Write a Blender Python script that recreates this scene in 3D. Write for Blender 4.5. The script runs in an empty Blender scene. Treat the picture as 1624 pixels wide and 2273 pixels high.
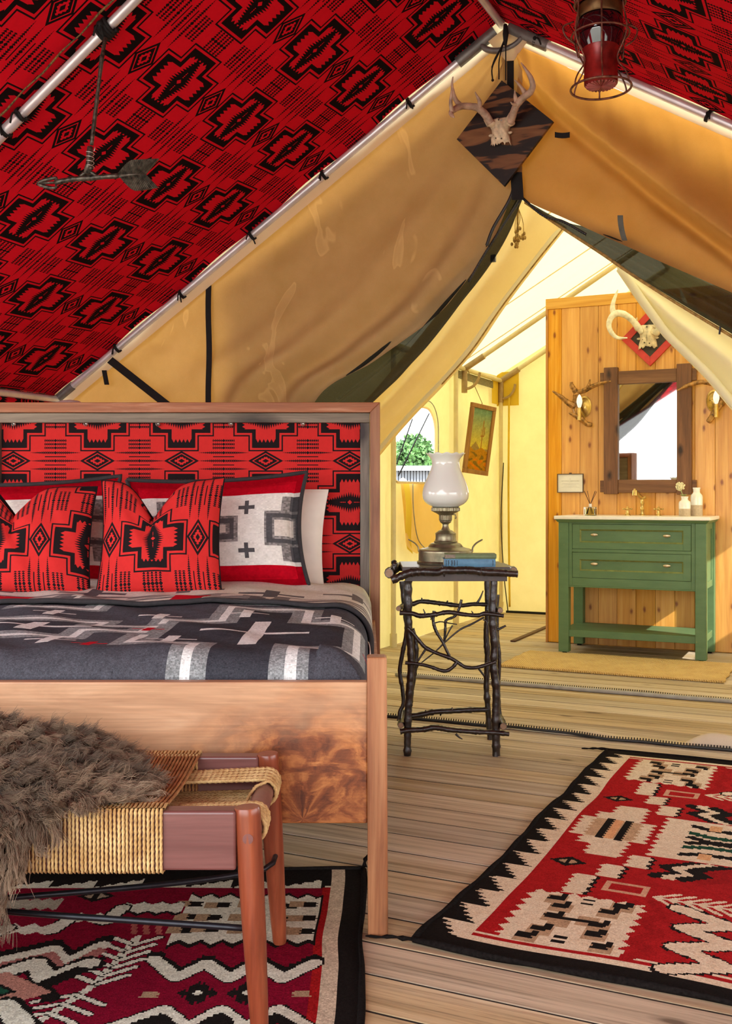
import bpy, math, random
import numpy as np
from mathutils import Vector, Matrix, Quaternion, kdtree

random.seed(7)
RNG = np.random.default_rng(11)
sc = bpy.context.scene
COL = sc.collection
R = math.radians

# ------------------------------------------------------------------ frame of reference
# The bed stands square to the lens (x right, y away, z up, metres).  The tent is turned
# 25.3 degrees: u runs along its rear wall (to the right), n runs along its ridge (away).
PHI = R(25.3)
CP, SP = math.cos(PHI), math.sin(PHI)
F = 2300.0
HC = 1.0


def T(u, n, z):
    return Vector((u * CP + n * SP, -u * SP + n * CP, z))


def UZ(px, py, n):
    """point of the tent plane n = const, as (u, z)"""
    x = (px - 812) / F
    y = (1100 - py) / F
    Z = n / (x * SP + CP)
    return Z * (x * CP - SP), HC + y * Z


def NZ(px, py, u):
    x = (px - 812) / F
    y = (1100 - py) / F
    Z = u / (x * CP - SP)
    return Z * (x * SP + CP), HC + y * Z


def TP(px, py, n):
    u, z = UZ(px, py, n)
    return T(u, n, z)


def WP(px, py, Y):
    return Vector(((px - 812) / F * Y, Y, HC + (1100 - py) / F * Y))


# ------------------------------------------------------------------ camera
cam = bpy.data.cameras.new('camera')
cam.sensor_fit = 'HORIZONTAL'
cam.sensor_width = 36.0
cam.lens = 36.0 * F / 1624.0
cam.shift_y = -36.5 / 1624.0
cam.clip_start = 0.05
cam.clip_end = 300
co = bpy.data.objects.new('camera', cam)
co.location = (0, 0, HC)
co.rotation_euler = (R(90), 0, 0)
COL.objects.link(co)
sc.camera = co

# ------------------------------------------------------------------ sky, sun, exposure
w = bpy.data.worlds.new('sky')
sc.world = w
w.use_nodes = True
wn = w.node_tree
wn.nodes.clear()
wo = wn.nodes.new('ShaderNodeOutputWorld')
bg = wn.nodes.new('ShaderNodeBackground')
tc = wn.nodes.new('ShaderNodeTexCoord')
sx = wn.nodes.new('ShaderNodeSeparateXYZ')
cr = wn.nodes.new('ShaderNodeValToRGB')
cr.color_ramp.elements[0].position = 0.0
cr.color_ramp.elements[0].color = (1.0, 0.985, 0.96, 1)
cr.color_ramp.elements[1].position = 0.8
cr.color_ramp.elements[1].color = (0.70, 0.83, 1.0, 1)
wn.links.new(tc.outputs['Generated'], sx.inputs[0])
wn.links.new(sx.outputs['Z'], cr.inputs[0])
wn.links.new(cr.outputs[0], bg.inputs[0])
bg.inputs[1].default_value = 4.2
wn.links.new(bg.outputs[0], wo.inputs[0])

sun = bpy.data.lights.new('sun', 'SUN')
sun.energy = 4.5
sun.angle = R(1.0)
sun.color = (1.0, 0.93, 0.80)
so = bpy.data.objects.new('sun', sun)
sd = T(-0.84, 0.33, -0.62) - T(0, 0, 0)
so.rotation_euler = sd.to_track_quat('-Z', 'Y').to_euler()
so.location = T(6, 0, 8)
COL.objects.link(so)

sc.view_settings.view_transform = 'Standard'
sc.view_settings.look = 'None'
sc.view_settings.gamma = 1.0
sc.view_settings.use_curve_mapping = False
sc.view_settings.exposure = 0.80
sc.cycles.max_bounces = 10
sc.cycles.diffuse_bounces = 6
sc.cycles.glossy_bounces = 4
sc.cycles.transmission_bounces = 6
sc.cycles.transparent_max_bounces = 12
sc.cycles.use_denoising = True
sc.cycles.adaptive_threshold = 0.02
sc.cycles.sample_clamp_indirect = 8.0
sc.cycles.caustics_reflective = False
sc.cycles.caustics_refractive = False

# ------------------------------------------------------------------ mesh helpers
MW = {}


class MB:
    def __init__(s):
        s.v = []
        s.f = []
        s.uv = []          # per vertex uv (optional)

    def add(s, vs, fs, uvs=None):
        b = len(s.v)
        s.v.extend([Vector(p) for p in vs])
        s.f.extend([tuple(i + b for i in f) for f in fs])
        if uvs is not None:
            while len(s.uv) < b:
                s.uv.append((0, 0))
            s.uv.extend(uvs)
        return s

    def hexa(s, p):
        """p: 8 points, bottom ring 0-3 then top ring 4-7"""
        return s.add(p, [(3, 2, 1, 0), (4, 5, 6, 7), (0, 1, 5, 4), (1, 2, 6, 5), (2, 3, 7, 6), (3, 0, 4, 7)])

    def bx(s, fn, a0, a1, b0, b1, c0, c1):
        return s.hexa([fn(a0, b0, c0), fn(a1, b0, c0), fn(a1, b1, c0), fn(a0, b1, c0),
                       fn(a0, b0, c1), fn(a1, b0, c1), fn(a1, b1, c1), fn(a0, b1, c1)])

    def tbox(s, *a):
        return s.bx(T, *a)

    def xbox(s, *a):
        return s.bx(lambda x, y, z: Vector((x, y, z)), *a)

    def tube(s, path, rad, k=8, caps=True, lobes=0, twist=0.0, depth=0.2, flat=1.0):
        path = [Vector(p) for p in path]
        n = len(path)
        if not hasattr(rad, '__len__'):
            rad = [rad] * n
        t0 = (path[1] - path[0]).normalized()
        up = Vector((0, 0, 1)) if abs(t0.z) < 0.9 else Vector((1, 0, 0))
        nr = t0.cross(up).normalized()
        vs, fs = [], []
        acc = 0.0
        prev = t0
        for i in range(n):
            if i == 0:
                t = t0
            elif i == n - 1:
                t = (path[i] - path[i - 1]).normalized()
            else:
                t = (path[i + 1] - path[i - 1])
                t = t.normalized() if t.length > 1e-9 else prev
            ax = prev.cross(t)
            if ax.length > 1e-7:
                nr = Quaternion(ax.normalized(), prev.angle(t)) @ nr
            nr = (nr - t * nr.dot(t)).normalized()
            bn = t.cross(nr)
            prev = t
            if i:
                acc += (path[i] - path[i - 1]).length
            for j in range(k):
                a = 2 * math.pi * j / k
                r = rad[i]
                if lobes:
                    r *= 1 - depth + depth * math.cos(lobes * a - acc * twist)
                vs.append(path[i] + nr * (math.cos(a) * r) + bn * (math.sin(a) * r * flat))
        for i in range(n - 1):
            for j in range(k):
                j2 = (j + 1) % k
                fs.append((i * k + j, i * k + j2, (i + 1) * k + j2, (i + 1) * k + j))
        if caps:
            fs.append(tuple(range(k - 1, -1, -1)))
            fs.append(tuple((n - 1) * k + j for j in range(k)))
        return s.add(vs, fs)

    def lathe(s, prof, c, k=24, wave=None):
        c = Vector(c)
        vs, fs = [], []
        for i, (r, z) in enumerate(prof):
            for j in range(k):
                a = 2 * math.pi * j / k
                rr = max(r, 1e-5)
                dz = 0
                if wave:
                    rr, dz = wave(i, a, rr)
                vs.append(c + Vector((math.cos(a) * rr, math.sin(a) * rr, z + dz)))
        for i in range(len(prof) - 1):
            for j in range(k):
                j2 = (j + 1) % k
                fs.append((i * k + j, i * k + j2, (i + 1) * k + j2, (i + 1) * k + j))
        return s.add(vs, fs)

    def ball(s, c, r, k=12, m=8, sc3=(1, 1, 1)):
        c = Vector(c)
        vs, fs = [], []
        for i in range(m + 1):
            th = math.pi * i / m
            for j in range(k):
                a = 2 * math.pi * j / k
                vs.append(c + Vector((math.sin(th) * math.cos(a) * r * sc3[0], math.sin(th) * math.sin(a) * r * sc3[1], -math.cos(th) * r * sc3[2])))
        for i in range(m):
            for j in range(k):
                j2 = (j + 1) % k
                fs.append((i * k + j, i * k + j2, (i + 1) * k + j2, (i + 1) * k + j))
        return s.add(vs, fs)

    def grid(s, fn, nu, nv, uvf=None, wrap=False):
        """fn(a, b) with a, b in 0..1"""
        vs, fs, uv = [], [], []
        for i in range(nu + 1):
            for j in range(nv + 1):
                a, b = i / nu, j / nv
                vs.append(fn(a, b))
                if uvf:
                    uv.append(uvf(a, b))
        for i in range(nu):
            for j in range(nv):
                q = i * (nv + 1) + j
                fs.append((q, q + nv + 1, q + nv + 2, q + 1))
        return s.add(vs, fs, uv if uvf else None)

    def prism(s, pts, d):
        """extrude polygon pts (3D list) by vector d"""
        n = len(pts)
        pts = [Vector(p) for p in pts]
        d = Vector(d)
        fs = [tuple(range(n - 1, -1, -1)), tuple(range(n, 2 * n))]
        for i in range(n):
            j = (i + 1) % n
            fs.append((i, j, n + j, n + i))
        return s.add(pts + [p + d for p in pts], fs)

    def build(s, name, mat, parent=None, smooth=False, bevel=0.0, local=False, solid=0.0, kind=None, seg=2, angle=None):
        me = bpy.data.meshes.new(name)
        if parent is not None:
            inv = MW[parent.name].inverted()
            vs = s.v if local else [inv @ p for p in s.v]
            mat0 = MW[parent.name].copy()
        else:
            xs = [p.x for p in s.v]; ys = [p.y for p in s.v]; zs = [p.z for p in s.v]
            o3 = Vector(((min(xs) + max(xs)) / 2, (min(ys) + max(ys)) / 2, min(zs)))
            vs = [p - o3 for p in s.v]
            mat0 = Matrix.Translation(o3)
        me.from_pydata([tuple(p) for p in vs], [], s.f)
        if s.uv:
            while len(s.uv) < len(s.v):
                s.uv.append((0, 0))
            ul = me.uv_layers.new(name='UVMap')
            li = np.empty(len(me.loops), dtype=np.int32)
            me.loops.foreach_get('vertex_index', li)
            ul.data.foreach_set('uv', np.array(s.uv, dtype=np.float32)[li].ravel())
        if smooth:
            me.polygons.foreach_set('use_smooth', [True] * len(me.polygons))
            if angle:
                me.set_sharp_from_angle(angle=R(angle))
        if mat is not None:
            me.materials.append(mat)
        o = bpy.data.objects.new(name, me)
        COL.objects.link(o)
        if parent is not None:
            o.parent = parent
        else:
            o.location = mat0.translation
        MW[o.name] = mat0
        if solid:
            m = o.modifiers.new('thickness', 'SOLIDIFY')
            m.thickness = solid
            m.offset = 0
        if bevel:
            m = o.modifiers.new('bevel', 'BEVEL')
            m.width = bevel
            m.segments = seg
            m.limit_method = 'ANGLE'
            m.angle_limit = R(40)
        if kind:
            o['kind'] = kind
        return o


def thing(name, label, cat, loc=(0, 0, 0), rz=0.0, group=None, kind=None):
    o = bpy.data.objects.new(name, None)
    o.empty_display_size = 0.1
    o.location = loc
    o.rotation_euler = (0, 0, rz)
    COL.objects.link(o)
    MW[o.name] = Matrix.Translation(Vector(loc)) @ Matrix.Rotation(rz, 4, 'Z')
    if kind:
        o['kind'] = kind
    tag(o, label, cat, group)
    return o


def tag(o, label=None, cat=None, group=None):
    if label:
        o['label'] = label
    if cat:
        o['category'] = cat
    if group:
        o['group'] = group
    return o


def struct(o):
    o['kind'] = 'structure'
    return o


def dup(o, parent=None, off=None, label=None, rot=None):
    """copy a thing with its parts and sub-parts, moved by world vector off"""
    c = o.copy()
    COL.objects.link(c)
    MW[c.name] = MW[o.name].copy()
    if parent is not None:
        c.parent = parent
        MW[c.name] = MW[parent.name].copy()
    else:
        if off is not None:
            c.location = o.location + Vector(off)
            MW[c.name] = Matrix.Translation(Vector(off)) @ MW[o.name]
        if rot is not None:
            c.rotation_euler = rot
    if label:
        c['label'] = label
    for ch in [q for q in bpy.data.objects if q.parent is o]:
        dup(ch, parent=c)
    return c


def resample(pts, n):
    pts = [Vector(p) for p in pts]
    L = [0.0]
    for a, b in zip(pts, pts[1:]):
        L.append(L[-1] + (b - a).length)
    out = []
    j = 0
    for i in range(n):
        d = L[-1] * i / (n - 1)
        while j < len(L) - 2 and L[j + 1] < d:
            j += 1
        t = (d - L[j]) / max(1e-9, L[j + 1] - L[j])
        out.append(pts[j].lerp(pts[j + 1], min(max(t, 0), 1)))
    return out


def smooth_path(pts, n):
    """Catmull-Rom through pts, n samples"""
    pts = [Vector(p) for p in pts]
    if len(pts) < 3:
        return resample(pts, n)
    P = [2 * pts[0] - pts[1]] + pts + [2 * pts[-1] - pts[-2]]
    out = []
    segs = len(pts) - 1
    for i in range(segs * 10 + 1):
        s_ = min(i / 10, segs - 1e-6)
        k = int(s_)
        t = s_ - k
        a, b, c, d = P[k], P[k + 1], P[k + 2], P[k + 3]
        out.append(0.5 * ((2 * b) + (c - a) * t + (2 * a - 5 * b + 4 * c - d) * t * t + (3 * b - a - 3 * c + d) * t ** 3))
    return resample(out, n)


def interp(x, xs, ys):
    return float(np.interp(x, xs, ys))


def smooth_noise(x, seed=0):
    i = math.floor(x)
    f_ = x - i
    f_ = f_ * f_ * (3 - 2 * f_)
    h = lambda k: math.sin(k * 127.1 + seed * 311.7) * 43758.5453 % 1.0
    return (h(i) * (1 - f_) + h(i + 1) * f_) * 2 - 1

# ------------------------------------------------------------------ materials
class E:
    """node expressions: arithmetic on sockets makes math nodes"""
    nt = None

    def __init__(s, v):
        s.v = v

    @staticmethod
    def op(kind, *a):
        n = E.nt.nodes.new('ShaderNodeMath')
        n.operation = kind
        for i, x in enumerate(a):
            x = x.v if isinstance(x, E) else x
            if isinstance(x, (int, float)):
                n.inputs[i].default_value = x
            else:
                E.nt.links.new(x, n.inputs[i])
        return E(n.outputs[0])

    def __add__(s, o): return E.op('ADD', s, o)
    __radd__ = __add__
    def __sub__(s, o): return E.op('SUBTRACT', s, o)
    def __rsub__(s, o): return E.op('SUBTRACT', o, s)
    def __mul__(s, o): return E.op('MULTIPLY', s, o)
    __rmul__ = __mul__
    def __truediv__(s, o): return E.op('DIVIDE', s, o)
    def __lt__(s, o): return E.op('LESS_THAN', s, o)
    def __gt__(s, o): return E.op('GREATER_THAN', s, o)
    def abs(s): return E.op('ABSOLUTE', s)
    def round(s): return E.op('ROUND', s)
    def fract(s): return E.op('FRACT', s)


def emax(*a):
    r = a[0]
    for x in a[1:]:
        r = E.op('MAXIMUM', r, x)
    return r


def emin(*a):
    r = a[0]
    for x in a[1:]:
        r = E.op('MINIMUM', r, x)
    return r


def tri(x):
    """0..1..0 triangle with period 1"""
    return E.op('PINGPONG', x * 2.0, 1.0)


class M:
    """one material under construction"""

    def __init__(s, name, rough=0.6, metal=0.0, color=None, spec=None):
        s.m = bpy.data.materials.new(name)
        s.m.use_nodes = True
        s.nt = s.m.node_tree
        s.b = s.nt.nodes['Principled BSDF']
        s.out = s.nt.nodes['Material Output']
        s.b.inputs['Roughness'].default_value = rough
        s.b.inputs['Metallic'].default_value = metal
        if spec is not None:
            s.b.inputs['Specular IOR Level'].default_value = spec
        if color:
            s.b.inputs['Base Color'].default_value = (*color, 1)
        E.nt = s.nt

    def n(s, t, **k):
        nd = s.nt.nodes.new('ShaderNode' + t)
        for a, v in k.items():
            setattr(nd, a, v)
        return nd

    def link(s, a, b):
        s.nt.links.new(a.v if isinstance(a, E) else a, b)

    def coord(s, kind='Object', scale=(1, 1, 1), rot=(0, 0, 0), rnd=0.0):
        t = s.n('TexCoord')
        mp = s.n('Mapping')
        mp.inputs['Scale'].default_value = scale
        mp.inputs['Rotation'].default_value = rot
        s.link(t.outputs[kind], mp.inputs[0])
        if rnd:
            oi = s.n('ObjectInfo')
            cx = s.n('CombineXYZ')
            r = E(oi.outputs['Random']) * rnd
            for i in range(3):
                s.link(r if i != 1 else r * 1.7, cx.inputs[i])
            s.link(cx.outputs[0], mp.inputs['Location'])
        return mp.outputs[0]

    def noise(s, vec, scale=5, detail=4, rough=0.55, dist=0.0, fac=True):
        t = s.n('TexNoise')
        t.inputs['Scale'].default_value = scale
        t.inputs['Detail'].default_value = detail
        t.inputs['Roughness'].default_value = rough
        t.inputs['Distortion'].default_value = dist
        if vec is not None:
            s.link(vec, t.inputs['Vector'])
        return t.outputs['Fac'] if fac else t.outputs['Color']

    def ramp(s, fac, stops, interp=None):
        r = s.n('ValToRGB')
        if interp:
            r.color_ramp.interpolation = interp
        el = r.color_ramp.elements
        while len(el) < len(stops):
            el.new(0.5)
        for e, (p, c) in zip(el, stops):
            e.position = p
            e.color = (*c, 1) if len(c) == 3 else c
        s.link(fac, r.inputs[0])
        return r.outputs[0]

    def mix(s, fac, a, b, mode='MIX'):
        m = s.n('MixRGB', blend_type=mode)
        for i, x in enumerate((fac, a, b)):
            x = x.v if isinstance(x, E) else x
            if isinstance(x, (int, float)):
                m.inputs[i].default_value = x
            elif isinstance(x, tuple):
                m.inputs[i].default_value = (*x, 1)
            else:
                s.nt.links.new(x, m.inputs[i])
        return m.outputs[0]

    def col(s, sock):
        s.link(sock, s.b.inputs['Base Color'])
        return s

    def bump(s, fac, strength=0.3, dist=0.002):
        b = s.n('Bump')
        b.inputs['Strength'].default_value = strength
        b.inputs['Distance'].default_value = dist
        s.link(fac, b.inputs['Height'])
        s.link(b.outputs[0], s.b.inputs['Normal'])
        return s

    def translucent(s, amount, color_sock=None, color=None):
        """mix in light that passes through thin cloth"""
        t = s.n('BsdfTranslucent')
        if color_sock is not None:
            s.link(color_sock, t.inputs[0])
        else:
            t.inputs[0].default_value = (*color, 1)
        mx = s.n('MixShader')
        mx.inputs[0].default_value = amount
        s.nt.links.new(s.b.outputs[0], mx.inputs[1])
        s.nt.links.new(t.outputs[0], mx.inputs[2])
        s.nt.links.new(mx.outputs[0], s.out.inputs[0])
        return s


def plain(name, color, rough=0.6, metal=0.0, var=0.12, scale=30.0, spec=None, bump=0.0):
    m = M(name, rough, metal, spec=spec)
    f_ = m.noise(m.coord(), scale, 4)
    d = tuple(max(0, c * (1 - var * 1.6)) for c in color)
    l = tuple(min(1, c * (1 + var)) for c in color)
    m.col(m.ramp(f_, [(0.3, d), (0.7, l)]))
    if bump:
        m.bump(f_, bump)
    return m.m


def red_wool(name, red, black):
    """woven wool: stepped crosses, diamonds and rows of feathered bars; UV in tile units"""
    m = M(name, 0.95, spec=0.04)
    uvn = m.n('UVMap')
    sp = m.n('SeparateXYZ')
    m.link(uvn.outputs[0], sp.inputs[0])
    x, y = E(sp.outputs[0]), E(sp.outputs[1])
    ax = (x - x.round()).abs()
    ady = (y - y.round()).abs()
    cy = 0.5 - ady
    tx = 0.5 - ax
    # stepped cross
    A, W = 0.385, 0.205
    d = emin(emax(ax - A, cy - W), emax(ax - W, cy - A))
    line = emin(d < 0.0, d > -0.017)
    thick = emin(d < -0.042, d > -0.087)
    teeth_u = emin(emin(emax(ax - A, cy - W) < -0.06, ax > (A - 0.105) - tri(cy / 0.044) * 0.045 * (0.55 + cy * 3.0)), emin(ax < A - 0.04, cy < W - 0.06))
    teeth_v = emin(emin(ax < W - 0.06, cy < A - 0.04), cy > (A - 0.105) - tri(ax / 0.046) * 0.045)
    # serrated centre
    env = 1.0 - ax / 0.265
    core = emin(cy < 0.015 + env * 0.055 + tri(ax / 0.027) * (0.02 + env * 0.045), ax < 0.262)
    eye = emax(ax + cy < 0.028, emin(emin(ax > 0.05, ax < 0.115), cy < 0.007 * tri(ax / 0.021)))
    core = emin(core, 1.0 - eye)
    # diamond
    q = ax / 0.208 + ady / 0.12
    tq = tri(ax / 0.03) * 0.12
    dia = emax(emin(q < 1.0, q > 0.78), emin(q < 0.69, q > 0.36 + tq), q < 0.2)
    # feathered rows
    ft = (tx / 0.0235).fract()
    h = 0.0185 * (1.0 - ft) + 0.001
    rb = (cy - (cy / 0.045).round() * 0.045).abs()
    ra = (ady - 0.157 - ((ady - 0.157) / 0.044).round() * 0.044).abs()
    rl = (ady - (ady / 0.098).round() * 0.098).abs()
    rowb = emin(rb < h, emin(cy < 0.112, tx < 0.122))
    rowa = emin(ra < h, emin(tx < 0.13, emin(ady > 0.136, ady < 0.267)))
    lr = E.op('MINIMUM', (0.30 - tx) / 0.16, 1.0)
    rowl = emin(rl < h * lr + 0.001, emin(ady < 0.12, tx < 0.30))
    rowt = emin((ady - 0.05).abs() < 0.006, tx < 0.126)
    dots = emin(emax(rb + tx < 0.024, 0.0), cy < 0.112)
    blk = emax(line, thick, teeth_u, teeth_v, core, dia, rowa, rowb, rowl, rowt, dots)
    fn = m.noise(m.coord(), 60, 3)
    fine = m.noise(m.coord(), 900, 2)
    rc = m.mix(fn, tuple(c * 0.82 for c in red), tuple(min(1, c * 1.12) for c in red))
    rc = m.mix(fine, rc, tuple(c * 0.75 for c in red))
    m.col(m.mix(blk, rc, black))
    m.bump(fine, 0.25, 0.001)
    return m.m


def cell_cloth(name, rough=0.95, fuzz=500, bump=0.4, gain=0.25):
    """cloth whose woven cells carry their own yarn colour (attribute 'yarn')"""
    m = M(name, rough, spec=0.03)
    a = m.n('Attribute', attribute_name='yarn')
    f1 = m.noise(m.coord(), fuzz, 2)
    f2 = m.noise(m.coord(), 35, 4)
    c = m.mix(gain, a.outputs['Color'], m.ramp(f1, [(0.3, (0.05, 0.05, 0.05)), (0.7, (1, 1, 1))]), 'OVERLAY')
    c = m.mix(0.25, c, m.ramp(f2, [(0.3, (0.25, 0.25, 0.25)), (0.7, (0.75, 0.75, 0.75))]), 'OVERLAY')
    m.col(c)
    m.bump(f1, bump, 0.002)
    return m.m


def wood(name, dark, mid, light, axis=0, scale=1.0, rough=0.55, knots=0.0, knot_col=(0.15, 0.05, 0.01), rnd=0.0, tone=0.0, stretch=14.0, streak=0.5, bump=0.15, spec=0.4):
    m = M(name, rough, spec=spec)
    sc3 = [stretch, stretch, stretch]
    sc3[axis] = 1.0
    v = m.coord(scale=tuple(a * scale for a in sc3), rnd=rnd)
    warp = m.noise(v, 0.9, 2)
    g = m.noise(v, 1.6, 6, 0.6, 0.6)
    fine = m.noise(m.coord(scale=tuple(a * scale * (6 if i != axis else 3) for i, a in enumerate(sc3)), rnd=rnd), 1.5, 3)
    c = m.ramp(g, [(0.28, dark), (0.5, mid), (0.72, light)])
    c = m.mix(streak * 0.5, c, m.ramp(fine, [(0.3, (0.25, 0.25, 0.25)), (0.7, (0.72, 0.72, 0.72))]), 'OVERLAY')
    if knots:
        ks = [2.6, 2.6, 2.6]
        ks[axis] = 1.25
        kv = m.coord(scale=tuple(k * knots for k in ks), rnd=rnd)
        vo = m.n('TexVoronoi', voronoi_dimensions='2D')
        vo.inputs['Scale'].default_value = 2.1
        ks_ = m.n('SeparateXYZ')
        kc_ = m.n('CombineXYZ')
        m.link(kv, ks_.inputs[0])
        m.link(ks_.outputs[0 if axis else 2], kc_.inputs[0])
        m.link(ks_.outputs[axis], kc_.inputs[1])
        m.link(kc_.outputs[0], vo.inputs['Vector'])
        kn = m.noise(kv, 14, 2)
        dist = E(vo.outputs['Distance']) + (E(kn) - 0.5) * 0.09
        c = m.mix(m.ramp(dist, [(0.03, (1, 1, 1)), (0.07, (0.5, 0.5, 0.5)), (0.10, (0.10, 0.10, 0.10)), (0.20, (0, 0, 0))]), c, knot_col)
    if tone:
        oi = m.n('ObjectInfo')
        hs = m.n('HueSaturation')
        m.link(E(oi.outputs['Random']) * tone + (1.0 - tone * 0.5), hs.inputs['Value'])
        m.link(E((E(oi.outputs['Random']) * 7.3).fract().v) * tone * 0.9 + (1.0 - tone * 0.45), hs.inputs['Saturation'])
        m.link(c, hs.inputs['Color'])
        c = hs.outputs[0]
    m.col(c)
    m.bump(fine, bump, 0.001)
    return m.m


def canvas(name, dark, light, trans=0.25, tcol=None, scale=6.0, stain=None, weave=700, rough=0.9):
    m = M(name, rough, spec=0.1)
    f1 = m.noise(m.coord(), scale, 5, 0.6)
    f2 = m.noise(m.coord(), weave, 2)
    c = m.ramp(f1, [(0.25, dark), (0.75, light)])
    if stain:
        f3 = m.noise(m.coord(scale=(1.6, 1.6, 0.8)), 2.2, 3, 0.5, 1.2)
        c = m.mix(m.ramp(f3, [(0.655, (0, 0, 0)), (0.67, (0.5, 0.5, 0.5)), (0.70, (0.25, 0.25, 0.25))]), c, stain)
    c = m.mix(0.12, c, m.ramp(f2, [(0.3, (0.1, 0.1, 0.1)), (0.7, (0.9, 0.9, 0.9))]), 'OVERLAY')
    m.col(c)
    m.bump(f2, 0.15, 0.001)
    if trans:
        if tcol:
            m.translucent(trans, color=tcol)
        else:
            m.translucent(trans, color_sock=c)
    return m.m


def deck():
    m = M('weathered_deck', 0.62, spec=0.25)
    v = m.coord(scale=(0.55, 9, 9), rnd=40)
    nz = m.noise(v, 1.3, 3, 0.5, 0.4)
    v2 = m.coord(scale=(0.10, 1, 1), rnd=40)
    wv = m.n('TexWave', wave_type='BANDS', bands_direction='Y')
    wv.inputs['Scale'].default_value = 7
    wv.inputs['Distortion'].default_value = 7
    wv.inputs['Detail'].default_value = 4
    wv.inputs['Detail Scale'].default_value = 1.1
    wv.inputs['Detail Roughness'].default_value = 0.65
    m.link(v2, wv.inputs['Vector'])
    fine = m.noise(m.coord(scale=(1.8, 85, 60), rnd=40), 1.4, 5, 0.75)
    c = m.ramp(nz, [(0.25, (0.36, 0.255, 0.140)), (0.5, (0.50, 0.385, 0.240)), (0.75, (0.60, 0.50, 0.355))])
    c = m.mix(0.22, c, m.ramp(wv.outputs['Fac'], [(0.05, (0.22, 0.21, 0.20)), (0.45, (0.52, 0.52, 0.52)), (1.0, (0.62, 0.62, 0.62))]), 'OVERLAY')
    c = m.mix(0.60, c, m.ramp(fine, [(0.34, (0.12, 0.11, 0.10)), (0.47, (0.48, 0.48, 0.48)), (0.7, (0.66, 0.66, 0.66))]), 'OVERLAY')
    # knots and small checks
    vo = m.n('TexVoronoi', voronoi_dimensions='2D')
    vo.inputs['Scale'].default_value = 2.2
    m.link(m.coord(scale=(0.55, 1.6, 1.6), rnd=40), vo.inputs['Vector'])
    kd_ = E(vo.outputs['Distance']) + (E(nz) - 0.5) * 0.10
    c = m.mix(m.ramp(kd_, [(0.015, (0.9, 0.9, 0.9)), (0.035, (0.3, 0.3, 0.3)), (0.06, (0, 0, 0))]), c, (0.10, 0.055, 0.028))
    oi = m.n('ObjectInfo')
    hs = m.n('HueSaturation')
    m.link(E(oi.outputs['Random']) * 0.34 + 0.80, hs.inputs['Value'])
    m.link((E(oi.outputs['Random']) * 7.3).fract() * 0.4 + 0.75, hs.inputs['Saturation'])
    m.link(c, hs.inputs['Color'])
    m.col(hs.outputs[0])
    m.bump(fine, 0.35, 0.0015)
    return m.m


MAT = {}
MAT['red_ceiling'] = red_wool('red_wool_lining', (0.74, 0.009, 0.024), (0.010, 0.006, 0.006))
MAT['red_cushion'] = red_wool('red_wool_cushion', (0.66, 0.036, 0.034), (0.016, 0.012, 0.013))
MAT['tan'] = canvas('tan_canvas', (0.33, 0.220, 0.095), (0.43, 0.295, 0.140), 0.15, (0.72, 0.33, 0.06), stain=(0.66, 0.47, 0.22))
MAT['tan_warm'] = canvas('warm_tan_canvas', (0.36, 0.205, 0.068), (0.47, 0.280, 0.105), 0.26, (0.80, 0.34, 0.04), stain=(0.66, 0.47, 0.22))
MAT['fly'] = canvas('outer_fly_canvas', (0.40, 0.32, 0.20), (0.48, 0.39, 0.25), 0)
MAT['cream'] = canvas('cream_canvas', (0.70, 0.61, 0.30), (0.80, 0.72, 0.40), 0.12, (0.92, 0.76, 0.26))
MAT['cream_roof'] = canvas('cream_roof_canvas', (0.82, 0.77, 0.56), (0.88, 0.83, 0.64), 0.18, (0.95, 0.86, 0.52))
MAT['cream_flap'] = canvas('cream_flap_canvas', (0.74, 0.66, 0.44), (0.84, 0.77, 0.56), 0.4, (0.95, 0.66, 0.20))
MAT['yellow_patch'] = canvas('yellow_patch_canvas', (0.70, 0.52, 0.05), (0.80, 0.62, 0.08), 0.35, (0.9, 0.7, 0.1))
MAT['amber_flap'] = canvas('amber_canvas', (0.74, 0.54, 0.20), (0.84, 0.64, 0.27), 0.4, (0.95, 0.66, 0.2))


def mesh_mat():
    m = M('black_mesh', 0.85, spec=0.1)
    f_ = m.noise(m.coord(), 500, 2)
    m.col(m.ramp(f_, [(0.35, (0.006, 0.007, 0.006)), (0.75, (0.035, 0.038, 0.030))]))
    tr = m.n('BsdfTransparent')
    mx = m.n('MixShader')
    mx.inputs[0].default_value = 0.05
    m.nt.links.new(m.b.outputs[0], mx.inputs[1])
    m.nt.links.new(tr.outputs[0], mx.inputs[2])
    m.nt.links.new(mx.outputs[0], m.out.inputs[0])
    return m.m


MAT['mesh'] = mesh_mat()
MAT['black'] = plain('black_webbing', (0.013, 0.012, 0.012), 0.7, spec=0.2)
MAT['steel'] = plain('galvanised_steel', (0.74, 0.73, 0.76), 0.36, 0.55, 0.12, 12)
MAT['grey_fitting'] = plain('grey_fitting', (0.20, 0.19, 0.18), 0.5, 0.5, 0.2, 20)
MAT['cream_pole'] = plain('cream_painted_pole', (0.62, 0.53, 0.29), 0.5, 0, 0.08, 10)
MAT['cream_strip'] = canvas('cream_strip', (0.80, 0.66, 0.42), (0.86, 0.73, 0.50), 0.35, (0.95, 0.80, 0.5))
MAT['deck'] = deck()
MAT['pine'] = wood('knotty_pine', (0.55, 0.22, 0.026), (0.68, 0.315, 0.048), (0.77, 0.41, 0.095), 2, 1.0, 0.4, 1.45, (0.26, 0.07, 0.008), 40, 0.16, 20, 0.35, 0.08)
MAT['walnut'] = None


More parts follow.
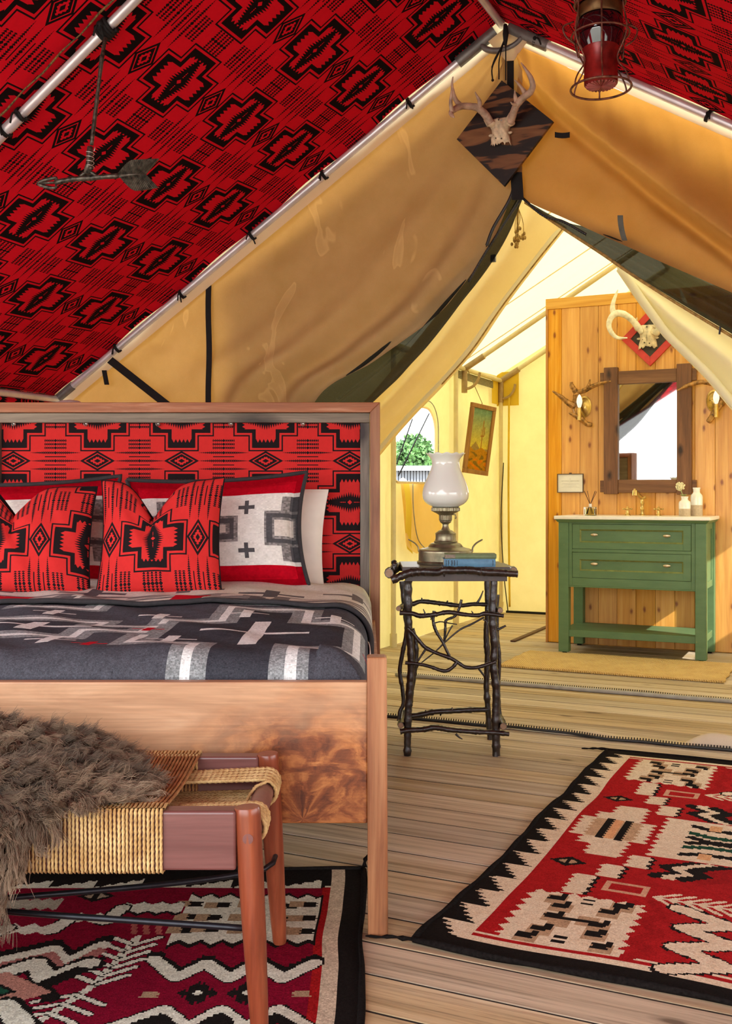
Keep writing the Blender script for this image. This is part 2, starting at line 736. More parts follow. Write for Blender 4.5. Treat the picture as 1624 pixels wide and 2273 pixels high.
def walnut():
    m = M('figured_walnut', 0.38, spec=0.4)
    v = m.coord(scale=(1.1, 8, 8))
    # grain sweeps into a flame around the crotch at the right of the panel
    pos = m.n('TexCoord').outputs['Object']
    sp = m.n('SeparateXYZ')
    m.link(pos, sp.inputs[0])
    X, Zz = E(sp.outputs[0]), E(sp.outputs[2])
    dx = X - 0.66
    dz = Zz - 0.01
    rad = E.op('SQRT', dx * dx + dz * dz * 1.3)
    nz = m.noise(v, 2.0, 6, 0.6, 0.8)
    big = m.noise(m.coord(scale=(4, 4, 6)), 1.6, 3)
    fl = m.ramp(rad + (E(big) - 0.5) * 0.20, [(0.20, (0, 0, 0)), (0.36, (1, 1, 1))])
    cx = m.n('CombineXYZ')
    m.link(rad * 9.0 + E(nz) * 1.1, cx.inputs[0])
    m.link(E.op('ARCTAN2', dz, dx) * 0.9, cx.inputs[1])
    ring = m.noise(cx.outputs[0], 2.4, 6, 0.62, 0.5)
    plain_c = m.ramp(nz, [(0.25, (0.32, 0.160, 0.075)), (0.5, (0.47, 0.265, 0.138)), (0.75, (0.58, 0.365, 0.21))])
    flame = m.ramp(ring, [(0.3, (0.055, 0.014, 0.005)), (0.47, (0.20, 0.055, 0.014)), (0.61, (0.42, 0.155, 0.042)), (0.76, (0.58, 0.28, 0.10))])
    c = m.mix(fl, flame, plain_c)
    fine = m.noise(m.coord(scale=(3, 120, 120)), 1.5, 3)
    c = m.mix(0.3, c, m.ramp(fine, [(0.3, (0.25, 0.25, 0.25)), (0.7, (0.7, 0.7, 0.7))]), 'OVERLAY')
    m.col(c)
    m.bump(fine, 0.08, 0.001)
    return m.m


MAT['walnut'] = walnut()
MAT['bed_post'] = wood('reddish_walnut_post', (0.17, 0.055, 0.018), (0.30, 0.118, 0.043), (0.40, 0.185, 0.075), 2, 1.0, 0.42, 0.5, (0.08, 0.03, 0.01), 30, 0.1, 16, 0.6)
MAT['bed_beam'] = wood('reddish_walnut_beam', (0.24, 0.075, 0.028), (0.36, 0.135, 0.055), (0.58, 0.33, 0.20), 0, 1.0, 0.55, 0, rnd=30, stretch=14, streak=0.6)
MAT['grey_wood'] = wood('grey_stained_wood', (0.10, 0.080, 0.055), (0.19, 0.150, 0.105), (0.30, 0.245, 0.175), 0, 1.2, 0.55, 0.3, (0.04, 0.03, 0.02), 30, 0.1, 12, 0.7)
MAT['grey_wood_v'] = wood('grey_stained_upright', (0.085, 0.070, 0.055), (0.165, 0.140, 0.11), (0.28, 0.245, 0.20), 2, 1.2, 0.55, 0.5, (0.03, 0.02, 0.02), 30, 0.1, 9, 0.7)
MAT['mahogany'] = wood('mahogany', (0.11, 0.022, 0.008), (0.20, 0.044, 0.017), (0.29, 0.080, 0.032), 2, 1.3, 0.28, 0, rnd=30, stretch=12, spec=0.5)
MAT['mahogany_rail'] = wood('mahogany_rail', (0.115, 0.038, 0.032), (0.150, 0.056, 0.047), (0.19, 0.076, 0.064), 0, 1.3, 0.3, 0, rnd=30, stretch=12, spec=0.5)


def rope_mat(name, dark, light):
    m = M(name, 0.75, spec=0.25)
    f1 = m.noise(m.coord(), 22, 3)
    f2 = m.noise(m.coord(scale=(1, 1, 0.35)), 420, 2)
    c = m.ramp(f1, [(0.3, dark), (0.7, light)])
    m.col(m.mix(0.4, c, m.ramp(f2, [(0.3, (0.2, 0.2, 0.2)), (0.7, (0.8, 0.8, 0.8))]), 'OVERLAY'))
    m.bump(f2, 0.4, 0.001)
    return m.m


MAT['rope'] = rope_mat('seagrass_rope', (0.40, 0.235, 0.080), (0.62, 0.45, 0.20))
MAT['rope_brown'] = rope_mat('brown_rope', (0.20, 0.075, 0.022), (0.42, 0.21, 0.075))
MAT['iron'] = plain('black_iron_rod', (0.018, 0.018, 0.022), 0.38, 0.6, 0.2, 40)
MAT['twig'] = plain('dark_varnished_twig', (0.019, 0.011, 0.007), 0.33, 0, 0.6, 70, 0.6, 0.8)
MAT['twig_end'] = plain('cut_twig_end', (0.25, 0.15, 0.08), 0.6, 0, 0.2, 60)
MAT['dark_board'] = plain('dark_brown_board', (0.045, 0.030, 0.024), 0.4, 0, 0.25, 25, 0.5)
MAT['opal'] = None


def opal():
    m = M('white_opal_glass', 0.06, spec=0.6, color=(0.83, 0.86, 0.80))
    m.b.inputs['Coat Weight'].default_value = 0.6
    m.b.inputs['Coat Roughness'].default_value = 0.03
    m.translucent(0.28, color=(0.84, 0.86, 0.78))
    return m.m


MAT['opal'] = opal()
MAT['pewter'] = plain('aged_pewter', (0.25, 0.22, 0.135), 0.36, 0.75, 0.35, 18)
MAT['green_paint'] = None


def green_paint():
    m = M('worn_green_paint', 0.5, spec=0.35)
    f1 = m.noise(m.coord(scale=(2, 6, 6)), 3, 5, 0.6)
    c = m.ramp(f1, [(0.25, (0.080, 0.155, 0.070)), (0.75, (0.115, 0.205, 0.095))])
    f2 = m.noise(m.coord(), 55, 3)
    c = m.mix(m.ramp(f2, [(0.70, (0, 0, 0)), (0.76, (0.6, 0.6, 0.6))]), c, (0.25, 0.27, 0.07))
    m.col(c)
    return m.m


MAT['green_paint'] = green_paint()
MAT['quartz'] = plain('cream_countertop', (0.84, 0.80, 0.72), 0.25, 0, 0.04, 30)
MAT['nickel'] = plain('brushed_nickel', (0.66, 0.56, 0.44), 0.28, 0.9, 0.1, 60)
MAT['brass'] = plain('brushed_brass', (0.62, 0.42, 0.13), 0.3, 0.9, 0.15, 50)
MAT['mirror_wood'] = wood('old_brown_timber', (0.095, 0.036, 0.014), (0.165, 0.066, 0.026), (0.225, 0.10, 0.042), 2, 1.2, 0.6, 0.8, (0.03, 0.012, 0.006), 30, 0.1, 14, 0.6, 0.3)
MAT['mirror_wood_h'] = wood('old_brown_rail', (0.105, 0.042, 0.016), (0.165, 0.070, 0.028), (0.215, 0.10, 0.042), 0, 1.2, 0.6, 0, rnd=30, stretch=14)


def mirror():
    m = M('mirror_glass', 0.02, 1.0, (0.88, 0.90, 0.90))
    return m.m


MAT['mirror'] = mirror()
MAT['antler_gold'] = plain('bronzed_antler', (0.36, 0.175, 0.045), 0.34, 0.45, 0.5, 40, bump=0.5)
MAT['antler'] = plain('pale_antler', (0.50, 0.36, 0.26), 0.55, 0, 0.35, 22, bump=0.3)
MAT['bone'] = plain('weathered_bone', (0.72, 0.60, 0.40), 0.6, 0, 0.25, 35, bump=0.4)
MAT['bone_white'] = plain('bleached_antler', (0.80, 0.74, 0.58), 0.45, 0, 0.2, 30)
MAT['red_paint'] = plain('red_painted_wood', (0.55, 0.030, 0.015), 0.45, 0, 0.1, 30)
MAT['slate'] = plain('dark_backing', (0.060, 0.050, 0.035), 0.7, 0, 0.2, 50)
MAT['bulb'] = None


def bulb():
    m = M('candle_bulb', 0.2, color=(0.9, 0.9, 0.88))
    m.b.inputs['Emission Color'].default_value = (1.0, 0.93, 0.8, 1)
    m.b.inputs['Emission Strength'].default_value = 0.25
    return m.m


MAT['bulb'] = bulb()
MAT['paper'] = plain('cream_paper', (0.74, 0.70, 0.60), 0.8, 0, 0.04, 20)
MAT['print'] = plain('grey_print', (0.24, 0.21, 0.16), 0.8)
MAT['print_light'] = plain('pale_print', (0.52, 0.48, 0.40), 0.8)
MAT['dark_frame'] = plain('dark_picture_frame', (0.085, 0.045, 0.018), 0.5)
MAT['ceramic'] = plain('white_glaze', (0.78, 0.76, 0.70), 0.2, 0, 0.05, 40)
MAT['stoneware'] = plain('bare_stoneware', (0.50, 0.38, 0.25), 0.75, 0, 0.1, 80)
MAT['flower'] = plain('cream_flower_buds', (0.78, 0.72, 0.46), 0.7, 0, 0.2, 90)
MAT['leaf'] = plain('pale_green_leaf', (0.42, 0.48, 0.20), 0.6, 0, 0.2, 60)
MAT['reed'] = plain('brown_reed', (0.075, 0.022, 0.010), 0.6)


def glass(name, color, rough=0.02):
    m = M(name, rough, color=color)
    m.b.inputs['Transmission Weight'].default_value = 1.0
    m.b.inputs['IOR'].default_value = 1.45
    return m.m


MAT['clear_glass'] = glass('clear_glass', (0.90, 0.95, 0.88))
MAT['green_liquid'] = glass('green_liquid', (0.74, 0.86, 0.58))
MAT['ruby_glass'] = None


def ruby():
    m = M('ruby_glass', 0.06, color=(0.012, 0.003, 0.005), spec=0.7)
    m.b.inputs['Coat Weight'].default_value = 0.8
    m.b.inputs['Coat Roughness'].default_value = 0.02
    return m.m


MAT['ruby_glass'] = ruby()
MAT['lantern_red'] = plain('red_lantern_enamel', (0.20, 0.012, 0.010), 0.3, 0.2, 0.4, 25)
MAT['lantern_pink'] = plain('worn_red_base', (0.36, 0.085, 0.075), 0.5, 0.2, 0.3, 40)
MAT['lantern_wire'] = plain('rusty_red_wire', (0.17, 0.060, 0.035), 0.45, 0.4, 0.5, 60)
MAT['brown_metal'] = plain('brown_burner_metal', (0.12, 0.062, 0.02), 0.4, 0.7, 0.4, 30)
MAT['vane'] = plain('pitted_dark_iron', (0.095, 0.085, 0.065), 0.42, 0.55, 0.6, 70, bump=0.6)
MAT['wire'] = plain('bright_wire', (0.7, 0.68, 0.62), 0.3, 0.9)
MAT['book_blue'] = plain('blue_book_cloth', (0.10, 0.225, 0.33), 0.7, 0, 0.12, 50)
MAT['book_green'] = plain('sage_book_cloth', (0.14, 0.185, 0.090), 0.7, 0, 0.12, 50)
MAT['pages'] = plain('old_page_edges', (0.42, 0.36, 0.25), 0.85, 0, 0.15, 120)
MAT['ink'] = plain('black_ink', (0.015, 0.02, 0.03), 0.7)
MAT['white_linen'] = plain('white_pillow_cotton', (0.82, 0.77, 0.69), 0.85, 0, 0.05, 8)
MAT['binding'] = plain('black_binding', (0.022, 0.020, 0.022), 0.85, 0, 0.2, 60)
MAT['wool'] = cell_cloth('woven_blanket_wool', 0.95, 420, 0.4, 0.30)
MAT['sham'] = cell_cloth('woven_sham_wool', 0.95, 500, 0.3, 0.15)
MAT['rug'] = cell_cloth('hand_woven_rug', 0.97, 300, 0.7, 0.30)
MAT['rug_black'] = plain('black_rug_yarn', (0.012, 0.010, 0.009), 0.98, 0, 0.3, 150, 0.02, 0.6)
MAT['picture'] = cell_cloth('painted_picture', 0.6, 60, 0.0, 0.10)


def jute():
    m = M('jute_weave', 0.95, spec=0.1)
    wv = m.n('TexWave', wave_type='BANDS', bands_direction='X')
    wv.inputs['Scale'].default_value = 28
    wv.inputs['Distortion'].default_value = 3
    wv.inputs['Detail'].default_value = 3
    wv.inputs['Detail Scale'].default_value = 6
    m.link(m.coord(), wv.inputs['Vector'])
    c = m.ramp(wv.outputs['Fac'], [(0.1, (0.46, 0.29, 0.10)), (0.9, (0.70, 0.49, 0.22))])
    f1 = m.noise(m.coord(), 9, 3)
    m.col(m.mix(0.3, c, m.ramp(f1, [(0.3, (0.3, 0.3, 0.3)), (0.7, (0.7, 0.7, 0.7))]), 'OVERLAY'))
    m.bump(wv.outputs['Fac'], 0.7, 0.003)
    return m.m


MAT['jute'] = jute()


def plaque_wood():
    m = M('burnt_plywood', 0.5, spec=0.4)
    v = m.coord(scale=(3.0, 3.0, 11), rot=(0, 0, 0))
    t = m.coord(rot=(0, R(-52), 0), scale=(2.2, 4, 13))
    g = m.noise(t, 1.7, 2, 0.5, 1.2)
    f3 = m.noise(m.coord(scale=(8, 8, 60)), 2, 3)
    c = m.ramp(E(g) + (E(f3) - 0.5) * 0.10, [(0.44, (0.010, 0.007, 0.006)), (0.50, (0.024, 0.013, 0.008)), (0.535, (0.15, 0.062, 0.022)), (0.70, (0.22, 0.100, 0.038))])
    m.col(c)
    return m.m


MAT['burnt'] = plaque_wood()
MAT['zip'] = plain('black_zipper', (0.014, 0.014, 0.014), 0.45, 0, 0.2, 80)
MAT['grey_tube'] = plain('grey_vinyl_tube', (0.33, 0.32, 0.29), 0.5, 0, 0.12, 20)
MAT['sill'] = canvas('beige_sill_canvas', (0.56, 0.47, 0.32), (0.66, 0.57, 0.42), 0)
MAT['ground'] = plain('gravel_ground', (0.42, 0.38, 0.30), 0.95, 0, 0.2, 6)
MAT['foliage'] = plain('tree_foliage', (0.10, 0.22, 0.055), 0.8, 0, 0.5, 4)
MAT['siding'] = plain('grey_siding', (0.20, 0.22, 0.25), 0.7, 0, 0.1, 3)
MAT['peach'] = plain('peach_awning', (0.62, 0.36, 0.24), 0.8, 0, 0.1, 3)
MAT['gap_shade'] = plain('dark_gap_shade', (0.020, 0.014, 0.009), 0.9)
MAT['vent'] = plain('grey_vent_mesh', (0.20, 0.17, 0.09), 0.9, 0, 0.4, 160)
MAT['dried'] = plain('dried_flowers', (0.42, 0.26, 0.07), 0.9, 0, 0.3, 60)

# ------------------------------------------------------------------ setting: deck
UR = -1.361                     # ridge line
RV = Vector((SP, CP, 0))        # along the ridge, away
WV = Vector((CP, -SP, 0))       # along the rear wall, right
SL = 0.612                      # roof pitch
NR = 4.27                       # rear wall of the bedroom tent
UL, UE = UR - 2.45, UR + 2.45   # side walls


def roof_z(u, z0=3.0):
    return z0 - SL * abs(u - UR)


floor = thing('floor', 'weathered plank deck running under bed, rugs and washstand', 'floor', (0, 0, 0), -PHI, kind='structure')
MB().tbox(-4.4, 2.2, -1.3, 8.75, -0.10, -0.0026).build('gap_shade_sheet', MAT['gap_shade'], floor)  # near-black sheet raised under the boards, its colour stands in for gap shade
PITCH = 0.1415
mb = MB()
mb.tbox(-4.4, 2.2, -0.0662, 0.0662, -0.0024, 0.0)
proto = mb.build('board', MAT['deck'], floor, bevel=0.0008)
k = 0
for i in range(-28, 42):
    nn = 2.81 + PITCH * (i + 0.5)
    if nn > 8.72 or nn < -1.2:
        continue
    b = proto if k == 0 else proto.copy()
    if k:
        COL.objects.link(b)
    jig = smooth_noise(i * 1.7, 3) * 0.002
    b.location = (random.uniform(-0.06, 0.06), nn, jig * 0.25)
    b.rotation_euler = (jig * 0.9, 0, jig * 0.15)
    k += 1

# ------------------------------------------------------------------ bedroom tent: lining
NF = -1.1


def lining(side):
    m = MB()

    def pt(a, b):
        s_ = a * 2.873
        n_ = NF + (4.225 - NF) * b
        u = UR + side * s_ * 0.8529
        z = 3.03 - s_ * 0.522
        fr = ((n_ - 2.655) / 1.58) % 1.0
        sag = 0.025 * math.sin(math.pi * min(1, a * 1.02)) * math.sin(math.pi * fr) ** 2
        z -= sag * 0.8
        if b > 0.995:
            n_ += 0.012 * math.sin(s_ * 11 + side)
            z -= 0.01
        return T(u, n_, z)

    def uvf(a, b):
        s_ = a * 2.873
        n_ = NF + (4.225 - NF) * b
        if side < 0:
            return ((s_ - 1.0) / 0.4, (n_ - 3.10) / 0.405 + 0.5)
        return ((s_ - 0.985) / 0.4, (n_ - 3.575) / 0.41 + 0.5)
    m.grid(pt, 60, 90, uvf)
    return m


ceil_ = thing('ceiling', 'red and black patterned wool lining under the tent roof', 'ceiling', T(UR, 0, 0), -PHI, kind='structure')
lining(-1).build('lining_panel', MAT['red_ceiling'], ceil_, True)
lining(1).build('lining_panel', MAT['red_ceiling'], ceil_, True)
# outer canvas above the lining
for side in (-1, 1):
    m = MB()
    m.grid(lambda a, b: T(UR + side * 2.62 * a, NF - 0.02 + (4.42 - NF) * b, 3.10 - SL * 2.62 * a), 4, 4)
    m.build('outer_canvas', MAT['fly'], ceil_)
# stitched hem cord beside the middle pole
pp = [T(u, 2.605, roof_z(u) + 0.016 + 0.004 * math.sin(u * 40)) for u in np.linspace(UR - 0.1, UL + 0.05, 60)]
MB().tube(pp, 0.004, 6, lobes=2, twist=300).build('stitched_cord', plain('gold_black_cord', (0.16, 0.09, 0.02), 0.7, var=0.6, scale=120), ceil_, True)



def side_wall(u, w0, w1, z0, z1):
    """side wall of patterned lining with an unseen opening added for soft side light"""
    m = MB()
    nb = 4.25
    for (na, nb_, za, zb) in ((NF, w0, 0, 1.53), (w1, nb, 0, 1.53), (w0, w1, 0, z0), (w0, w1, z1, 1.53)):
        m.grid(lambda a, b: T(u, na + (nb_ - na) * a, za + (zb - za) * b), 12, 5,
               lambda a, b: ((za + (zb - za) * b) / 0.4 + 0.3, (na + (nb_ - na) * a) / 0.405))
    return m


wl = side_wall(UL, 0.4, 3.0, 0.5, 1.44)  # openings in both side walls are added out of view as fill light
struct(tag(wl.build('wall_left', MAT['red_ceiling'], None, True), 'red and black patterned side wall below the left eave', 'wall'))
wr = side_wall(UE, 0.6, 3.3, 0.5, 1.44)
struct(tag(wr.build('wall_right', MAT['red_ceiling'], None, True), 'red and black patterned side wall on the right', 'wall'))
aw_ = MB().grid(lambda a, b: T(UE + 0.05 + 2.3 * a, NF + 5.6 * b, 1.96 - 0.12 * a), 4, 4)  # added out of view to keep sun out of the right opening
struct(tag(aw_.build('sun_blocker', MAT['fly'], None), 'canvas sheet added outside the right side wall to block the sun', 'awning'))

# ------------------------------------------------------------------ bedroom tent: poles and lashings
frame = thing('tent_frame', 'silver tubular tent frame lashed beneath the red ceiling lining', 'tent frame', T(UR, NR, 0), -PHI)


def rafter(n_, side, r=0.019, u0=0.0, u1=2.43, dz=0.0, mat='steel', name='rafter'):
    a, b = UR + side * u0, UR + side * u1
    return MB().tube([T(a, n_, roof_z(a) + dz), T(b, n_, roof_z(b) + dz)], r, 16).build(name, MAT[mat], frame, True, angle=40)


NP = 4.235
for side in (-1, 1):
    rafter(NP, side, 0.018, 0.04)
    rafter(2.655, side, 0.0165, 0.04)
    rafter(NP, side, 0.026, 0.03, 0.20, 0, 'grey_fitting', 'elbow_sleeve')
    rafter(NP, side, 0.023, 2.33, 2.45, 0, 'grey_fitting', 'eave_sleeve')
mid_du = lambda px, py: UR - UZ(px, py, 2.655)[0]
rafter(2.655, -1, 0.020, mid_du(42, 268), mid_du(-40, 345), 0, 'steel', 'coupler')
for side in (-1, 1):
    u = UR + side * 2.43
    MB().tube([T(u, NF, 1.505), T(u, NR - 0.03, 1.505)], 0.018, 14).build('eave_pole', MAT['steel'], frame, True, angle=40)
    MB().tube([T(u, NP, 0.0), T(u, NP, 1.50)], 0.018, 12).build('corner_post', MAT['steel'], frame, True, angle=40)
MB().tube([T(UR, NF, 3.0), T(UR, NP, 3.0)], 0.016, 12).build('ridge_pole', MAT['steel'], frame, True, angle=40)
# curved gusset under the apex
g = MB()
ga = [T(UR + 0.092 * math.sin(a), NP - 0.006, 2.985 - 0.040 - 0.052 * math.cos(a)) for a in np.linspace(-1.35, 1.35, 15)]
g.tube(ga, 0.016, 10, flat=0.8)
g.build('apex_gusset', MAT['grey_fitting'], frame, True)
gb = MB()
gb.ball(T(UR - 0.005, NP - 0.01, 3.03), 0.024)
gb.build('apex_knuckle', MAT['grey_fitting'], frame, True)


def lashing(n_, side, du, big=False, seed=0):
    u = UR + side * du
    c = T(u, n_, roof_z(u))
    ax = (T(u + side * 0.1, n_, roof_z(u + side * 0.1)) - c).normalized()
    nrm = ax.cross(RV).normalized()
    m = MB()
    turns = 5 if big else 2
    r = 0.026 if big else 0.0225
    pts = []
    for i in range(turns * 14 + 1):
        a = 2 * math.pi * i / 14
        t = (i / (turns * 14) - 0.5) * (0.05 if big else 0.014)
        pts.append(c + ax * t + nrm * (math.cos(a) * r) + RV * (math.sin(a) * r))
    m.tube(pts, 0.0065 if big else 0.0042, 6)
    k0 = c - RV * (r + 0.004)
    m.ball(k0, 0.014 if big else 0.008, 8, 6)
    rr = random.Random(seed)
    for q in range(2):
        d = Vector((rr.uniform(-0.02, 0.03), rr.uniform(-0.01, 0.0), rr.uniform(-0.05, -0.02)))
        m.tube(smooth_path([k0, k0 + d * 0.5 + Vector((0, -0.01, 0.008)), k0 + d], 7), 0.0035, 5)
    m.build('lashing', MAT['black'], frame, True)


for i, px in enumerate([910, 720, 560, 405, 262]):
    u, z = UZ(px, {910: 232, 720: 401, 560: 536, 405: 655, 262: 778}[px], NP)
    lashing(NP, -1, UR - u, seed=i)
for i, px in enumerate([(1190, 92), (1572, 246)]):
    u, z = UZ(px[0], px[1], NP)
    lashing(NP, 1, u - UR, seed=20 + i)
lashing(2.655, -1, mid_du(236, 66), True, 31)
lashing(2.655, -1, mid_du(48, 262), False, 32)
lashing(2.655, -1, mid_du(12, 292), False, 33)

# ------------------------------------------------------------------ drapery helper
def drape(A, B, n0, na, nb, disp, px=True):
    """ruled cloth between two curves in the plane n = n0, disp(t, s) pushes it along the ridge"""
    A3 = smooth_path([TP(x, y, n0) if px else T(x, n0, y) for x, y in A], na + 1)
    B3 = smooth_path([TP(x, y, n0) if px else T(x, n0, y) for x, y in B], na + 1)
    m = MB()

    def pt(t, s_):
        i = min(int(round(t * na)), na)
        p = A3[i].lerp(B3[i], s_)
        o = disp(t, s_, (A3[i] - B3[i]).length)
        if isinstance(o, tuple):
            return p + RV * o[0] + Vector((0, 0, o[1]))
        return p + RV * o
    m.grid(pt, na, nb)
    return m


# ------------------------------------------------------------------ rear wall of the bedroom: tan canvas
rear = thing('wall_rear', 'tan canvas gable wall tied back around the doorway', 'wall', T(UR, NR, 0), -PHI, kind='structure')


def left_disp(t, s_, L):
    d = (1 - s_) * L            # distance from the door edge
    dd = s_ * L                 # distance from the pole
    f_ = 0.046 * math.exp(-d / 0.22) * math.sin(d * 27 + 1.0) * min(1, t * 3)
    f_ += 0.075 * math.exp(-((d - 0.18) / 0.075) ** 2) * min(1, t * 1.6)
    f_ -= 0.090 * math.exp(-((d - 0.36) / 0.075) ** 2) * max(0, t - 0.22) * 1.3
    f_ += 0.020 * smooth_noise(t * 46, 5) * math.exp(-dd / 0.20) + 0.007 * smooth_noise(t * 30 + 4, 25) * math.exp(-dd / 0.7)
    f_ += 0.016 * smooth_noise(t * 9 + s_ * 2, 8)
    f_ += 0.012 * smooth_noise(s_ * 7 + t * 3, 18)
    return f_


A = [(1112, 98), (1000, 184), (860, 290), (720, 394), (580, 507), (460, 614), (330, 728), (230, 809), (150, 876), (150, 1100), (150, 1515)]
B = [(1127, 136), (1136, 220), (1141, 300), (1146, 380), (1128, 440), (1080, 545), (1010, 640), (950, 705), (820, 800), (690, 893), (640, 1120), (620, 1560)]
drape(A, B, NR, 150, 110, left_disp).build('canvas_panel', MAT['tan'], rear, True)


def right_disp(t, s_, L):
    fs = 0.10 + 0.72 * (t ** 0.75)
    q = (s_ - fs) * L
    f_ = -0.125 * math.exp(-(q / 0.11) ** 2) * (0.4 + 0.6 * min(1, t * 1.5)) if q < 0 else (-0.125 * math.exp(-(q / 0.018) ** 2) + 0.060 * math.exp(-((q - 0.045) / 0.035) ** 2)) * (0.4 + 0.6 * min(1, t * 1.5))
    d = (1 - s_) * L
    f_ += 0.02 * math.exp(-d / 0.12) * math.sin(d * 34) * min(1, t * 3)
    f_ += 0.014 * smooth_noise(t * 8 + s_ * 3, 41) + 0.008 * smooth_noise(t * 30 - s_ * 6, 43) * (1 - s_)
    return f_


A = [(1150, 98), (1220, 132), (1300, 167), (1420, 217), (1530, 264), (1624, 305), (1760, 368), (1900, 425)]
B = [(1140, 380), (1150, 425), (1168, 446), (1250, 484), (1350, 528), (1480, 588), (1624, 650), (1790, 725)]
drape(A, B, NR, 130, 100, right_disp).build('canvas_panel', MAT['tan_warm'], rear, True)
def PXY(u, n_, z):
    p = T(u, n_, z)
    return (812 + F * p.x / p.y, 1100 - F * (p.z - HC) / p.y)


drape([(1900, 425), PXY(1.06, NR, 1.54), PXY(1.085, NR, 0.9), PXY(1.085, NR, 0.0)], [(1790, 725), PXY(0.66, NR, 1.35), PXY(0.85, NR, 0.7), PXY(0.92, NR, 0.0)], NR, 40, 20, lambda t, s_, L: 0.03 * math.sin(s_ * 14) * min(1, t * 2)).build('canvas_panel', MAT['tan_warm'], rear, True)
# upper closing piece between the two panels, hidden behind the plaque
drape([(1112, 118), (1118, 240), (1130, 395)], [(1158, 118), (1160, 260), (1158, 400)], NR + 0.012, 20, 8, lambda t, s_, L: 0).build('canvas_strip', MAT['tan'], rear, True)
# pale hem strip between pole and canvas, and the apex patch
for side in (-1, 1):
    m = MB()
    m.grid(lambda a, b: T(UR + side * (0.0 + 2.43 * a), NR - 0.030, roof_z(UR + side * (0.0 + 2.43 * a)) + 0.115 - (0.186 if side < 0 else 0.168) * b), 40, 3)
    m.build('hem_strip', MAT['cream_strip'], rear, True)
m = MB()
m.prism([TP(1083, 92, 4.222), TP(1122, 135, 4.222), TP(1140, 134, 4.222), TP(1172, 88, 4.222), TP(1120, 62, 4.222)], RV * 0.003)
m.build('apex_patch', MAT['cream_strip'], rear)
# door seam webbing, straps and tabs
m = MB(); m.grid(lambda a, b: TP(1125 + 15 * b, 134 + 66 * a, 4.256), 6, 1)
m.build('webbing_strip', MAT['black'], rear, solid=0.002)
m = MB()
m.grid(lambda a, b: TP(1132 + 26 * b + 4 * a, 382 + 62 * a, 4.25), 8, 2)
m.build('door_placket', MAT['black'], rear, solid=0.002)
m = MB()
m.grid(lambda a, b: TP(457 + 12 * b, 634 + 280 * a, 4.245) - RV * 0.004 * math.sin(a * 9), 20, 1)
m.build('vertical_strap', MAT['black'], rear, solid=0.002)
m = MB()
m.grid(lambda a, b: TP(238 + 150 * a + 12 * b, 805 + 118 * a - 12 * b, 4.22), 8, 1)
m.build('brace_strap', MAT['black'], rear, solid=0.003)
m = MB()
m.grid(lambda a, b: TP(226 + 10 * b + 6 * a, 822 + 32 * a, 4.225), 4, 1)
m.build('hanging_tab', MAT['black'], rear, solid=0.003)
m = MB()
m.grid(lambda a, b: TP(1231 + 33 * a, 293 + 12 * b + 2 * math.sin(a * 3), 4.21), 4, 1)
m.build('sewn_tab', MAT['black'], rear, solid=0.003)
m = MB()
m.grid(lambda a, b: TP(1370 + 12 * b + 10 * a * a, 478 + 56 * a, 4.19), 5, 1)
m.build('sewn_tab', plain('grey_tab', (0.10, 0.11, 0.09), 0.8), rear, solid=0.003)

# ------------------------------------------------------------------ door_1: black screen flaps tied back, with zippers
door = thing('door_1', 'black mesh screen door gathered to both sides of the doorway', 'door', T(UR, NR + 0.06, 0), -PHI, kind='structure')


def mesh_disp(t, s_, L):
    return 0.035 * math.sin(s_ * 15 + 2 * t) * min(1, L / 0.15) + 0.012 * smooth_noise(t * 10 + s_ * 5, 3)


A = [(1144, 415), (1108, 470), (1050, 560), (920, 690), (795, 800), (662, 893), (560, 985)]
B = [(1158, 445), (1125, 520), (1085, 590), (1022, 672), (952, 768), (900, 826), (845, 880), (740, 985)]
drape(A, B, NR + 0.075, 90, 36, mesh_disp).build('screen_flap', MAT['mesh'], door, True)
A = [(1156, 440), (1250, 490), (1350, 512), (1450, 550), (1540, 600), (1624, 640), (1760, 700)]
B = [(1164, 448), (1238, 497), (1330, 556), (1400, 604), (1500, 668), (1624, 742), (1770, 835)]
drape(A, B, NR + 0.05, 90, 36, mesh_disp).build('screen_flap', MAT['mesh'], door, True)

drape([(1760, 700), PXY(0.60, NR + 0.05, 1.4), PXY(0.83, NR + 0.05, 0.7), PXY(0.90, NR + 0.05, 0.02)], [(1770, 835), PXY(0.42, NR + 0.05, 1.1), PXY(0.72, NR + 0.05, 0.6), PXY(0.80, NR + 0.05, 0.02)], NR + 0.05, 40, 16, lambda t, s_, L: 0.03 * math.sin(s_ * 15)).build('screen_flap', MAT['mesh'], door, True)


def zipper(px_pts, n0, nm, parent, r=0.0045, mat='zip'):
    p = smooth_path([TP(x, y, n0) for x, y in px_pts], 60)
    MB().tube(p, r, 6).build(nm, MAT[mat], parent, True)
    m = MB()
    for i, q in enumerate(resample(p, int(sum((b - a).length for a, b in zip(p, p[1:])) / 0.011))):
        m.tube([q - RV * 0.003, q - RV * 0.006 - Vector((0, 0, 0.007))], 0.0022, 4)
    o = m.build('zipper_teeth', MAT[mat], parent)
    o['kind'] = 'stuff'


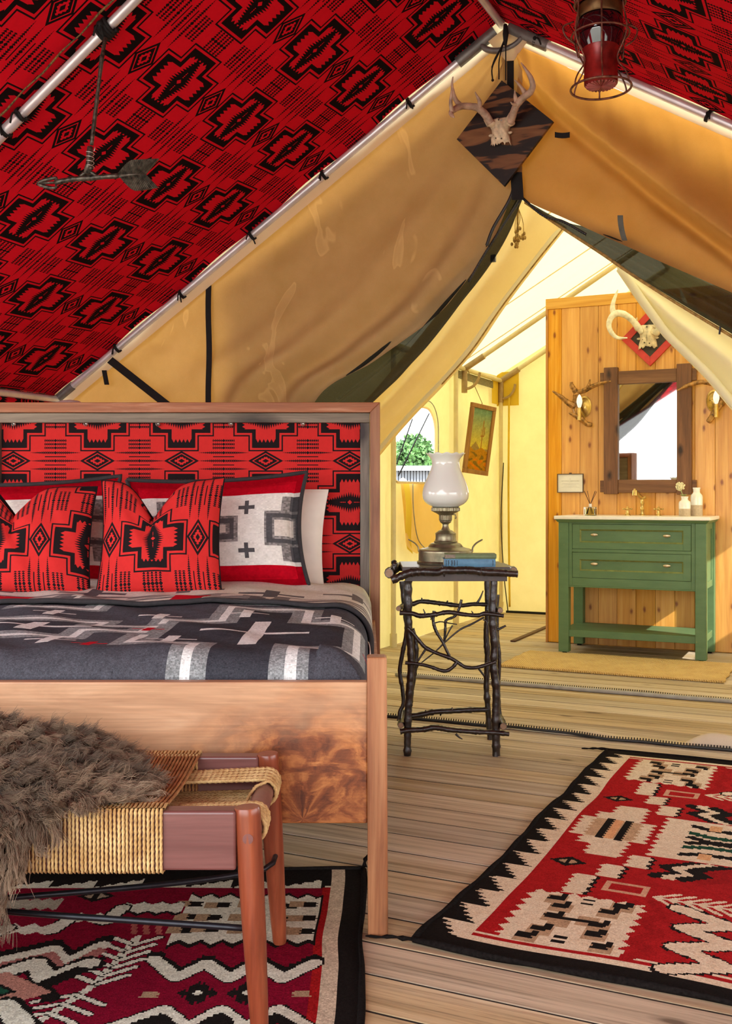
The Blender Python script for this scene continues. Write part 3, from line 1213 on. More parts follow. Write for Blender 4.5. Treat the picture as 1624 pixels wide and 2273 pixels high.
zipper([(1143, 395), (1132, 440), (1095, 505), (1080, 545)], NR - 0.01, 'zipper', door, 0.008)
zipper([(1158, 438), (1130, 480), (1078, 560), (1040, 625)], NR + 0.03, 'zipper', door, 0.006)
zipper([(1160, 440), (1205, 478), (1250, 492), (1300, 520)], NR + 0.0, 'zipper', door, 0.006)
zipper([(1165, 449), (1238, 500), (1330, 560), (1400, 608), (1500, 672), (1624, 747)], NR + 0.045, 'zipper', door, 0.007, 'dried')
MB().tube([TP(1598, 725, NR + 0.03), TP(1596, 742, NR + 0.028)], 0.004, 6).build('zipper_pull', MAT['zip'], door)
MB().tbox(*(lambda u, z: (u - 0.012, u + 0.012, NR + 0.10, NR + 0.115, z - 0.016, z + 0.016))(*UZ(1093, 573, NR + 0.1))).build('buckle', MAT['grey_fitting'], door, bevel=0.002)

# ------------------------------------------------------------------ bathroom tent
BL, BR_, BF, BB = -2.80, 0.08, 5.22, 8.58     # left, right, front, back
BS = 0.575


def bz(u):
    return 2.0 + BS * (1.44 - abs(u - UR))


cb = thing('ceiling_bathroom', 'bright cream canvas roof of the bathroom tent', 'ceiling', T(UR, 7, 0), -PHI, kind='structure')
for side in (-1, 1):
    MB().grid(lambda a, b: T(UR + side * 1.46 * a, 4.36 + (BB - 4.36) * b, bz(UR + side * 1.46 * a) + 0.03 - 0.012 * math.sin(math.pi * a) * math.sin(b * 9) ** 2), 20, 40).build('roof_panel', MAT['cream_roof'], cb, True)
for nn in (6.05, 7.05, 7.62):
    m = MB().tube([T(UR - 1.42, nn, bz(UR - 1.42) + 0.022), T(UR, nn, bz(UR) + 0.022)], 0.004, 6)
    m.build('roof_seam', MAT['cream_strip'], cb)

# left wall with the window opening
WN0, WN1, WZ0, WZ1 = 6.36, 7.09, 1.09, 1.63
wcx, wcz = (WN0 + WN1) / 2, (WZ0 + WZ1) / 2


def hole_pt(ang):
    """rounded top corners, square bottom"""
    c_, s_ = math.cos(ang), math.sin(ang)
    hx, hz = (WN1 - WN0) / 2, (WZ1 - WZ0) / 2
    t = min(hx / max(1e-6, abs(c_)), hz / max(1e-6, abs(s_)))
    x, z = c_ * t, s_ * t
    r = 0.17
    if z > hz - r and abs(x) > hx - r:
        lo, hi = 0.0, t
        for _ in range(24):
            md = (lo + hi) / 2
            xx, zz = abs(c_ * md), s_ * md
            inside = not (zz > hz - r and xx > hx - r and math.hypot(xx - hx + r, zz - hz + r) > r)
            lo, hi = (md, hi) if inside else (lo, md)
        x, z = c_ * lo, s_ * lo
    return wcx + x, wcz + z


def outer_pt(ang, a0, a1, b0, b1):
    c_, s_ = math.cos(ang), math.sin(ang)
    tx_ = ((a1 if c_ > 0 else a0) - wcx) / c_ if abs(c_) > 1e-6 else 1e9
    tz_ = ((b1 if s_ > 0 else b0) - wcz) / s_ if abs(s_) > 1e-6 else 1e9
    t = min(tx_, tz_)
    return wcx + c_ * t, wcz + s_ * t


a0, a1, b0, b1 = 4.36, BB, 0.0, 2.03
angs = sorted([2 * math.pi * i / 96 for i in range(96)] + [math.atan2(z - wcz, x - wcx) % (2 * math.pi) for x in (a0, a1) for z in (b0, b1)] + [math.atan2(z - wcz, x - wcx) % (2 * math.pi) for x in (WN0, WN1) for z in (WZ0,)])
m = MB()
RING = 14
vs = []
for a in angs:
    h_, o_ = hole_pt(a), outer_pt(a, a0, a1, b0, b1)
    for k in range(RING + 1):
        t = (k / RING) ** 1.5
        n_, z_ = h_[0] + (o_[0] - h_[0]) * t, h_[1] + (o_[1] - h_[1]) * t
        bulge = 0.016 * smooth_noise(n_ * 3.1, 4) * min(1, k / 2) + 0.01 * smooth_noise(z_ * 4 + n_, 6)
        vs.append(T(BL + bulge, n_, z_))
fs = []
NA = len(angs)
for i in range(NA):
    j = (i + 1) % NA
    for k in range(RING):
        fs.append((i * (RING + 1) + k, j * (RING + 1) + k, j * (RING + 1) + k + 1, i * (RING + 1) + k + 1))
m.add(vs, fs)
wbl = struct(tag(m.build('wall_bathroom_left', MAT['cream'], None, True), 'pale yellow canvas side wall with a zip window and hanging picture', 'wall'))
win = thing('window_1', 'round-topped tent window with its amber cover rolled down', 'window', T(BL, wcx, WZ0), -PHI, kind='structure')
loop = [hole_pt(2 * math.pi * i / 72) for i in range(73)]
MB().tube([T(BL + 0.008, a, b) for a, b in loop], 0.009, 6, caps=False).build('window_binding', MAT['cream_strip'], win, True)
loop2 = [(wcx + (a - wcx) * 1.16, wcz + 0.02 + (b - wcz) * 1.12) for a, b in loop if b > WZ0 + 0.01]
MB().tube([T(BL + 0.012, a, b) for a, b in loop2], 0.004, 5).build('window_zipper', MAT['grey_tube'], win, True)
# the cover hangs below the opening: rounded bottom, folded left edge
m = MB()


def cover(a, b):
    wdt = 0.36 * (1 - max(0, (b - 0.78) / 0.22) ** 2.4 * 0.55)
    n_ = wcx + (a - 0.5) * 2 * wdt + 0.03
    return T(BL + 0.035 + 0.018 * math.sin(a * 8 + b * 2) + 0.02 * b, n_, WZ0 - 0.01 - 0.48 * b)


m.grid(cover, 24, 24)
m.build('window_cover', MAT['amber_flap'], win, True)
m = MB()
m.grid(lambda a, b: T(BL + 0.075 + 0.015 * math.sin(b * 5), wcx - 0.38 + 0.10 * a + 0.10 * b * b, WZ0 - 0.01 - (0.44 + 0.04 * a) * b), 6, 24)
m.build('cover_fold', MAT['yellow_patch'], win, True)
MB().tube(smooth_path([cover(0.2, 0.0) + WV * 0.01, cover(0.22, 0.4) + WV * 0.01, cover(0.4, 0.8) + WV * 0.01, cover(0.62, 0.99) + WV * 0.01], 30), 0.004, 5).build('cover_zipper', MAT['grey_tube'], win, True)

# back wall, right wall with a side opening that lets the low sun in
m = MB()
m.grid(lambda a, b: T(BL + (BR_ - BL) * a, BB + 0.018 * smooth_noise(a * 9, 2) * (1 - b) - 0.05 * math.exp(-b * 14), 0.0 + (bz(BL + (BR_ - BL) * a) + 0.03) * b), 40, 20)
struct(tag(m.build('wall_bathroom_rear', MAT['cream'], None, True), 'pale cream canvas end wall beyond the pine partition', 'wall'))
m = MB()
SW0, SW1, SZ0, SZ1 = 6.14, 6.64, 0.72, 1.26
for r_ in ((4.36, SW0, 0, 2.03), (SW1, BB, 0, 2.03), (SW0, SW1, 0, SZ0), (SW0, SW1, SZ1, 2.03)):
    m.grid(lambda a, b: T(BR_, r_[0] + (r_[1] - r_[0]) * a, r_[2] + (r_[3] - r_[2]) * b), 8, 6)
struct(tag(m.build('wall_bathroom_right', MAT['cream'], None, True), 'cream canvas side wall behind the right end of the washstand', 'wall'))

# cream entrance flaps of the bathroom tent
door2 = thing('door_2', 'cream canvas entrance flaps of the bathroom tent drawn aside', 'door', T(UR, BF, 0), -PHI, kind='structure')


def flapL(t, s_, L):
    q = 0.05 * math.sin(s_ * 7.5 + 0.6) * min(1, L / 0.2) + 0.02 * math.sin(s_ * 19 + t * 3) * t
    return q + 0.015 * smooth_noise(t * 6 + s_ * 3, 12)


A = [(1128, 425), (1075, 540), (985, 668), (850, 835), (700, 1000), (600, 1120)]
B = [(1252, 500), (1180, 590), (1110, 682), (1046, 775), (980, 850), (905, 928), (835, 1012), (760, 1110)]
drape(A, B, BF, 80, 50, flapL).build('entrance_flap', MAT['cream_flap'], door2, True)
# turned-back edge of the left flap
A = [(1215, 535), (1150, 620), (1080, 712), (1020, 795), (950, 872), (880, 945), (800, 1040)]
drape(A, [(x, y + 1) for x, y in B], BF - 0.03, 60, 12, lambda t, s_, L: -0.03 * math.sin(s_ * 3.1)).build('flap_hem', MAT['cream_roof'], door2, True)
zipper([(x + 1, y + 2) for x, y in B[:5]], BF - 0.02, 'zipper', door2, 0.0045, 'dried')
A = [(1368, 594), (1415, 668), (1440, 705), (1470, 746), (1508, 784), (1563, 839), (1623, 910), (1720, 1010)]
B = [(1372, 590), (1430, 622), (1520, 672), (1640, 740), (1800, 840), (1900, 900)]
drape(A, B, BF, 50, 30, lambda t, s_, L: 0.05 * math.sin(s_ * 9 + 0.3) * min(1, L / 0.25)).build('entrance_flap', MAT['cream_roof'], door2, True)
drape([(1720, 1010), PXY(-0.24, BF, 0.6), PXY(-0.18, BF, 0.02)], [(1900, 900), PXY(0.06, BF, 0.8), PXY(0.06, BF, 0.02)], BF, 40, 24, lambda t, s_, L: 0.03 * math.sin(s_ * 13) * min(1, t * 3)).build('entrance_flap', MAT['cream_roof'], door2, True)
m = MB().tube(smooth_path([TP(x, y, BF - 0.03) for x, y in [(1376, 596), (1424, 666), (1450, 702), (1480, 742), (1518, 779), (1573, 833), (1633, 903), (1730, 1003)]], 30), 0.022, 10)
m.build('rolled_edge', MAT['cream_roof'], door2, True)

# cream frame of the bathroom tent
bf = thing('bathroom_frame', 'cream painted pole frame inside the bathroom tent', 'tent frame', T(BL, BB, 0), -PHI)
PU = BL + 0.045
for nn in (6.25, 7.43, 8.535):
    MB().tube([T(PU, nn, 0), T(PU, nn, 1.985)], 0.017, 12).build('upright', MAT['cream_pole'], bf, True, angle=40)
    MB().tube([T(PU, nn, 0), T(PU, nn, 0.09)], 0.024, 12).build('foot_sleeve', MAT['cream_pole'], bf, True, angle=40)
MB().tube([T(PU, 4.4, 1.985), T(PU, 8.55, 1.985)], 0.018, 12).build('eave_pole', MAT['cream_pole'], bf, True, angle=40)
for nn in (7.62, 8.535):
    MB().tube([T(PU, nn, 1.985), T(UR, nn, bz(UR) - 0.01)], 0.019, 12).build('rafter', MAT['cream_pole'], bf, True, angle=40)
MB().tube([T(UR, 4.4, bz(UR)), T(UR, 8.55, bz(UR))], 0.017, 12).build('ridge_pole', MAT['cream_pole'], bf, True, angle=40)
# corner elbow with curved gusset
for nn, dn in ((8.535, 1), (7.62, 1)):
    m = MB()
    m.tube([T(PU, nn, 1.80), T(PU, nn, 2.0)], 0.023, 12)
    m.tube([T(PU, nn, 1.985), T(PU + 0.16, nn, 1.985 + 0.16 * 0.58)], 0.024, 12)
    m.tube([T(PU + 0.02 + 0.11 * math.sin(a), nn - 0.01, 1.83 + 0.13 * (1 - math.cos(a))) for a in np.linspace(0, 1.5, 9)], 0.011, 8)
    m.build('corner_elbow', plain('tan_elbow', (0.36, 0.25, 0.11), 0.6), bf, True, angle=40)
# yellow reinforcement in the corner
m = MB()
m.bx(T, BL + 0.005, BL + 0.20, BB - 0.035, BB - 0.03, 1.77, 2.06)
m.build('reinforcement', MAT['yellow_patch'], bf)
m = MB()
m.bx(T, BL + 0.022, BL + 0.026, BB - 0.22, BB - 0.03, 1.78, 1.99)
m.build('reinforcement', MAT['yellow_patch'], bf)
m = MB()
m.bx(T, BL + 0.028, BL + 0.034, 7.52, 8.36, 1.905, 1.965)
m.build('vent_panel', MAT['vent'], bf)
MB().tube(smooth_path([T(PU + 0.035, 8.50, 1.28), T(PU + 0.02, 8.48, 0.8), T(PU + 0.05, 8.46, 0.35), T(PU + 0.10, 8.42, 0.02)], 20), 0.010, 6, flat=0.4).build('hanging_strap', MAT['black'], bf, True)
MB().tube(smooth_path([T(PU + 0.075, 8.53, 1.86), T(PU + 0.07, 8.53, 1.0), T(PU + 0.08, 8.53, 0.05)], 20), 0.009, 6).build('wall_cord', MAT['yellow_patch'], bf, True)
MB().tbox(BL + 0.1, BR_, BB - 0.075, BB - 0.05, 0.0, 0.018).build('sod_cloth', MAT['black'], bf)

# ------------------------------------------------------------------ pine partition
part = thing('wall_partition', 'honey pine board partition behind the washstand', 'wall', T(-1.914, 6.92, 0), -PHI, kind='structure')
NPW = 6.92
MB().tbox(-1.905, -0.20, NPW + 0.016, NPW + 0.045, 0.0, 2.31).build('backing', MAT['pine'], part)
e0 = -1.928
for i in range(14):
    u0, u1 = max(e0 + 0.124 * i, -1.898), e0 + 0.124 * (i + 1)
    MB().tbox(u0 + 0.0008, u1 - 0.0008, NPW, NPW + 0.018, 0.004, 2.268).build('board', MAT['pine'], part, bevel=0.0025)
MB().tbox(-1.914, -0.19, NPW - 0.006, NPW + 0.05, 2.268, 2.340).build('top_rail', wood('pine_rail', (0.60, 0.27, 0.045), (0.70, 0.36, 0.07), (0.78, 0.44, 0.11), 0, 1.0, 0.4, 1.1, (0.26, 0.07, 0.008), 40, 0.1, 20, 0.3), part, bevel=0.002)
MB().tbox(-1.914, -1.898, NPW - 0.004, NPW + 0.05, 0.0, 2.34).build('corner_trim', wood('pine_trim', (0.42, 0.15, 0.02), (0.52, 0.20, 0.03), (0.58, 0.25, 0.05), 2, 1.0, 0.4, 1.5, (0.2, 0.05, 0.006), 40, 0.1, 20, 0.3), part, bevel=0.002)

# loose batten on the bathroom floor, zipper sills on the deck
o = MB().bx(T, -2.135, -2.10, 6.82, 7.76, 0.0, 0.012).build('floor_batten', plain('dark_batten', (0.085, 0.032, 0.012), 0.7), None, bevel=0.003)
tag(o, 'thin dark batten lying loose on the bathroom deck beside the pine partition', 'batten')


def sill(name, n0, lab, wid, hump, mat, seed, back_tube):
    t = thing(name, lab, 'zipper sill', T(UR, n0, 0), -PHI)
    m = MB()

    def pt(a, b):
        u = -2.3 + 3.4 * a
        lift = 0.003 + hump * max(0, smooth_noise(u * 4.0, seed)) * math.sin(math.pi * b) * (1.0 if u > -0.75 else 0.25)
        return T(u, n0 + wid * b + 0.012 * smooth_noise(u * 2.5, seed + 1) * (1 - b), lift)
    m.grid(pt, 160, 8)
    m.build('canvas_strip', mat, t, True, solid=0.003)
    zp = []
    for i in range(200):
        u = -2.3 + 3.4 * i / 199
        zp.append(T(u, n0 - 0.006 + 0.012 * smooth_noise(u * 2.5, seed + 1) + 0.012 * smooth_noise(u * 6.5, seed + 2), 0.007 + 0.5 * hump * max(0, smooth_noise(u * 3.1, seed + 3))))
    MB().tube(zp, 0.0075, 6, flat=0.8).build('zipper', MAT['zip'], t, True)
    m = MB()
    for q in resample(zp, 300):
        m.tube([q + Vector((0, 0, 0.004)), q + Vector((0, 0, 0.013)) + RV * 0.004], 0.0026, 4)
    m.build('zipper_teeth', MAT['zip'], t)['kind'] = 'stuff'
    if back_tube:
        m = MB().tube([T(-2.3 + 3.4 * i / 60, n0 - 0.035 + 0.006 * smooth_noise(i * 0.4, 3), 0.011) for i in range(61)], 0.011, 8)
        m.build('grey_tube', MAT['grey_tube'], t, True)
    return t


sill('zipper_sill', 4.262, 'black toothed zipper on beige canvas hem along the deck behind the twig table', 0.085, 0.075, MAT['sill'], 5, False)
sill('zipper_sill', 5.285, 'grey tube sill with a loose black zipper before the jute mat', 0.03, 0.012, MAT['grey_tube'], 15, True)

# ------------------------------------------------------------------ outdoors beyond the window
g = MB().grid(lambda a, b: T(-70 + 140 * a, -50 + 130 * b, -0.5), 6, 6)
struct(tag(g.build('ground', MAT['ground']), 'pale gravel ground outside the tent', 'ground'))
mb = MB()
# foliage: many small leaf quads on a round crown
fol = MB()
rr = random.Random(5)
Yt = 34.0


def leafball(c, r, n_):
    for _ in range(n_):
        d = Vector((rr.gauss(0, 1), rr.gauss(0, 1), rr.gauss(0, 1))).normalized() * r * rr.uniform(0.6, 1.08)
        p = c + d
        s1 = Vector((rr.uniform(-1, 1), rr.uniform(-1, 1), rr.uniform(-1, 1))).normalized() * 0.085
        s2 = s1.cross(Vector((rr.uniform(-1, 1), rr.uniform(-1, 1), rr.uniform(-1, 1)))).normalized() * 0.055
        fol.add([p - s1, p + s2, p + s1, p - s2], [(0, 1, 2, 3)])


tree = thing('tree', 'round green leafy tree seen through the tent window', 'tree', (1.3, Yt, -0.5))
for (dx, dz, r) in ((0.0, 1.55, 0.95), (-0.7, 1.2, 0.8), (0.75, 1.25, 0.75), (0.1, 2.1, 0.65), (-1.3, 0.9, 0.7), (1.4, 0.8, 0.6)):
    leafball(Vector((1.45 + dx, Yt + rr.uniform(-0.4, 0.4), dz + 0.25)), r, 1300)
fol.build('foliage', MAT['foliage'], tree)
MB().tube([(1.4, Yt, -0.5), (1.42, Yt, 0.4), (1.35, Yt, 1.4)], [0.16, 0.13, 0.08], 8).build('trunk', plain('bark', (0.12, 0.08, 0.05), 0.9), tree, True)
sh = thing('shed', 'low grey corrugated shed seen through the tent window', 'shed', (2.6, 26, -0.5))
m = MB()
for i in range(60):
    x0 = 0.75 + 0.075 * i
    m.xbox(x0, x0 + 0.05, 25.95 - (0.02 if i % 2 else 0), 28, -0.5, 1.62)
m.xbox(0.7, 5.3, 26.0, 28.0, -0.5, 1.60)
m.build('siding', MAT['siding'], sh)
MB().xbox(0.6, 5.4, 25.7, 28.2, 1.62, 1.74).build('roof', plain('shed_roof', (0.42, 0.45, 0.5), 0.5), sh)
aw = MB().prism([(0.55, 24.0, -0.5), (1.35, 24.0, -0.5), (1.10, 24.0, 1.22), (0.86, 24.0, 1.42), (0.6, 24.0, 1.15)], (0, 1.2, 0))
tag(aw.build('canvas_awning', MAT['peach']), 'peach canvas awning beside the grey shed outside', 'awning')
gl = thing('guy_lines', 'two dark guy lines crossing outside the round-topped window', 'rope', T(BL - 0.1, 6.7, 1.1), -PHI)
for q, (pa, pb) in enumerate((((952, 918), (884, 1056)), ((915, 930), (880, 1030)))):
    na, za = NZ(*pa, BL - 0.1)
    nb, zb = NZ(*pb, BL - 0.1)
    MB().tube([T(BL - 0.1, na, za), T(BL - 0.1, nb, zb)], 0.0055, 6).build('rope', MAT['black'], gl, True)

# ------------------------------------------------------------------ bed
BX0, BX1 = -1.655, 0.052
YF, YH = 2.335, 4.42
bed = thing('bed', 'walnut platform bed with upholstered red headboard and flame-figured footboard', 'bed', ((BX0 + BX1) / 2, 3.4, 0))
for x0 in (0.004, BX0):
    m = MB()
    m.hexa([Vector(p) for p in ((x0, YF, 0), (x0 + 0.046, YF, 0), (x0 + 0.046, YF + 0.055, 0), (x0, YF + 0.055, 0),
                                (x0 - 0.002, YF, 0.635), (x0 + 0.043, YF, 0.635), (x0 + 0.043, YF + 0.055, 0.635), (x0 - 0.002, YF + 0.055, 0.635))])
    m.build('foot_post', MAT['bed_post'], bed, bevel=0.005)
o = MB().xbox(BX0 + 0.046, 0.004, YF + 0.008, YF + 0.042, 0.258, 0.578).build('footboard', MAT['walnut'], None, bevel=0.004)
o.parent = bed
o.location = o.location - bed.location
for x0 in (0.008, BX0 + 0.008):
    MB().xbox(x0, x0 + 0.030, YF + 0.055, YH + 0.02, 0.20, 0.47).build('side_rail', MAT['bed_beam'], bed, bevel=0.003)
hb = MB()
HX0, HX1, HT = BX0, 0.060, 1.398
hf = thing('headboard', None, None, ((HX0 + HX1) / 2, YH, 0))
hf.parent = bed
hf.location = hf.location - bed.location
W1 = 0.043
m = MB()
m.prism([(HX0, YH, HT), (HX1, YH, HT), (HX1 - W1, YH, HT - W1), (HX0 + W1, YH, HT - W1)], (0, 0.09, 0))
m.build('top_beam', MAT['bed_beam'], hf, bevel=0.0025)
for (xa, xb) in ((HX1, HX1 - W1), (HX0, HX0 + W1)):
    m = MB()
    m.prism([(xa, YH, HT), (xb, YH, HT - W1), (xb, YH, 0.0), (xa, YH, 0.0)], (0, 0.09, 0))
    m.build('frame_upright', MAT['bed_post'], hf, bevel=0.0025)
W2 = 0.042
MB().xbox(HX0 + W1 + 0.001, HX1 - W1 - 0.001, YH + 0.022, YH + 0.055, HT - W1 - W2, HT - W1 - 0.001).build('inner_rail', MAT['grey_wood'], hf, bevel=0.002)
for xa in (HX1 - W1 - W2, HX0 + W1):
    MB().xbox(xa + 0.0005, xa + W2 - 0.001, YH + 0.023, YH + 0.055, 0.3, HT - W1 - W2 - 0.0008).build('inner_stile', MAT['grey_wood_v'], hf, bevel=0.002)
m = MB()
px0, px1, pz0, pz1 = HX0 + W1 + W2, HX1 - W1 - W2, 0.35, HT - W1 - W2
PH = 0.3625
Xc = WP(403, 1023, YH + 0.05).x
Zc = WP(403, 1023, YH + 0.05).z
m.grid(lambda a, b: Vector((px0 + (px1 - px0) * a, YH + 0.050 - 0.004 * math.sin(math.pi * b), pz0 + (pz1 - pz0) * b)), 30, 20,
       lambda a, b: ((px0 + (px1 - px0) * a - Xc) / PH, (pz0 + (pz1 - pz0) * b - Zc) / (PH * 0.985)))
m.build('wool_panel', MAT['red_cushion'], hf, True)
MB().xbox(px0 - 0.03, px1 + 0.03, YH + 0.056, YH + 0.075, 0.3, HT - 0.05).build('back_panel', MAT['grey_wood'], hf)
for i, pxx in enumerate((30, 190, 350, 512, 672)):
    c = WP(pxx, 941, YH + 0.03)
    m = MB()
    m.lathe([(0.0065, -0.004), (0.0105, -0.001), (0.0105, 0.001), (0.0065, 0.004)], (0, 0, 0), 12)
    rot = Matrix.Rotation(R(90), 3, 'X')
    m.v = [rot @ p + c for p in m.v]
    m.ball(c + Vector((0.002, 0.002, 0.001)), 0.006, 8, 6)
    m.build('snap_button', MAT['wire'], hf, True)

# mattress with the fitted sheet just showing at the side
MXL, MXR = BX0 + 0.05, -0.012
ZT = 0.642
mt = MB().xbox(MXL, MXR, YF + 0.06, YH - 0.01, 0.30, ZT - 0.045).build('mattress', MAT['white_linen'], None, bevel=0.06, seg=4)
tag(mt, 'white mattress under the blankets on the walnut bed', 'mattress')


def colour_cells(o, cols):
    at = o.data.attributes.new('yarn', 'FLOAT_COLOR', 'FACE')
    c4 = np.ones((len(cols), 4), dtype=np.float32)
    c4[:, :3] = cols
    at.data.foreach_set('color', c4.ravel())


def lin(r, g, b):
    f_ = lambda c: (c / 255 / 12.92) if c / 255 <= 0.04045 else ((c / 255 + 0.055) / 1.055) ** 2.4
    return np.array([f_(r), f_(g), f_(b)])


def cell_grid(fn, colf, A0, A1, NA_, B0, B1, NB_):
    """grid whose faces take a colour from colf(a, b); fn maps (a, b) to a world point"""
    m = MB()
    aa = np.linspace(A0, A1, NA_ + 1)
    bb = np.linspace(B0, B1, NB_ + 1)
    vs = [fn(a, b) for a in aa for b in bb]
    i, j = np.meshgrid(np.arange(NA_), np.arange(NB_), indexing='ij')
    q = (i * (NB_ + 1) + j).ravel()
    fs = np.stack([q, q + NB_ + 1, q + NB_ + 2, q + 1], 1)
    m.v = [Vector(v) for v in vs]
    m.f = [tuple(x) for x in fs.tolist()]
    ac = (aa[:-1] + aa[1:]) / 2
    bc = (bb[:-1] + bb[1:]) / 2
    Am, Bm = np.meshgrid(ac, bc, indexing='ij')
    cols = colf(Am, Bm).reshape(-1, 3)
    return m, cols


# blanket: s runs across the bed and down the right side, t runs from the foot upwards and back
BLX0, BLXR = BX0 + 0.03, 0.006
RADX, RADY = 0.12, 0.10


def roll(d, rad, start):
    """distance d past 'start' rolls over an edge of radius rad: returns (out, drop)"""
    if d <= 0:
        return d, 0.0
    q = d / rad
    if q < math.pi / 2:
        return rad * math.sin(q), rad * (1 - math.cos(q))
    return rad, rad + (d - rad * math.pi / 2)


def blanket_pt(x, y, lift=0.0):
    """x, y: flat cloth coordinates; folds down at the right side and at the foot"""
    ex = BLXR - RADX
    dx, zx = roll(x - ex, RADX + lift, ex)
    X = ex + dx if x > ex else x
    if x < BLX0 + RADX:
        d2, z2 = roll(BLX0 + RADX - x, RADX, 0)
        X = BLX0 + RADX - d2
        zx = z2
    ey = YF + 0.066 + RADY
    dy, zy = roll(ey - y, RADY, ey)
    Y = ey - dy if y < ey else y
    z = ZT + lift - zx - zy
    # soft undulation of the top
    top = max(0, 1 - (zx + zy) / 0.05)
    z += top * (0.007 * smooth_noise(x * 5 + 3, 4) + 0.007 * smooth_noise(y * 6, 9) + 0.006 * smooth_noise(x * 9 + y * 7, 2))
    z -= 0.012 * max(0, (x + 0.5) / 0.5) * top
    # soft crowning corner at the foot
    if zx > 0 and zy > 0:
        z = ZT - max(zx, zy) - 0.25 * min(zx, zy)
    return Vector((X, Y, max(z, 0.42)))


GR = lin(72, 74, 80)
MIDC = lin(134, 140, 140)
WHT = lin(214, 220, 216)
DRK = lin(58, 60, 66)
REDC = lin(178, 14, 34)


def plus_d(x, y, cx, cy, A_, W_, B_=None, V_=None):
    """signed measure of a plus: arms A_ long in x (half width W_), B_ long in y (half width V_)"""
    B_ = A_ if B_ is None else B_
    V_ = W_ if V_ is None else V_
    a, b = np.abs(x - cx), np.abs(y - cy)
    return np.minimum(np.maximum(a - A_, b - W_), np.maximum(a - V_, b - B_))


def put(c, mask, col):
    c[mask] = col


def heather(c, amt=0.10):
    c *= (1 + RNG.normal(0, amt, c.shape[:2]))[..., None]
    return np.clip(c, 0.0, 1.0)


def blanket_col(x, y):
    c = np.zeros(x.shape + (3,))
    c[:] = GR
    chk = (RNG.random(x.shape) < 0.5)
    motifs = [(-0.30, 2.80, 0.33, 0.285, 0.52, 0.165), (-0.92, 2.86, 0.36, 0.115, 0.21, 0.20), (-0.98, 3.75, 0.34, 0.14, 0.5, 0.165), (-0.30, 3.75, 0.34, 0.14, 0.4, 0.165), (-1.22, 2.62, 0.28, 0.05, 0.05, 0.2)]
    for (cx, cy, A_, W_, B_, V_) in motifs:
        d = plus_d(x, y, cx, cy, A_, W_, B_, V_)
        put(c, (d < 0) & chk, MIDC * 1.15)
        put(c, (d < 0) & ~chk, MIDC * 0.8)
        put(c, (d < -0.030) & (d > -0.056), WHT)
        put(c, d < -0.092, DRK)
        d2 = plus_d(x, y, cx, cy, A_ * 0.45, 0.013, B_ * 0.42, 0.024)
        put(c, d2 < 0, WHT)
    for (cx, cy) in ((-0.62, 3.13), (-0.36, 3.15), (-0.09, 3.12), (-0.50, 2.66), (-0.80, 2.62), (-0.95, 3.16), (-1.25, 3.1)):
        put(c, plus_d(x, y, cx, cy, 0.065, 0.007, 0.065, 0.016) < 0, WHT)
    for (cx, cy) in ((-0.60, 2.86), (-0.68, 2.545), (0.06, 2.75), (0.10, 2.9)):
        put(c, plus_d(x, y, cx, cy, 0.045, 0.006, 0.045, 0.012) < 0, REDC)
    return heather(c)


m, cols = cell_grid(lambda a, b: blanket_pt(a, b), blanket_col, BLX0 - 0.1, BLXR + 0.14, 400, YF - 0.16, 3.52, 300)
bl = m.build('blanket', MAT['wool'], None, True)
colour_cells(bl, cols)
tag(bl, 'charcoal grey wool blanket with white stepped crosses covering the bed', 'blanket')


def band_col(x, y):
    c = np.zeros(x.shape + (3,))
    c[:] = lin(210, 210, 198)
    GM = lin(122, 120, 118)
    for cx in (-1.30, -0.66, -0.02):
        put(c, (np.abs(x - cx) < 0.30) & (np.abs(y - 3.56) < 0.10), GM)
        put(c, (np.abs(x - cx) < 0.24) & (np.abs(y - 3.56) < 0.055), lin(198, 192, 182))
        put(c, (np.abs(x - cx) < 0.16) & (np.abs(y - 3.56) < 0.025), GM)
        put(c, plus_d(x, y, cx + 0.32, 3.72, 0.12, 0.018, 0.09, 0.026) < 0, lin(92, 92, 94))
        put(c, plus_d(x, y, cx + 0.30, 3.44, 0.12, 0.018, 0.07, 0.026) < 0, lin(92, 92, 94))
        put(c, plus_d(x, y, cx, 3.82, 0.14, 0.02, 0.08, 0.026) < 0, lin(112, 110, 108))
    put(c, (np.abs(x + 0.595) < 0.055) & (y < 3.62), REDC)
    put(c, (np.abs(x + 1.19) < 0.065) & (y < 3.62), REDC)
    return heather(c, 0.05)


m, cols = cell_grid(lambda a, b: blanket_pt(a, b, 0.014 + 0.004 * math.sin(a * 9)), band_col, BLX0 - 0.1, BLXR + 0.17, 330, 3.36, 4.38, 170)
bb = m.build('turned_down_sheet', MAT['wool'], bl, True)
bb['label'] = 'pale cream and grey reverse side folded back below the pillows'
colour_cells(bb, cols)
ep = [blanket_pt(x, 3.36 + 0.012 * smooth_noise(x * 5, 7), 0.012) for x in np.linspace(BLX0 - 0.1, BLXR + 0.17, 140)]
MB().tube(ep, 0.0085, 8).build('bound_edge', MAT['binding'], bl, True)
# corner of the sheet at the side
m = MB()
m.grid(lambda a, b: Vector((0.008 + 0.010 * b + 0.004 * math.sin(a * 7), 3.05 + 0.45 * a, 0.50 + 0.05 * a - 0.10 * b + 0.02 * math.sin(a * 5))), 14, 5)
m.build('sheet_corner', MAT['white_linen'], bl, True, solid=0.003)

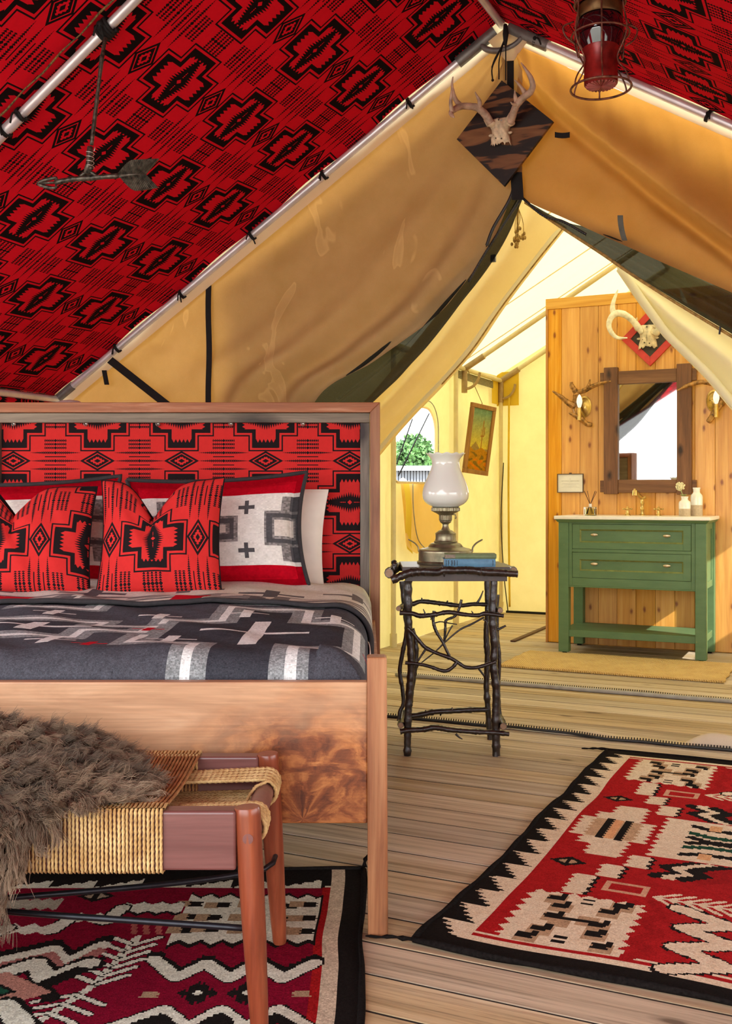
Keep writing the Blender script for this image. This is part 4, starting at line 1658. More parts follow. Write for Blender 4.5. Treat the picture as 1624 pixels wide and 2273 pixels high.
# ------------------------------------------------------------------ pillows
def pillow_mesh(w_, h_, th, lean, c, rz=0.0, chop=0.0, pinch=0.07, uvf=None, n=44, colf=None, flat=0.0, chop_u=0.0, slump=0.0, roll_=0.0):
    """upright pillow resting on its lower edge; c = centre of the lower edge"""
    m = MB()
    cols = []
    RZ = Matrix.Rotation(rz, 3, 'Z') @ Matrix.Rotation(-lean, 3, 'X') @ Matrix.Rotation(roll_, 3, 'Y')

    def pt(u, v, side):
        x = w_ * u * (1 - pinch * (1 - v * v)) * 0.5
        z = h_ * v * (1 - pinch * (0.9 if v > 0 else 0.35) * (1 - u * u)) * 0.5
        core = max(0, (1 - abs(u) ** 2.6)) * max(0, (1 - abs(v) ** 2.6))
        if flat:
            uu, vv = min(1, abs(u) / (1 - flat)), min(1, abs(v) / (1 - flat * w_ / h_))
            core = max(0, (1 - uu ** 2.6)) * max(0, (1 - vv ** 2.6))
        t = th * core ** 0.5 * (1 - 0.22 * v)
        if chop:
            g_ = math.exp(-((u - chop_u) / 0.30) ** 2)
            top = max(0, (v + 0.25) / 1.25)
            z -= chop * g_ * top ** 1.6
            x += -0.05 * w_ * math.copysign(1, u - chop_u) * g_ * top * (1 - math.exp(-abs(u - chop_u) / 0.06))
            t *= 1 - 0.5 * math.exp(-((u - chop_u) / 0.10) ** 2) * top
        t += 0.006 * smooth_noise(u * 5 + v * 3, 7) * core ** 0.3
        z += slump * u * abs(u)
        y = -t * side if side > 0 else t * 0.7
        z0 = h_ / 2
        return Vector(c) + RZ @ Vector((x, y, z + z0))
    for side in (1, -1):
        uvv = (lambda a, b: uvf(a * 2 - 1, b * 2 - 1)) if uvf else None
        if side > 0:
            m.grid(lambda a, b: pt(a * 2 - 1, b * 2 - 1, 1), n, n, uvv)
        else:
            m.grid(lambda a, b: pt(1 - a * 2, b * 2 - 1, -1), n, n, (lambda a, b: uvf(1 - a * 2, b * 2 - 1)) if uvf else None)
        if colf:
            ac = (np.arange(n) + 0.5) / n * 2 - 1
            Am, Bm = np.meshgrid(ac, ac, indexing='ij')
            cols.append(colf(Am if side > 0 else -Am, Bm).reshape(-1, 3))
    rim = [pt(u, v, 1) for u, v in [(-1 + 2 * i / 30, 1) for i in range(31)] + [(1, 1 - 2 * i / 30) for i in range(1, 31)] + [(1 - 2 * i / 30, -1) for i in range(1, 31)] + [(-1, -1 + 2 * i / 30) for i in range(1, 31)]]
    return m, (np.concatenate(cols) if colf else None), rim


def put_pillow(name, lab, mat, seam=None, **k):
    m, cols, rim = pillow_mesh(**k)
    o = m.build(name, mat, None, True)
    if cols is not None:
        colour_cells(o, cols)
    tag(o, lab, 'pillow')
    if seam:
        MB().tube(rim, seam[1], 8, flat=seam[2] if len(seam) > 2 else 1.0).build(seam[0], MAT['binding'] if seam[0] == 'black_trim' else mat, o, True)
    return o


ZP = 0.650
PC = 0.345     # pattern repeat on the cushions


def cushion_uv(cu, cv, w_, h_):
    # tree axis runs up the cushion, so swap
    return lambda u, v: ((v * h_ * 0.5 - cv) / PC, (u * w_ * 0.5 - cu) / PC + 0.5)


# two front cushions, punched at the top
cc = WP(352, 1322, 3.80)
put_pillow('cushion', 'red square cushion with a whole black stepped cross, punched at its top centre', MAT['red_cushion'], ('piping', 0.003),
           w_=0.465, h_=0.455, th=0.088, lean=R(17), c=(cc.x, cc.y, ZP - 0.022), chop=0.155, chop_u=-0.12, pinch=0.075, uvf=cushion_uv(-0.012, -0.022, 0.465, 0.455), roll_=R(-1.2))
cc = WP(62, 1326, 3.80)
put_pillow('cushion', 'red square cushion cut by the left edge, its diamond beside its right side', MAT['red_cushion'], ('piping', 0.003),
           w_=0.455, h_=0.44, th=0.088, lean=R(17), c=(cc.x, cc.y, ZP - 0.026), chop=0.12, chop_u=-0.30, pinch=0.075, uvf=cushion_uv(0.225, -0.02, 0.455, 0.46), rz=R(4), slump=-0.012)


def sham_col(u, v):
    x, y = u * 0.365, v * 0.265
    c = np.zeros(u.shape + (3,))
    c[:] = lin(222, 222, 214)
    GY = lin(128, 126, 124)
    DG = lin(82, 82, 84)
    put(c, np.abs(y) > 0.168, lin(176, 10, 30))
    chk = RNG.random(u.shape) < 0.5
    for cx in (-0.24, 0.30, 0.03):
        q = np.maximum(np.abs(x - cx) - 0.085, np.abs(y) - 0.085)
        if cx == 0.03:
            q = np.maximum(np.abs(x - cx) - 0.07, np.abs(y) - 0.062)
        put(c, (q < 0) & chk, GY * 1.3)
        put(c, (q < 0) & ~chk, GY * 0.8)
        put(c, (q < -0.014) & (q > -0.034), DG)
        put(c, q < -0.044, lin(206, 200, 190))
        if cx != 0.03:
            arm = (np.abs(x - cx - 0.04) < 0.05) & (np.abs(y) < 0.15) & (q > 0)
            put(c, arm & chk, GY * 1.3)
            put(c, arm & ~chk, GY * 0.8)
            put(c, (np.abs(x - cx - 0.04) < 0.022) & (np.abs(y) < 0.15) & (q > 0), DG)
    for cx in (0.14, -0.09):
        for cy in (0.105, -0.105):
            put(c, plus_d(x, y, cx, cy, 0.036, 0.008, 0.036, 0.008) < 0, DG)
    return heather(c, 0.05)


cc = WP(480, 1305, 4.14)
put_pillow('sham', 'cream and grey wool sham with red bands and black edge, right of the whole-cross cushion', MAT['sham'], ('black_trim', 0.0085, 1.0),
           w_=0.74, h_=0.475, th=0.072, lean=R(14), c=(cc.x + 0.005, cc.y - 0.02, ZP - 0.03), pinch=0.10, flat=0.10, colf=sham_col, n=84, rz=R(-2), roll_=R(-2.5))
cc = WP(75, 1305, 4.16)
put_pillow('sham', 'cream and grey wool sham with red bands behind the cushion at the left edge', MAT['sham'], ('black_trim', 0.0085, 1.0),
           w_=0.74, h_=0.46, th=0.072, lean=R(14), c=(cc.x - 0.02, cc.y - 0.02, ZP - 0.03), pinch=0.10, flat=0.10, colf=sham_col, n=84, rz=R(2), roll_=R(-2.5))
cc = WP(535, 1300, 4.30)
put_pillow('pillow', 'plain white cotton pillow standing behind the right-hand sham', MAT['white_linen'], ('seam', 0.002),
           w_=0.74, h_=0.415, th=0.055, lean=R(8), c=(cc.x - 0.028, cc.y + 0.03, ZP - 0.02), pinch=0.05, rz=R(1), roll_=R(2.5))
cc = WP(40, 1300, 4.32)
put_pillow('pillow', 'plain white cotton pillow standing behind the left-hand sham', MAT['white_linen'], ('seam', 0.002),
           w_=0.70, h_=0.40, th=0.055, lean=R(8), c=(cc.x - 0.02, cc.y + 0.02, ZP - 0.02), pinch=0.05)

# small white dome cap of a fan standing behind the headboard
dome = MB().lathe([(0.0, 0.0), (0.088, 0.0), (0.090, 0.010), (0.072, 0.034), (0.04, 0.050), (0.0, 0.055)], (0, 0, 0), 28)
dc = WP(155, 897, 4.72)
dome.v = [p + Vector((dc.x, dc.y, dc.z - 0.035)) for p in dome.v]
fan = thing('floor_fan', 'white domed top of a fan standing behind the headboard', 'fan', (dc.x, dc.y, 0))
dome.build('dome_cap', plain('white_plastic', (0.7, 0.68, 0.62), 0.3), fan, True)
MB().tube([(dc.x, dc.y, 0.02), (dc.x, dc.y, dc.z - 0.03)], 0.02, 10).build('pole', MAT['steel'], fan, True)
MB().lathe([(0.0, 0.0), (0.16, 0.0), (0.16, 0.015), (0.03, 0.03), (0.0, 0.03)], (dc.x, dc.y, 0), 24).build('base', MAT['grey_fitting'], fan, True)

# ------------------------------------------------------------------ rugs
CRM = lin(214, 196, 166)
CRM2 = lin(190, 172, 146)
RED1 = lin(158, 26, 28)
BLK = lin(26, 22, 20)
TAN = lin(170, 140, 108)
WINE = lin(112, 12, 34)
IVO = lin(196, 192, 172)
GRN = lin(28, 66, 48)


def saw(x, p):
    return np.abs(((x / p) % 1.0) - 0.5) * 2      # 1..0..1


def steps(x, q):
    return np.round(x / q) * q


def box(c, a, b, a0, a1, b0, b1, col, ta=0.0, tb=0.0, p=0.035, sides='LRNF'):
    """filled rectangle with serrated sides (ta along a at L/R, tb along b at N/F)"""
    ja = ta * saw(b, p)
    jb = tb * saw(a, p)
    mk = (a > a0 - (ja if 'L' in sides else 0)) & (a < a1 + (ja if 'R' in sides else 0)) & (b > b0 - (jb if 'N' in sides else 0)) & (b < b1 + (jb if 'F' in sides else 0))
    put(c, mk, col)


def zig(c, a, b, pts, wid, col, edge=None, ew=0.008, teeth=0.0, p=0.03):
    """thick polyline in rug coordinates"""
    best = np.full(a.shape, 9.0)
    for (a0, b0), (a1, b1) in zip(pts, pts[1:]):
        da, db = a1 - a0, b1 - b0
        L2 = da * da + db * db
        t = np.clip(((a - a0) * da + (b - b0) * db) / L2, 0, 1)
        best = np.minimum(best, np.hypot(a - a0 - t * da, b - b0 - t * db))
    tt = teeth * saw(a + b, p) if teeth else 0
    if edge is not None:
        put(c, best < wid + ew + tt, edge)
    put(c, best < wid + tt * 0.6, col)


def rug_right_col(a, b0_):
    c = np.zeros(a.shape + (3,))
    c[:] = RED1
    Lb = 1.86
    b = np.where(b0_ > Lb / 2, Lb - b0_, b0_)       # the two halves mirror
    # cream guard, red line, black border with long serrated teeth
    put(c, (b < 0.070), CRM)
    put(c, (b > 0.044) & (b < 0.060) & (a > 0.106), RED1)
    put(c, a < 0.107, CRM)
    tooth = 0.020 + 0.066 * np.abs(1 - ((b0_ / 0.105) % 1.0) * 1.0) ** 1.1 + 0.022 * (saw(b0_, 0.022) - 0.5)
    put(c, a < tooth, BLK)
    put(c, b < 0.018, BLK)
    # corner block
    box(c, a, b, 0.160, 0.414, 0.085, 0.362, CRM, 0.020, 0.016, 0.042, 'LRF')
    box(c, a, b, 0.158, 0.43, 0.062, 0.10, CRM)
    for (x, y) in ((0.217, 0.357 - 0.02), (0.238, 0.291), (0.237, 0.230), (0.257, 0.205), (0.229, 0.147), (0.21, 0.10), (0.315, 0.232), (0.345, 0.213), (0.374, 0.345), (0.352, 0.297), (0.349, 0.16), (0.375, 0.10)):
        put(c, (np.abs(a - x - 0.004) < 0.026) & (np.abs(b - y + 0.010) < 0.026), TAN)
    for (x, y) in ((0.217, 0.337), (0.238, 0.291), (0.237, 0.230), (0.229, 0.147), (0.21, 0.10), (0.345, 0.213), (0.374, 0.345), (0.352, 0.297), (0.349, 0.16), (0.375, 0.10)):
        put(c, (np.abs(a - x) < 0.022 - 0.006 * saw(b, 0.02)) & (np.abs(b - y) < 0.013), BLK)
        put(c, (np.abs(a - x - 0.016) < 0.008) & (np.abs(b - y - 0.016) < 0.016), BLK)
    put(c, (np.abs(a - 0.29) < 0.055) & (np.abs(b - 0.222) < 0.009), BLK)
    for dy in (-0.012, 0.012):
        put(c, (np.abs(a - 0.295) < 0.016) & (np.abs(b - 0.338 - dy) < 0.006), BLK)
        put(c, (np.abs(a - 0.285) < 0.016) & (np.abs(b - 0.105 - dy) < 0.006), BLK)
    # stepped column climbing to the centre
    for (a0, a1, b0, b1) in ((0.215, 0.272, 0.38, 0.525), (0.268, 0.325, 0.53, 0.63), (0.322, 0.379, 0.637, 0.735)):
        box(c, a, b, a0 + 0.010, a1 + 0.006, b0, b1, BLK, 0.010, 0, 0.034)
        box(c, a, b, a0 + 0.006, a1 - 0.006, b0, b1, CRM, 0.012, 0, 0.034)
    box(c, a, b, 0.372, 0.9, 0.75, 1.2, CRM, 0.022, 0, 0.04)
    # big cross
    for (a0, a1, b0, b1) in ((0.204, 0.288, 0.69, 0.95), (0.164, 0.290, 0.782, 0.95), (0.13, 0.33, 0.84, 0.95)):
        box(c, a, b, a0, a1, b0, b1, CRM, 0.016, 0, 0.034)
    box(c, a, b, 0.165, 0.30, 0.845, 0.95, TAN * 1.15, 0.012, 0, 0.03)
    put(c, (np.abs(a - 0.233) < 0.012) & (b > 0.84), lin(212, 158, 112))
    for x in (0.206, 0.261):
        put(c, (np.abs(a - x) < 0.010 + 0.004 * saw(b, 0.02)) & (b > 0.835), BLK)
    # little lozenges
    q = np.abs(a - 0.176) / 0.048 + np.abs(b - 0.605) / 0.036
    put(c, q < 1.1, BLK)
    put(c, (q < 0.62) & (np.abs(a - 0.176) > 0.006), TAN)
    # tan outlined rectangle
    q = np.maximum(np.abs(a - 0.360) - 0.053, np.abs(b - 0.468) - 0.036)
    put(c, (q < 0) & (q > -0.015), lin(196, 150, 120))
    # feather
    for k in range(12):
        a0 = 0.435 + 0.035 * k
        zig(c, a, b, [(a0, 0.44), (a0 + 0.055, 0.44 + 0.045)], 0.006, CRM)
        zig(c, a, b, [(a0, 0.44), (a0 + 0.055, 0.44 - 0.045)], 0.006, CRM)
    put(c, (np.abs(b - 0.44) < 0.005) & (a > 0.435), CRM)
    # lightning at the near end
    zz = [(0.50, 0.395), (0.625, 0.335), (0.525, 0.280), (0.64, 0.225), (0.525, 0.165), (0.64, 0.110), (0.52, 0.045)]
    zig(c, a, b, zz, 0.019, CRM, BLK, 0.005, 0.008, 0.024)
    zig(c, a, b, [(0.44, 0.40), (0.475, 0.33), (0.44, 0.28), (0.48, 0.22), (0.44, 0.165), (0.48, 0.11), (0.44, 0.07)], 0.016, RED1 * 0.85, None)
    zig(c, a, b, [(x + 0.17, y) for x, y in zz], 0.010, CRM, BLK, 0.006, 0.006, 0.024)
    # black and cream lightning beside the centre
    for off, col in ((0.0, BLK), (0.035, CRM), (0.070, BLK), (0.12, RED1 * 0.8)):
        zig(c, a, b, [(0.41 + off, 0.60), (0.47 + off, 0.64), (0.425 + off, 0.675), (0.49 + off, 0.725), (0.9, 0.70)], 0.016, col, None, 0, 0.012, 0.026)
    for y, col in ((0.80, BLK), (0.905, BLK), (0.865, GRN)):
        zig(c, a, b, [(0.45, y), (0.50, y + 0.02), (0.9, y + 0.015)], 0.010, col, None, 0, 0.012, 0.03)
    put(c, (np.abs(a - 0.508) < 0.016) & (np.abs(b - 0.80) < 0.026), lin(208, 160, 112))
    put(c, a > 1.17, BLK)
    return heather(c, 0.06)


def rug_pt(a, b):
    z = 0.007 + 0.004 * max(0, smooth_noise(a * 4 + b * 2, 3)) + 0.003 * smooth_noise(b * 5 - a * 3, 6)
    e = 0.012 * smooth_noise(b * 4, 2) * (1 - min(1, a / 0.3))
    e2 = (0.012 * smooth_noise(a * 5, 5) + 0.03 * max(0, a - 0.1) * 0.5) * (1 - min(1, b / 0.5))
    return T(-0.884 + a + e, 2.172 + b + e2, max(0.003, z))


m, cols = cell_grid(rug_pt, rug_right_col, 0, 1.19, 238, -0.04, 1.90, 388)
rug = m.build('rug', MAT['rug'], None, True)
colour_cells(rug, cols)
tag(rug, 'red, black and cream woven rug lying on the deck right of the bed', 'rug', 'woven rugs')


def tassel(p, d, L, parent):
    pts = [p]
    for i in range(9):
        pts.append(pts[-1] + d.normalized() * L / 9 + Vector((0, 0.006 * smooth_noise(i * 0.9, 3), 0)))
    pts = [Vector((q.x, q.y, max(0.008, q.z))) for q in pts]
    MB().tube(pts, [0.007 - 0.0004 * i for i in range(10)], 6, lobes=2, twist=180, depth=0.3).build('corner_cord', MAT['rug_black'], parent, True)


edge = [rug_pt(0.0, b) for b in np.linspace(-0.04, 1.90, 60)]
MB().tube(edge, 0.008, 8, lobes=2, twist=220).build('bound_selvedge', MAT['rug_black'], rug, True)
MB().tube([rug_pt(a, -0.04) for a in np.linspace(0.0, 1.19, 40)], 0.009, 8, lobes=2, twist=220).build('bound_end', MAT['rug_black'], rug, True)
MB().tube([rug_pt(a, 1.90) for a in np.linspace(0.0, 1.19, 40)], 0.007, 8, lobes=2, twist=220).build('bound_end', MAT['rug_black'], rug, True)
tassel(rug_pt(0, -0.04), Vector((-1, 0.25, 0)), 0.11, rug)
tassel(rug_pt(0, 1.90), Vector((-1, 0.18, 0)), 0.10, rug)


def rug_left_col(x, y):
    c = np.zeros(x.shape + (3,))
    c[:] = WINE
    r = -0.005 - x           # distance from the right edge
    t = 2.76 - y             # distance from the far edge
    put(c, t < 0.135, IVO)
    put(c, t < 0.075 + 0.055 * (1 - ((x / 0.115) % 1.0)) ** 1.0 * 0.9 + 0.012 * saw(x, 0.028), BLK)
    put(c, (r < 0.085), CRM2 * 0.95)
    put(c, (r < 0.049), BLK)
    put(c, (r > 0.085) & (r < 0.104) & (t > 0.13), RED1 * 0.8)
    # corner block with serrated long sides
    box(c, x, y, -0.435, -0.106, 2.305, 2.565, BLK, 0, 0.030, 0.048, 'NF')
    box(c, x, y, -0.432, -0.108, 2.322, 2.555, IVO, 0, 0.026, 0.048, 'NF')
    for (bx_, by) in ((-0.411, 2.521), (-0.343, 2.514), (-0.178, 2.510), (-0.134, 2.521), (-0.401, 2.445), (-0.352, 2.440), (-0.167, 2.435), (-0.129, 2.439), (-0.400, 2.372), (-0.345, 2.378), (-0.158, 2.370), (-0.126, 2.365), (-0.26, 2.52), (-0.27, 2.44), (-0.26, 2.37)):
        put(c, (np.abs(x - bx_ + 0.03) < 0.018) & (np.abs(y - by) < 0.018), TAN * 0.8)
        put(c, (np.abs(x - bx_) < 0.018 - 0.005 * saw(y, 0.018)) & (np.abs(y - by) < 0.016), BLK)
    # stepped arms to the left of the block
    box(c, x, y, -0.585, -0.436, 2.470, 2.520, BLK, 0, 0.018, 0.045, 'NF')
    box(c, x, y, -0.585, -0.436, 2.482, 2.518, IVO, 0, 0.016, 0.045, 'NF')
    zig(c, x, y, [(-0.585, 2.50), (-0.605, 2.42)], 0.018, IVO, BLK, 0.006)
    box(c, x, y, -0.690, -0.585, 2.425, 2.452, IVO, 0, 0.016, 0.045, 'NF')
    zig(c, x, y, [(-0.69, 2.44), (-0.71, 2.37)], 0.018, IVO, BLK, 0.006)
    box(c, x, y, -0.82, -0.69, 2.362, 2.39, IVO, 0, 0.018, 0.045, 'NF')
    zig(c, x, y, [(-0.82, 2.38), (-0.90, 2.24)], 0.02, IVO, BLK, 0.006)
    box(c, x, y, -0.98, -0.74, 2.50, 2.545, lin(150, 140, 122), 0, 0.014, 0.03, 'NF')
    # tan bars, lozenges
    for k in range(3):
        put(c, (np.abs(x + 0.525 - 0.028 * k + (y - 2.38) * 0.25) < 0.007) & (np.abs(y - 2.385) < 0.035), lin(150, 82, 72))
    q = np.abs(x + 0.668) / 0.042 + np.abs(y - 2.572) / 0.032
    put(c, q < 1.15, BLK)
    put(c, (q < 0.7) & (np.abs(x + 0.668) > 0.007), lin(150, 130, 108))
    # white lightning, toothed black on its upper side
    zz = [(-0.45, 2.225), (-0.389, 2.140), (-0.336, 2.205), (-0.279, 2.135), (-0.228, 2.205), (-0.168, 2.132), (-0.105, 2.205)]
    zig(c, x, y, [(a, b + 0.018) for a, b in zz], 0.016, BLK, None, 0, 0.012, 0.024)
    zig(c, x, y, zz, 0.017, IVO, BLK, 0.004)
    # feather
    zig(c, x, y, [(-0.505, 2.335), (-0.552, 2.10), (-0.66, 1.85)], 0.009, IVO)
    for k in range(6):
        yy = 2.33 - 0.037 * k
        xx = -0.505 - (2.335 - yy) * 0.2
        zig(c, x, y, [(xx, yy - 0.035), (xx - 0.055, yy + 0.002)], 0.0065, IVO, BLK, 0.003)
        zig(c, x, y, [(xx, yy - 0.035), (xx + 0.052, yy + 0.006)], 0.0065, IVO, BLK, 0.003)
    for k in range(4):
        yy = 2.055 - 0.037 * k
        xx = -0.575 - (2.055 - yy) * 0.43
        zig(c, x, y, [(xx, yy + 0.01), (xx - 0.075, yy - 0.022)], 0.006, IVO, BLK, 0.003)
        zig(c, x, y, [(xx, yy + 0.01), (xx + 0.065, yy - 0.03)], 0.006, IVO, BLK, 0.003)
    # star and small tan lozenges
    for sx_ in (-0.333, -0.235):
        q = np.abs(x - sx_) / 0.038 + np.abs(y - 2.074) / 0.048
        put(c, (q < 1.1) & ~((saw(x - sx_, 0.022) > 0.72) & (q > 0.75)), BLK)
        put(c, q < 0.28, IVO)
    for sx_ in (-0.428, -0.126):
        put(c, (np.abs(x - sx_) < 0.020 - 0.006 * saw(y, 0.012)) & (np.abs(y - 2.069) < 0.013), TAN * 0.8)
    zz = [(-0.48, 1.93), (-0.388, 2.005), (-0.33, 1.935), (-0.277, 2.005), (-0.222, 1.935), (-0.165, 2.005), (-0.10, 1.93)]
    zig(c, x, y, zz, 0.018, IVO, BLK, 0.004)
    zig(c, x, y, [(a, b - 0.028) for a, b in zz], 0.012, BLK, None, 0, 0.010, 0.02)
    # big centre medallion on the left
    m1 = [(-1.0, 2.16), (-0.86, 2.30), (-0.79, 2.24), (-0.68, 2.305), (-0.635, 2.235), (-0.575, 2.325)]
    zig(c, x, y, m1, 0.014, BLK, None, 0, 0.012, 0.024)
    zig(c, x, y, [(a, b - 0.032) for a, b in m1], 0.017, IVO, None, 0, 0.006, 0.02)
    zig(c, x, y, [(a, b - 0.062) for a, b in m1], 0.012, lin(150, 96, 88), None, 0, 0.008, 0.02)
    m2 = [(-0.86, 2.06), (-0.70, 2.205), (-0.655, 2.13), (-0.585, 2.205)]
    zig(c, x, y, m2, 0.020, IVO, BLK, 0.010, 0.008, 0.022)
    zig(c, x, y, [(-0.60, 2.17), (-0.655, 2.10), (-0.62, 2.05)], 0.016, BLK, None, 0, 0.008, 0.02)
    q = np.abs(x + 0.745) / 0.12 + np.abs(y - 2.075) / 0.085
    put(c, steps(q, 0.12) < 1.0, lin(166, 116, 100))
    put(c, steps(q, 0.12) < 0.42, BLK)
    put(c, steps(q, 0.12) < 0.28, GRN)
    zig(c, x, y, [(-0.86, 1.93), (-0.70, 2.02), (-0.62, 1.92)], 0.020, IVO, BLK, 0.010, 0.008, 0.022)
    return heather(c, 0.10)


def rugl_pt(x, y):
    z = 0.007 + 0.002 * smooth_noise(x * 4 + y * 3, 3)
    return Vector((x + 0.010 * (y - 2.76) + 0.004 * smooth_noise(y * 6, 3), y + 0.004 * smooth_noise(x * 5, 8), z))


m, cols = cell_grid(rugl_pt, rug_left_col, -1.30, -0.005, 260, 1.30, 2.76, 292)
rug2 = m.build('rug', MAT['rug'], None, True)
colour_cells(rug2, cols)
tag(rug2, 'wine red, black and ivory woven rug under the rope bench', 'rug', 'woven rugs')
MB().tube([rugl_pt(-0.005, y) for y in np.linspace(1.30, 2.76, 50)], 0.008, 8, lobes=2, twist=220).build('bound_selvedge', MAT['rug_black'], rug2, True)
MB().tube([rugl_pt(x, 2.76) for x in np.linspace(-1.30, -0.005, 50)], 0.008, 8, lobes=2, twist=220).build('bound_end', MAT['rug_black'], rug2, True)
MB().tube(smooth_path([Vector((-0.004, 2.762, 0.012)), Vector((0.0, 2.80, 0.022)), Vector((0.014, 2.80, 0.02)), Vector((0.016, 2.72, 0.012)), Vector((0.012, 2.62, 0.009))], 16), 0.007, 6, lobes=2, twist=180, depth=0.3).build('corner_cord', MAT['rug_black'], rug2, True)

# jute runner in front of the washstand
jm = MB()
jm.grid(lambda a, b: T(-1.885 + 1.25 * a + 0.004 * math.sin(b * 21), 5.79 + 0.64 * b + 0.003 * math.sin(a * 60), 0.009 + 0.002 * smooth_noise(a * 6 + b * 4, 3)), 80, 40)
jo = jm.build('jute_mat', MAT['jute'], None, True, solid=0.010)
tag(jo, 'golden jute runner lying in front of the green washstand', 'mat')
jf = MB()
for i in range(150):
    u = -1.885 + 1.25 * i / 149
    jf.tube([T(u, 5.792, 0.010), T(u + 0.002, 5.782 - 0.004 * random.random(), 0.004)], 0.0028, 4)
jf.build('braided_edge', MAT['jute'], jo)['kind'] = 'stuff'

# ------------------------------------------------------------------ rope bench
BY0, BY1 = 1.885, 2.275          # centre lines of front and back rails
ZB = 0.434
bench = thing('bench', 'mahogany bench with a woven rope seat and round tapered legs', 'bench', (-0.75, (BY0 + BY1) / 2, 0))
BXR, BXL = -0.216, -1.30


def leg(xt, xb, y, yb):
    m = MB()
    zs = [0.0105, 0.0145, 0.05, 0.20, 0.32, 0.42, ZB - 0.004, ZB]
    rs = [0.0135, 0.0150, 0.0170, 0.0215, 0.0235, 0.0240, 0.0240, 0.0225]
    m.tube([(xb + (xt - xb) * (z / ZB), yb + (y - yb) * (z / ZB), z) for z in zs], rs, 20)
    return m.build('leg', MAT['mahogany'], bench, True, angle=50)


for x, xb in ((BXR, BXR + 0.026), (BXL, BXL - 0.026)):
    for y, yb in ((BY0, BY0 - 0.012), (BY1, BY1 + 0.018)):
        l_ = leg(x, xb, y, yb)
        m = MB()
        c = Vector((x + 0.004, y - 0.0225, 0.383))
        m.tube([c, c + Vector((0, -0.0025, 0))], 0.0095, 16)
        m.build('dowel_plug', MAT['mahogany_rail'], l_, True, angle=50)
RT, RB = ZB - 0.003, 0.324
for y in (BY0, BY1):
    MB().xbox(BXL, BXR - 0.018, y - 0.019, y + 0.019, RB, RT).build('long_rail', MAT['mahogany_rail'], bench, bevel=0.005, seg=3)
for x in (BXR, BXL):
    MB().tube([(x + 0.004, BY0, 0.385), (x + 0.004, BY1, 0.385)], 0.021, 18).build('end_rail', MAT['mahogany_rail'], bench, True, angle=50)
# crossed black iron stretchers
MB().tube(smooth_path([(-0.205, BY0, 0.212), (-0.45, 1.915, 0.216), (-0.72, 1.95, 0.2215), (-1.30, 2.08, 0.225)], 24), 0.0058, 10).build('stretcher', MAT['iron'], bench, True)
MB().tube(smooth_path([(-0.198, BY1 - 0.010, 0.212), (-0.198, BY1 - 0.034, 0.209), (-0.212, BY1 - 0.055, 0.203), (-0.245, 2.19, 0.203), (-0.40, 2.12, 0.206), (-0.72, 2.03, 0.2105), (-1.30, 1.90, 0.215)], 40), 0.0058, 10).build('stretcher', MAT['iron'], bench, True)

# rope: laid two-strand cord
def rope(mb, pts, r=0.0036, k=6):
    L = sum((b - a).length for a, b in zip(pts, pts[1:]))
    n_ = max(4, int(L / 0.0042))
    mb.tube(resample(pts, n_), r, k, lobes=2, twist=2 * math.pi * 2 / 0.022, depth=0.22, caps=False)


XW = -0.361                       # right edge of the wrapped part
rr = random.Random(3)
seat = MB()
strand = MB()
x = XW - 0.004
i = 0
while x > -0.80:
    d = rr.uniform(-0.0007, 0.0007)
    rad = 0.0037 + rr.uniform(-0.0003, 0.0003)
    for y, sgn in ((BY0, -1), (BY1, 1)):
        if y == BY1 and x < -0.62:
            continue
        pts = []
        hw, hh = 0.019 + rad, (RT - RB) / 2 + rad
        zc = (RT + RB) / 2
        loop = [(-hw + 0.006, hh), (hw - 0.006, hh), (hw, hh - 0.006), (hw, -hh + 0.006), (hw - 0.006, -hh), (-hw + 0.006, -hh), (-hw, -hh + 0.006), (-hw, hh - 0.006), (-hw + 0.006, hh)]
        for q, (a, b) in enumerate(loop):
            pts.append(Vector((x + d * math.sin(q * 1.3) - 0.0074 * q / 8 * 0.5, y + a, zc + b)))
        rope(seat, pts, rad)
    # strand crossing the seat front to back
    sag = 0.010 + rr.uniform(-0.002, 0.002)
    if x > -0.58:
        rope(strand, [Vector((x + 0.0005, BY0 + 0.012 + (BY1 - BY0 - 0.024) * t, RT + rad - 0.001 - sag * math.sin(math.pi * t))) for t in np.linspace(0, 1, 9)], rad)
    x -= 2 * rad * 1.0
seat.build('rail_wrapping', MAT['rope'], bench, True)['kind'] = 'stuff'
strand.build('seat_strands', MAT['rope_brown'], bench, True)['kind'] = 'stuff'
# two bands of cord running over the round end rail
band = MB()
ex = BXR + 0.004


def end_band(ya, yb, n_, zoff, ytow):
    for q in range(n_):
        y = ya + (yb - ya) * q / (n_ - 1)
        yl = y + (ytow - y) * 0.30
        rad = 0.0050
        ring = 0.021 + rad + (0.0012 if q % 2 else 0)
        pts = [Vector((-0.70, yl, 0.402 + zoff)), Vector((-0.42, yl * 0.6 + y * 0.4, 0.404 + zoff))]
        for a in np.linspace(1.75, -2.2, 14):
            pts.append(Vector((ex + math.cos(a) * ring, y + 0.002 * a, 0.385 + math.sin(a) * ring)))
        pts.append(Vector((-0.45, yl, 0.366)))
        rope(band, pts, rad)


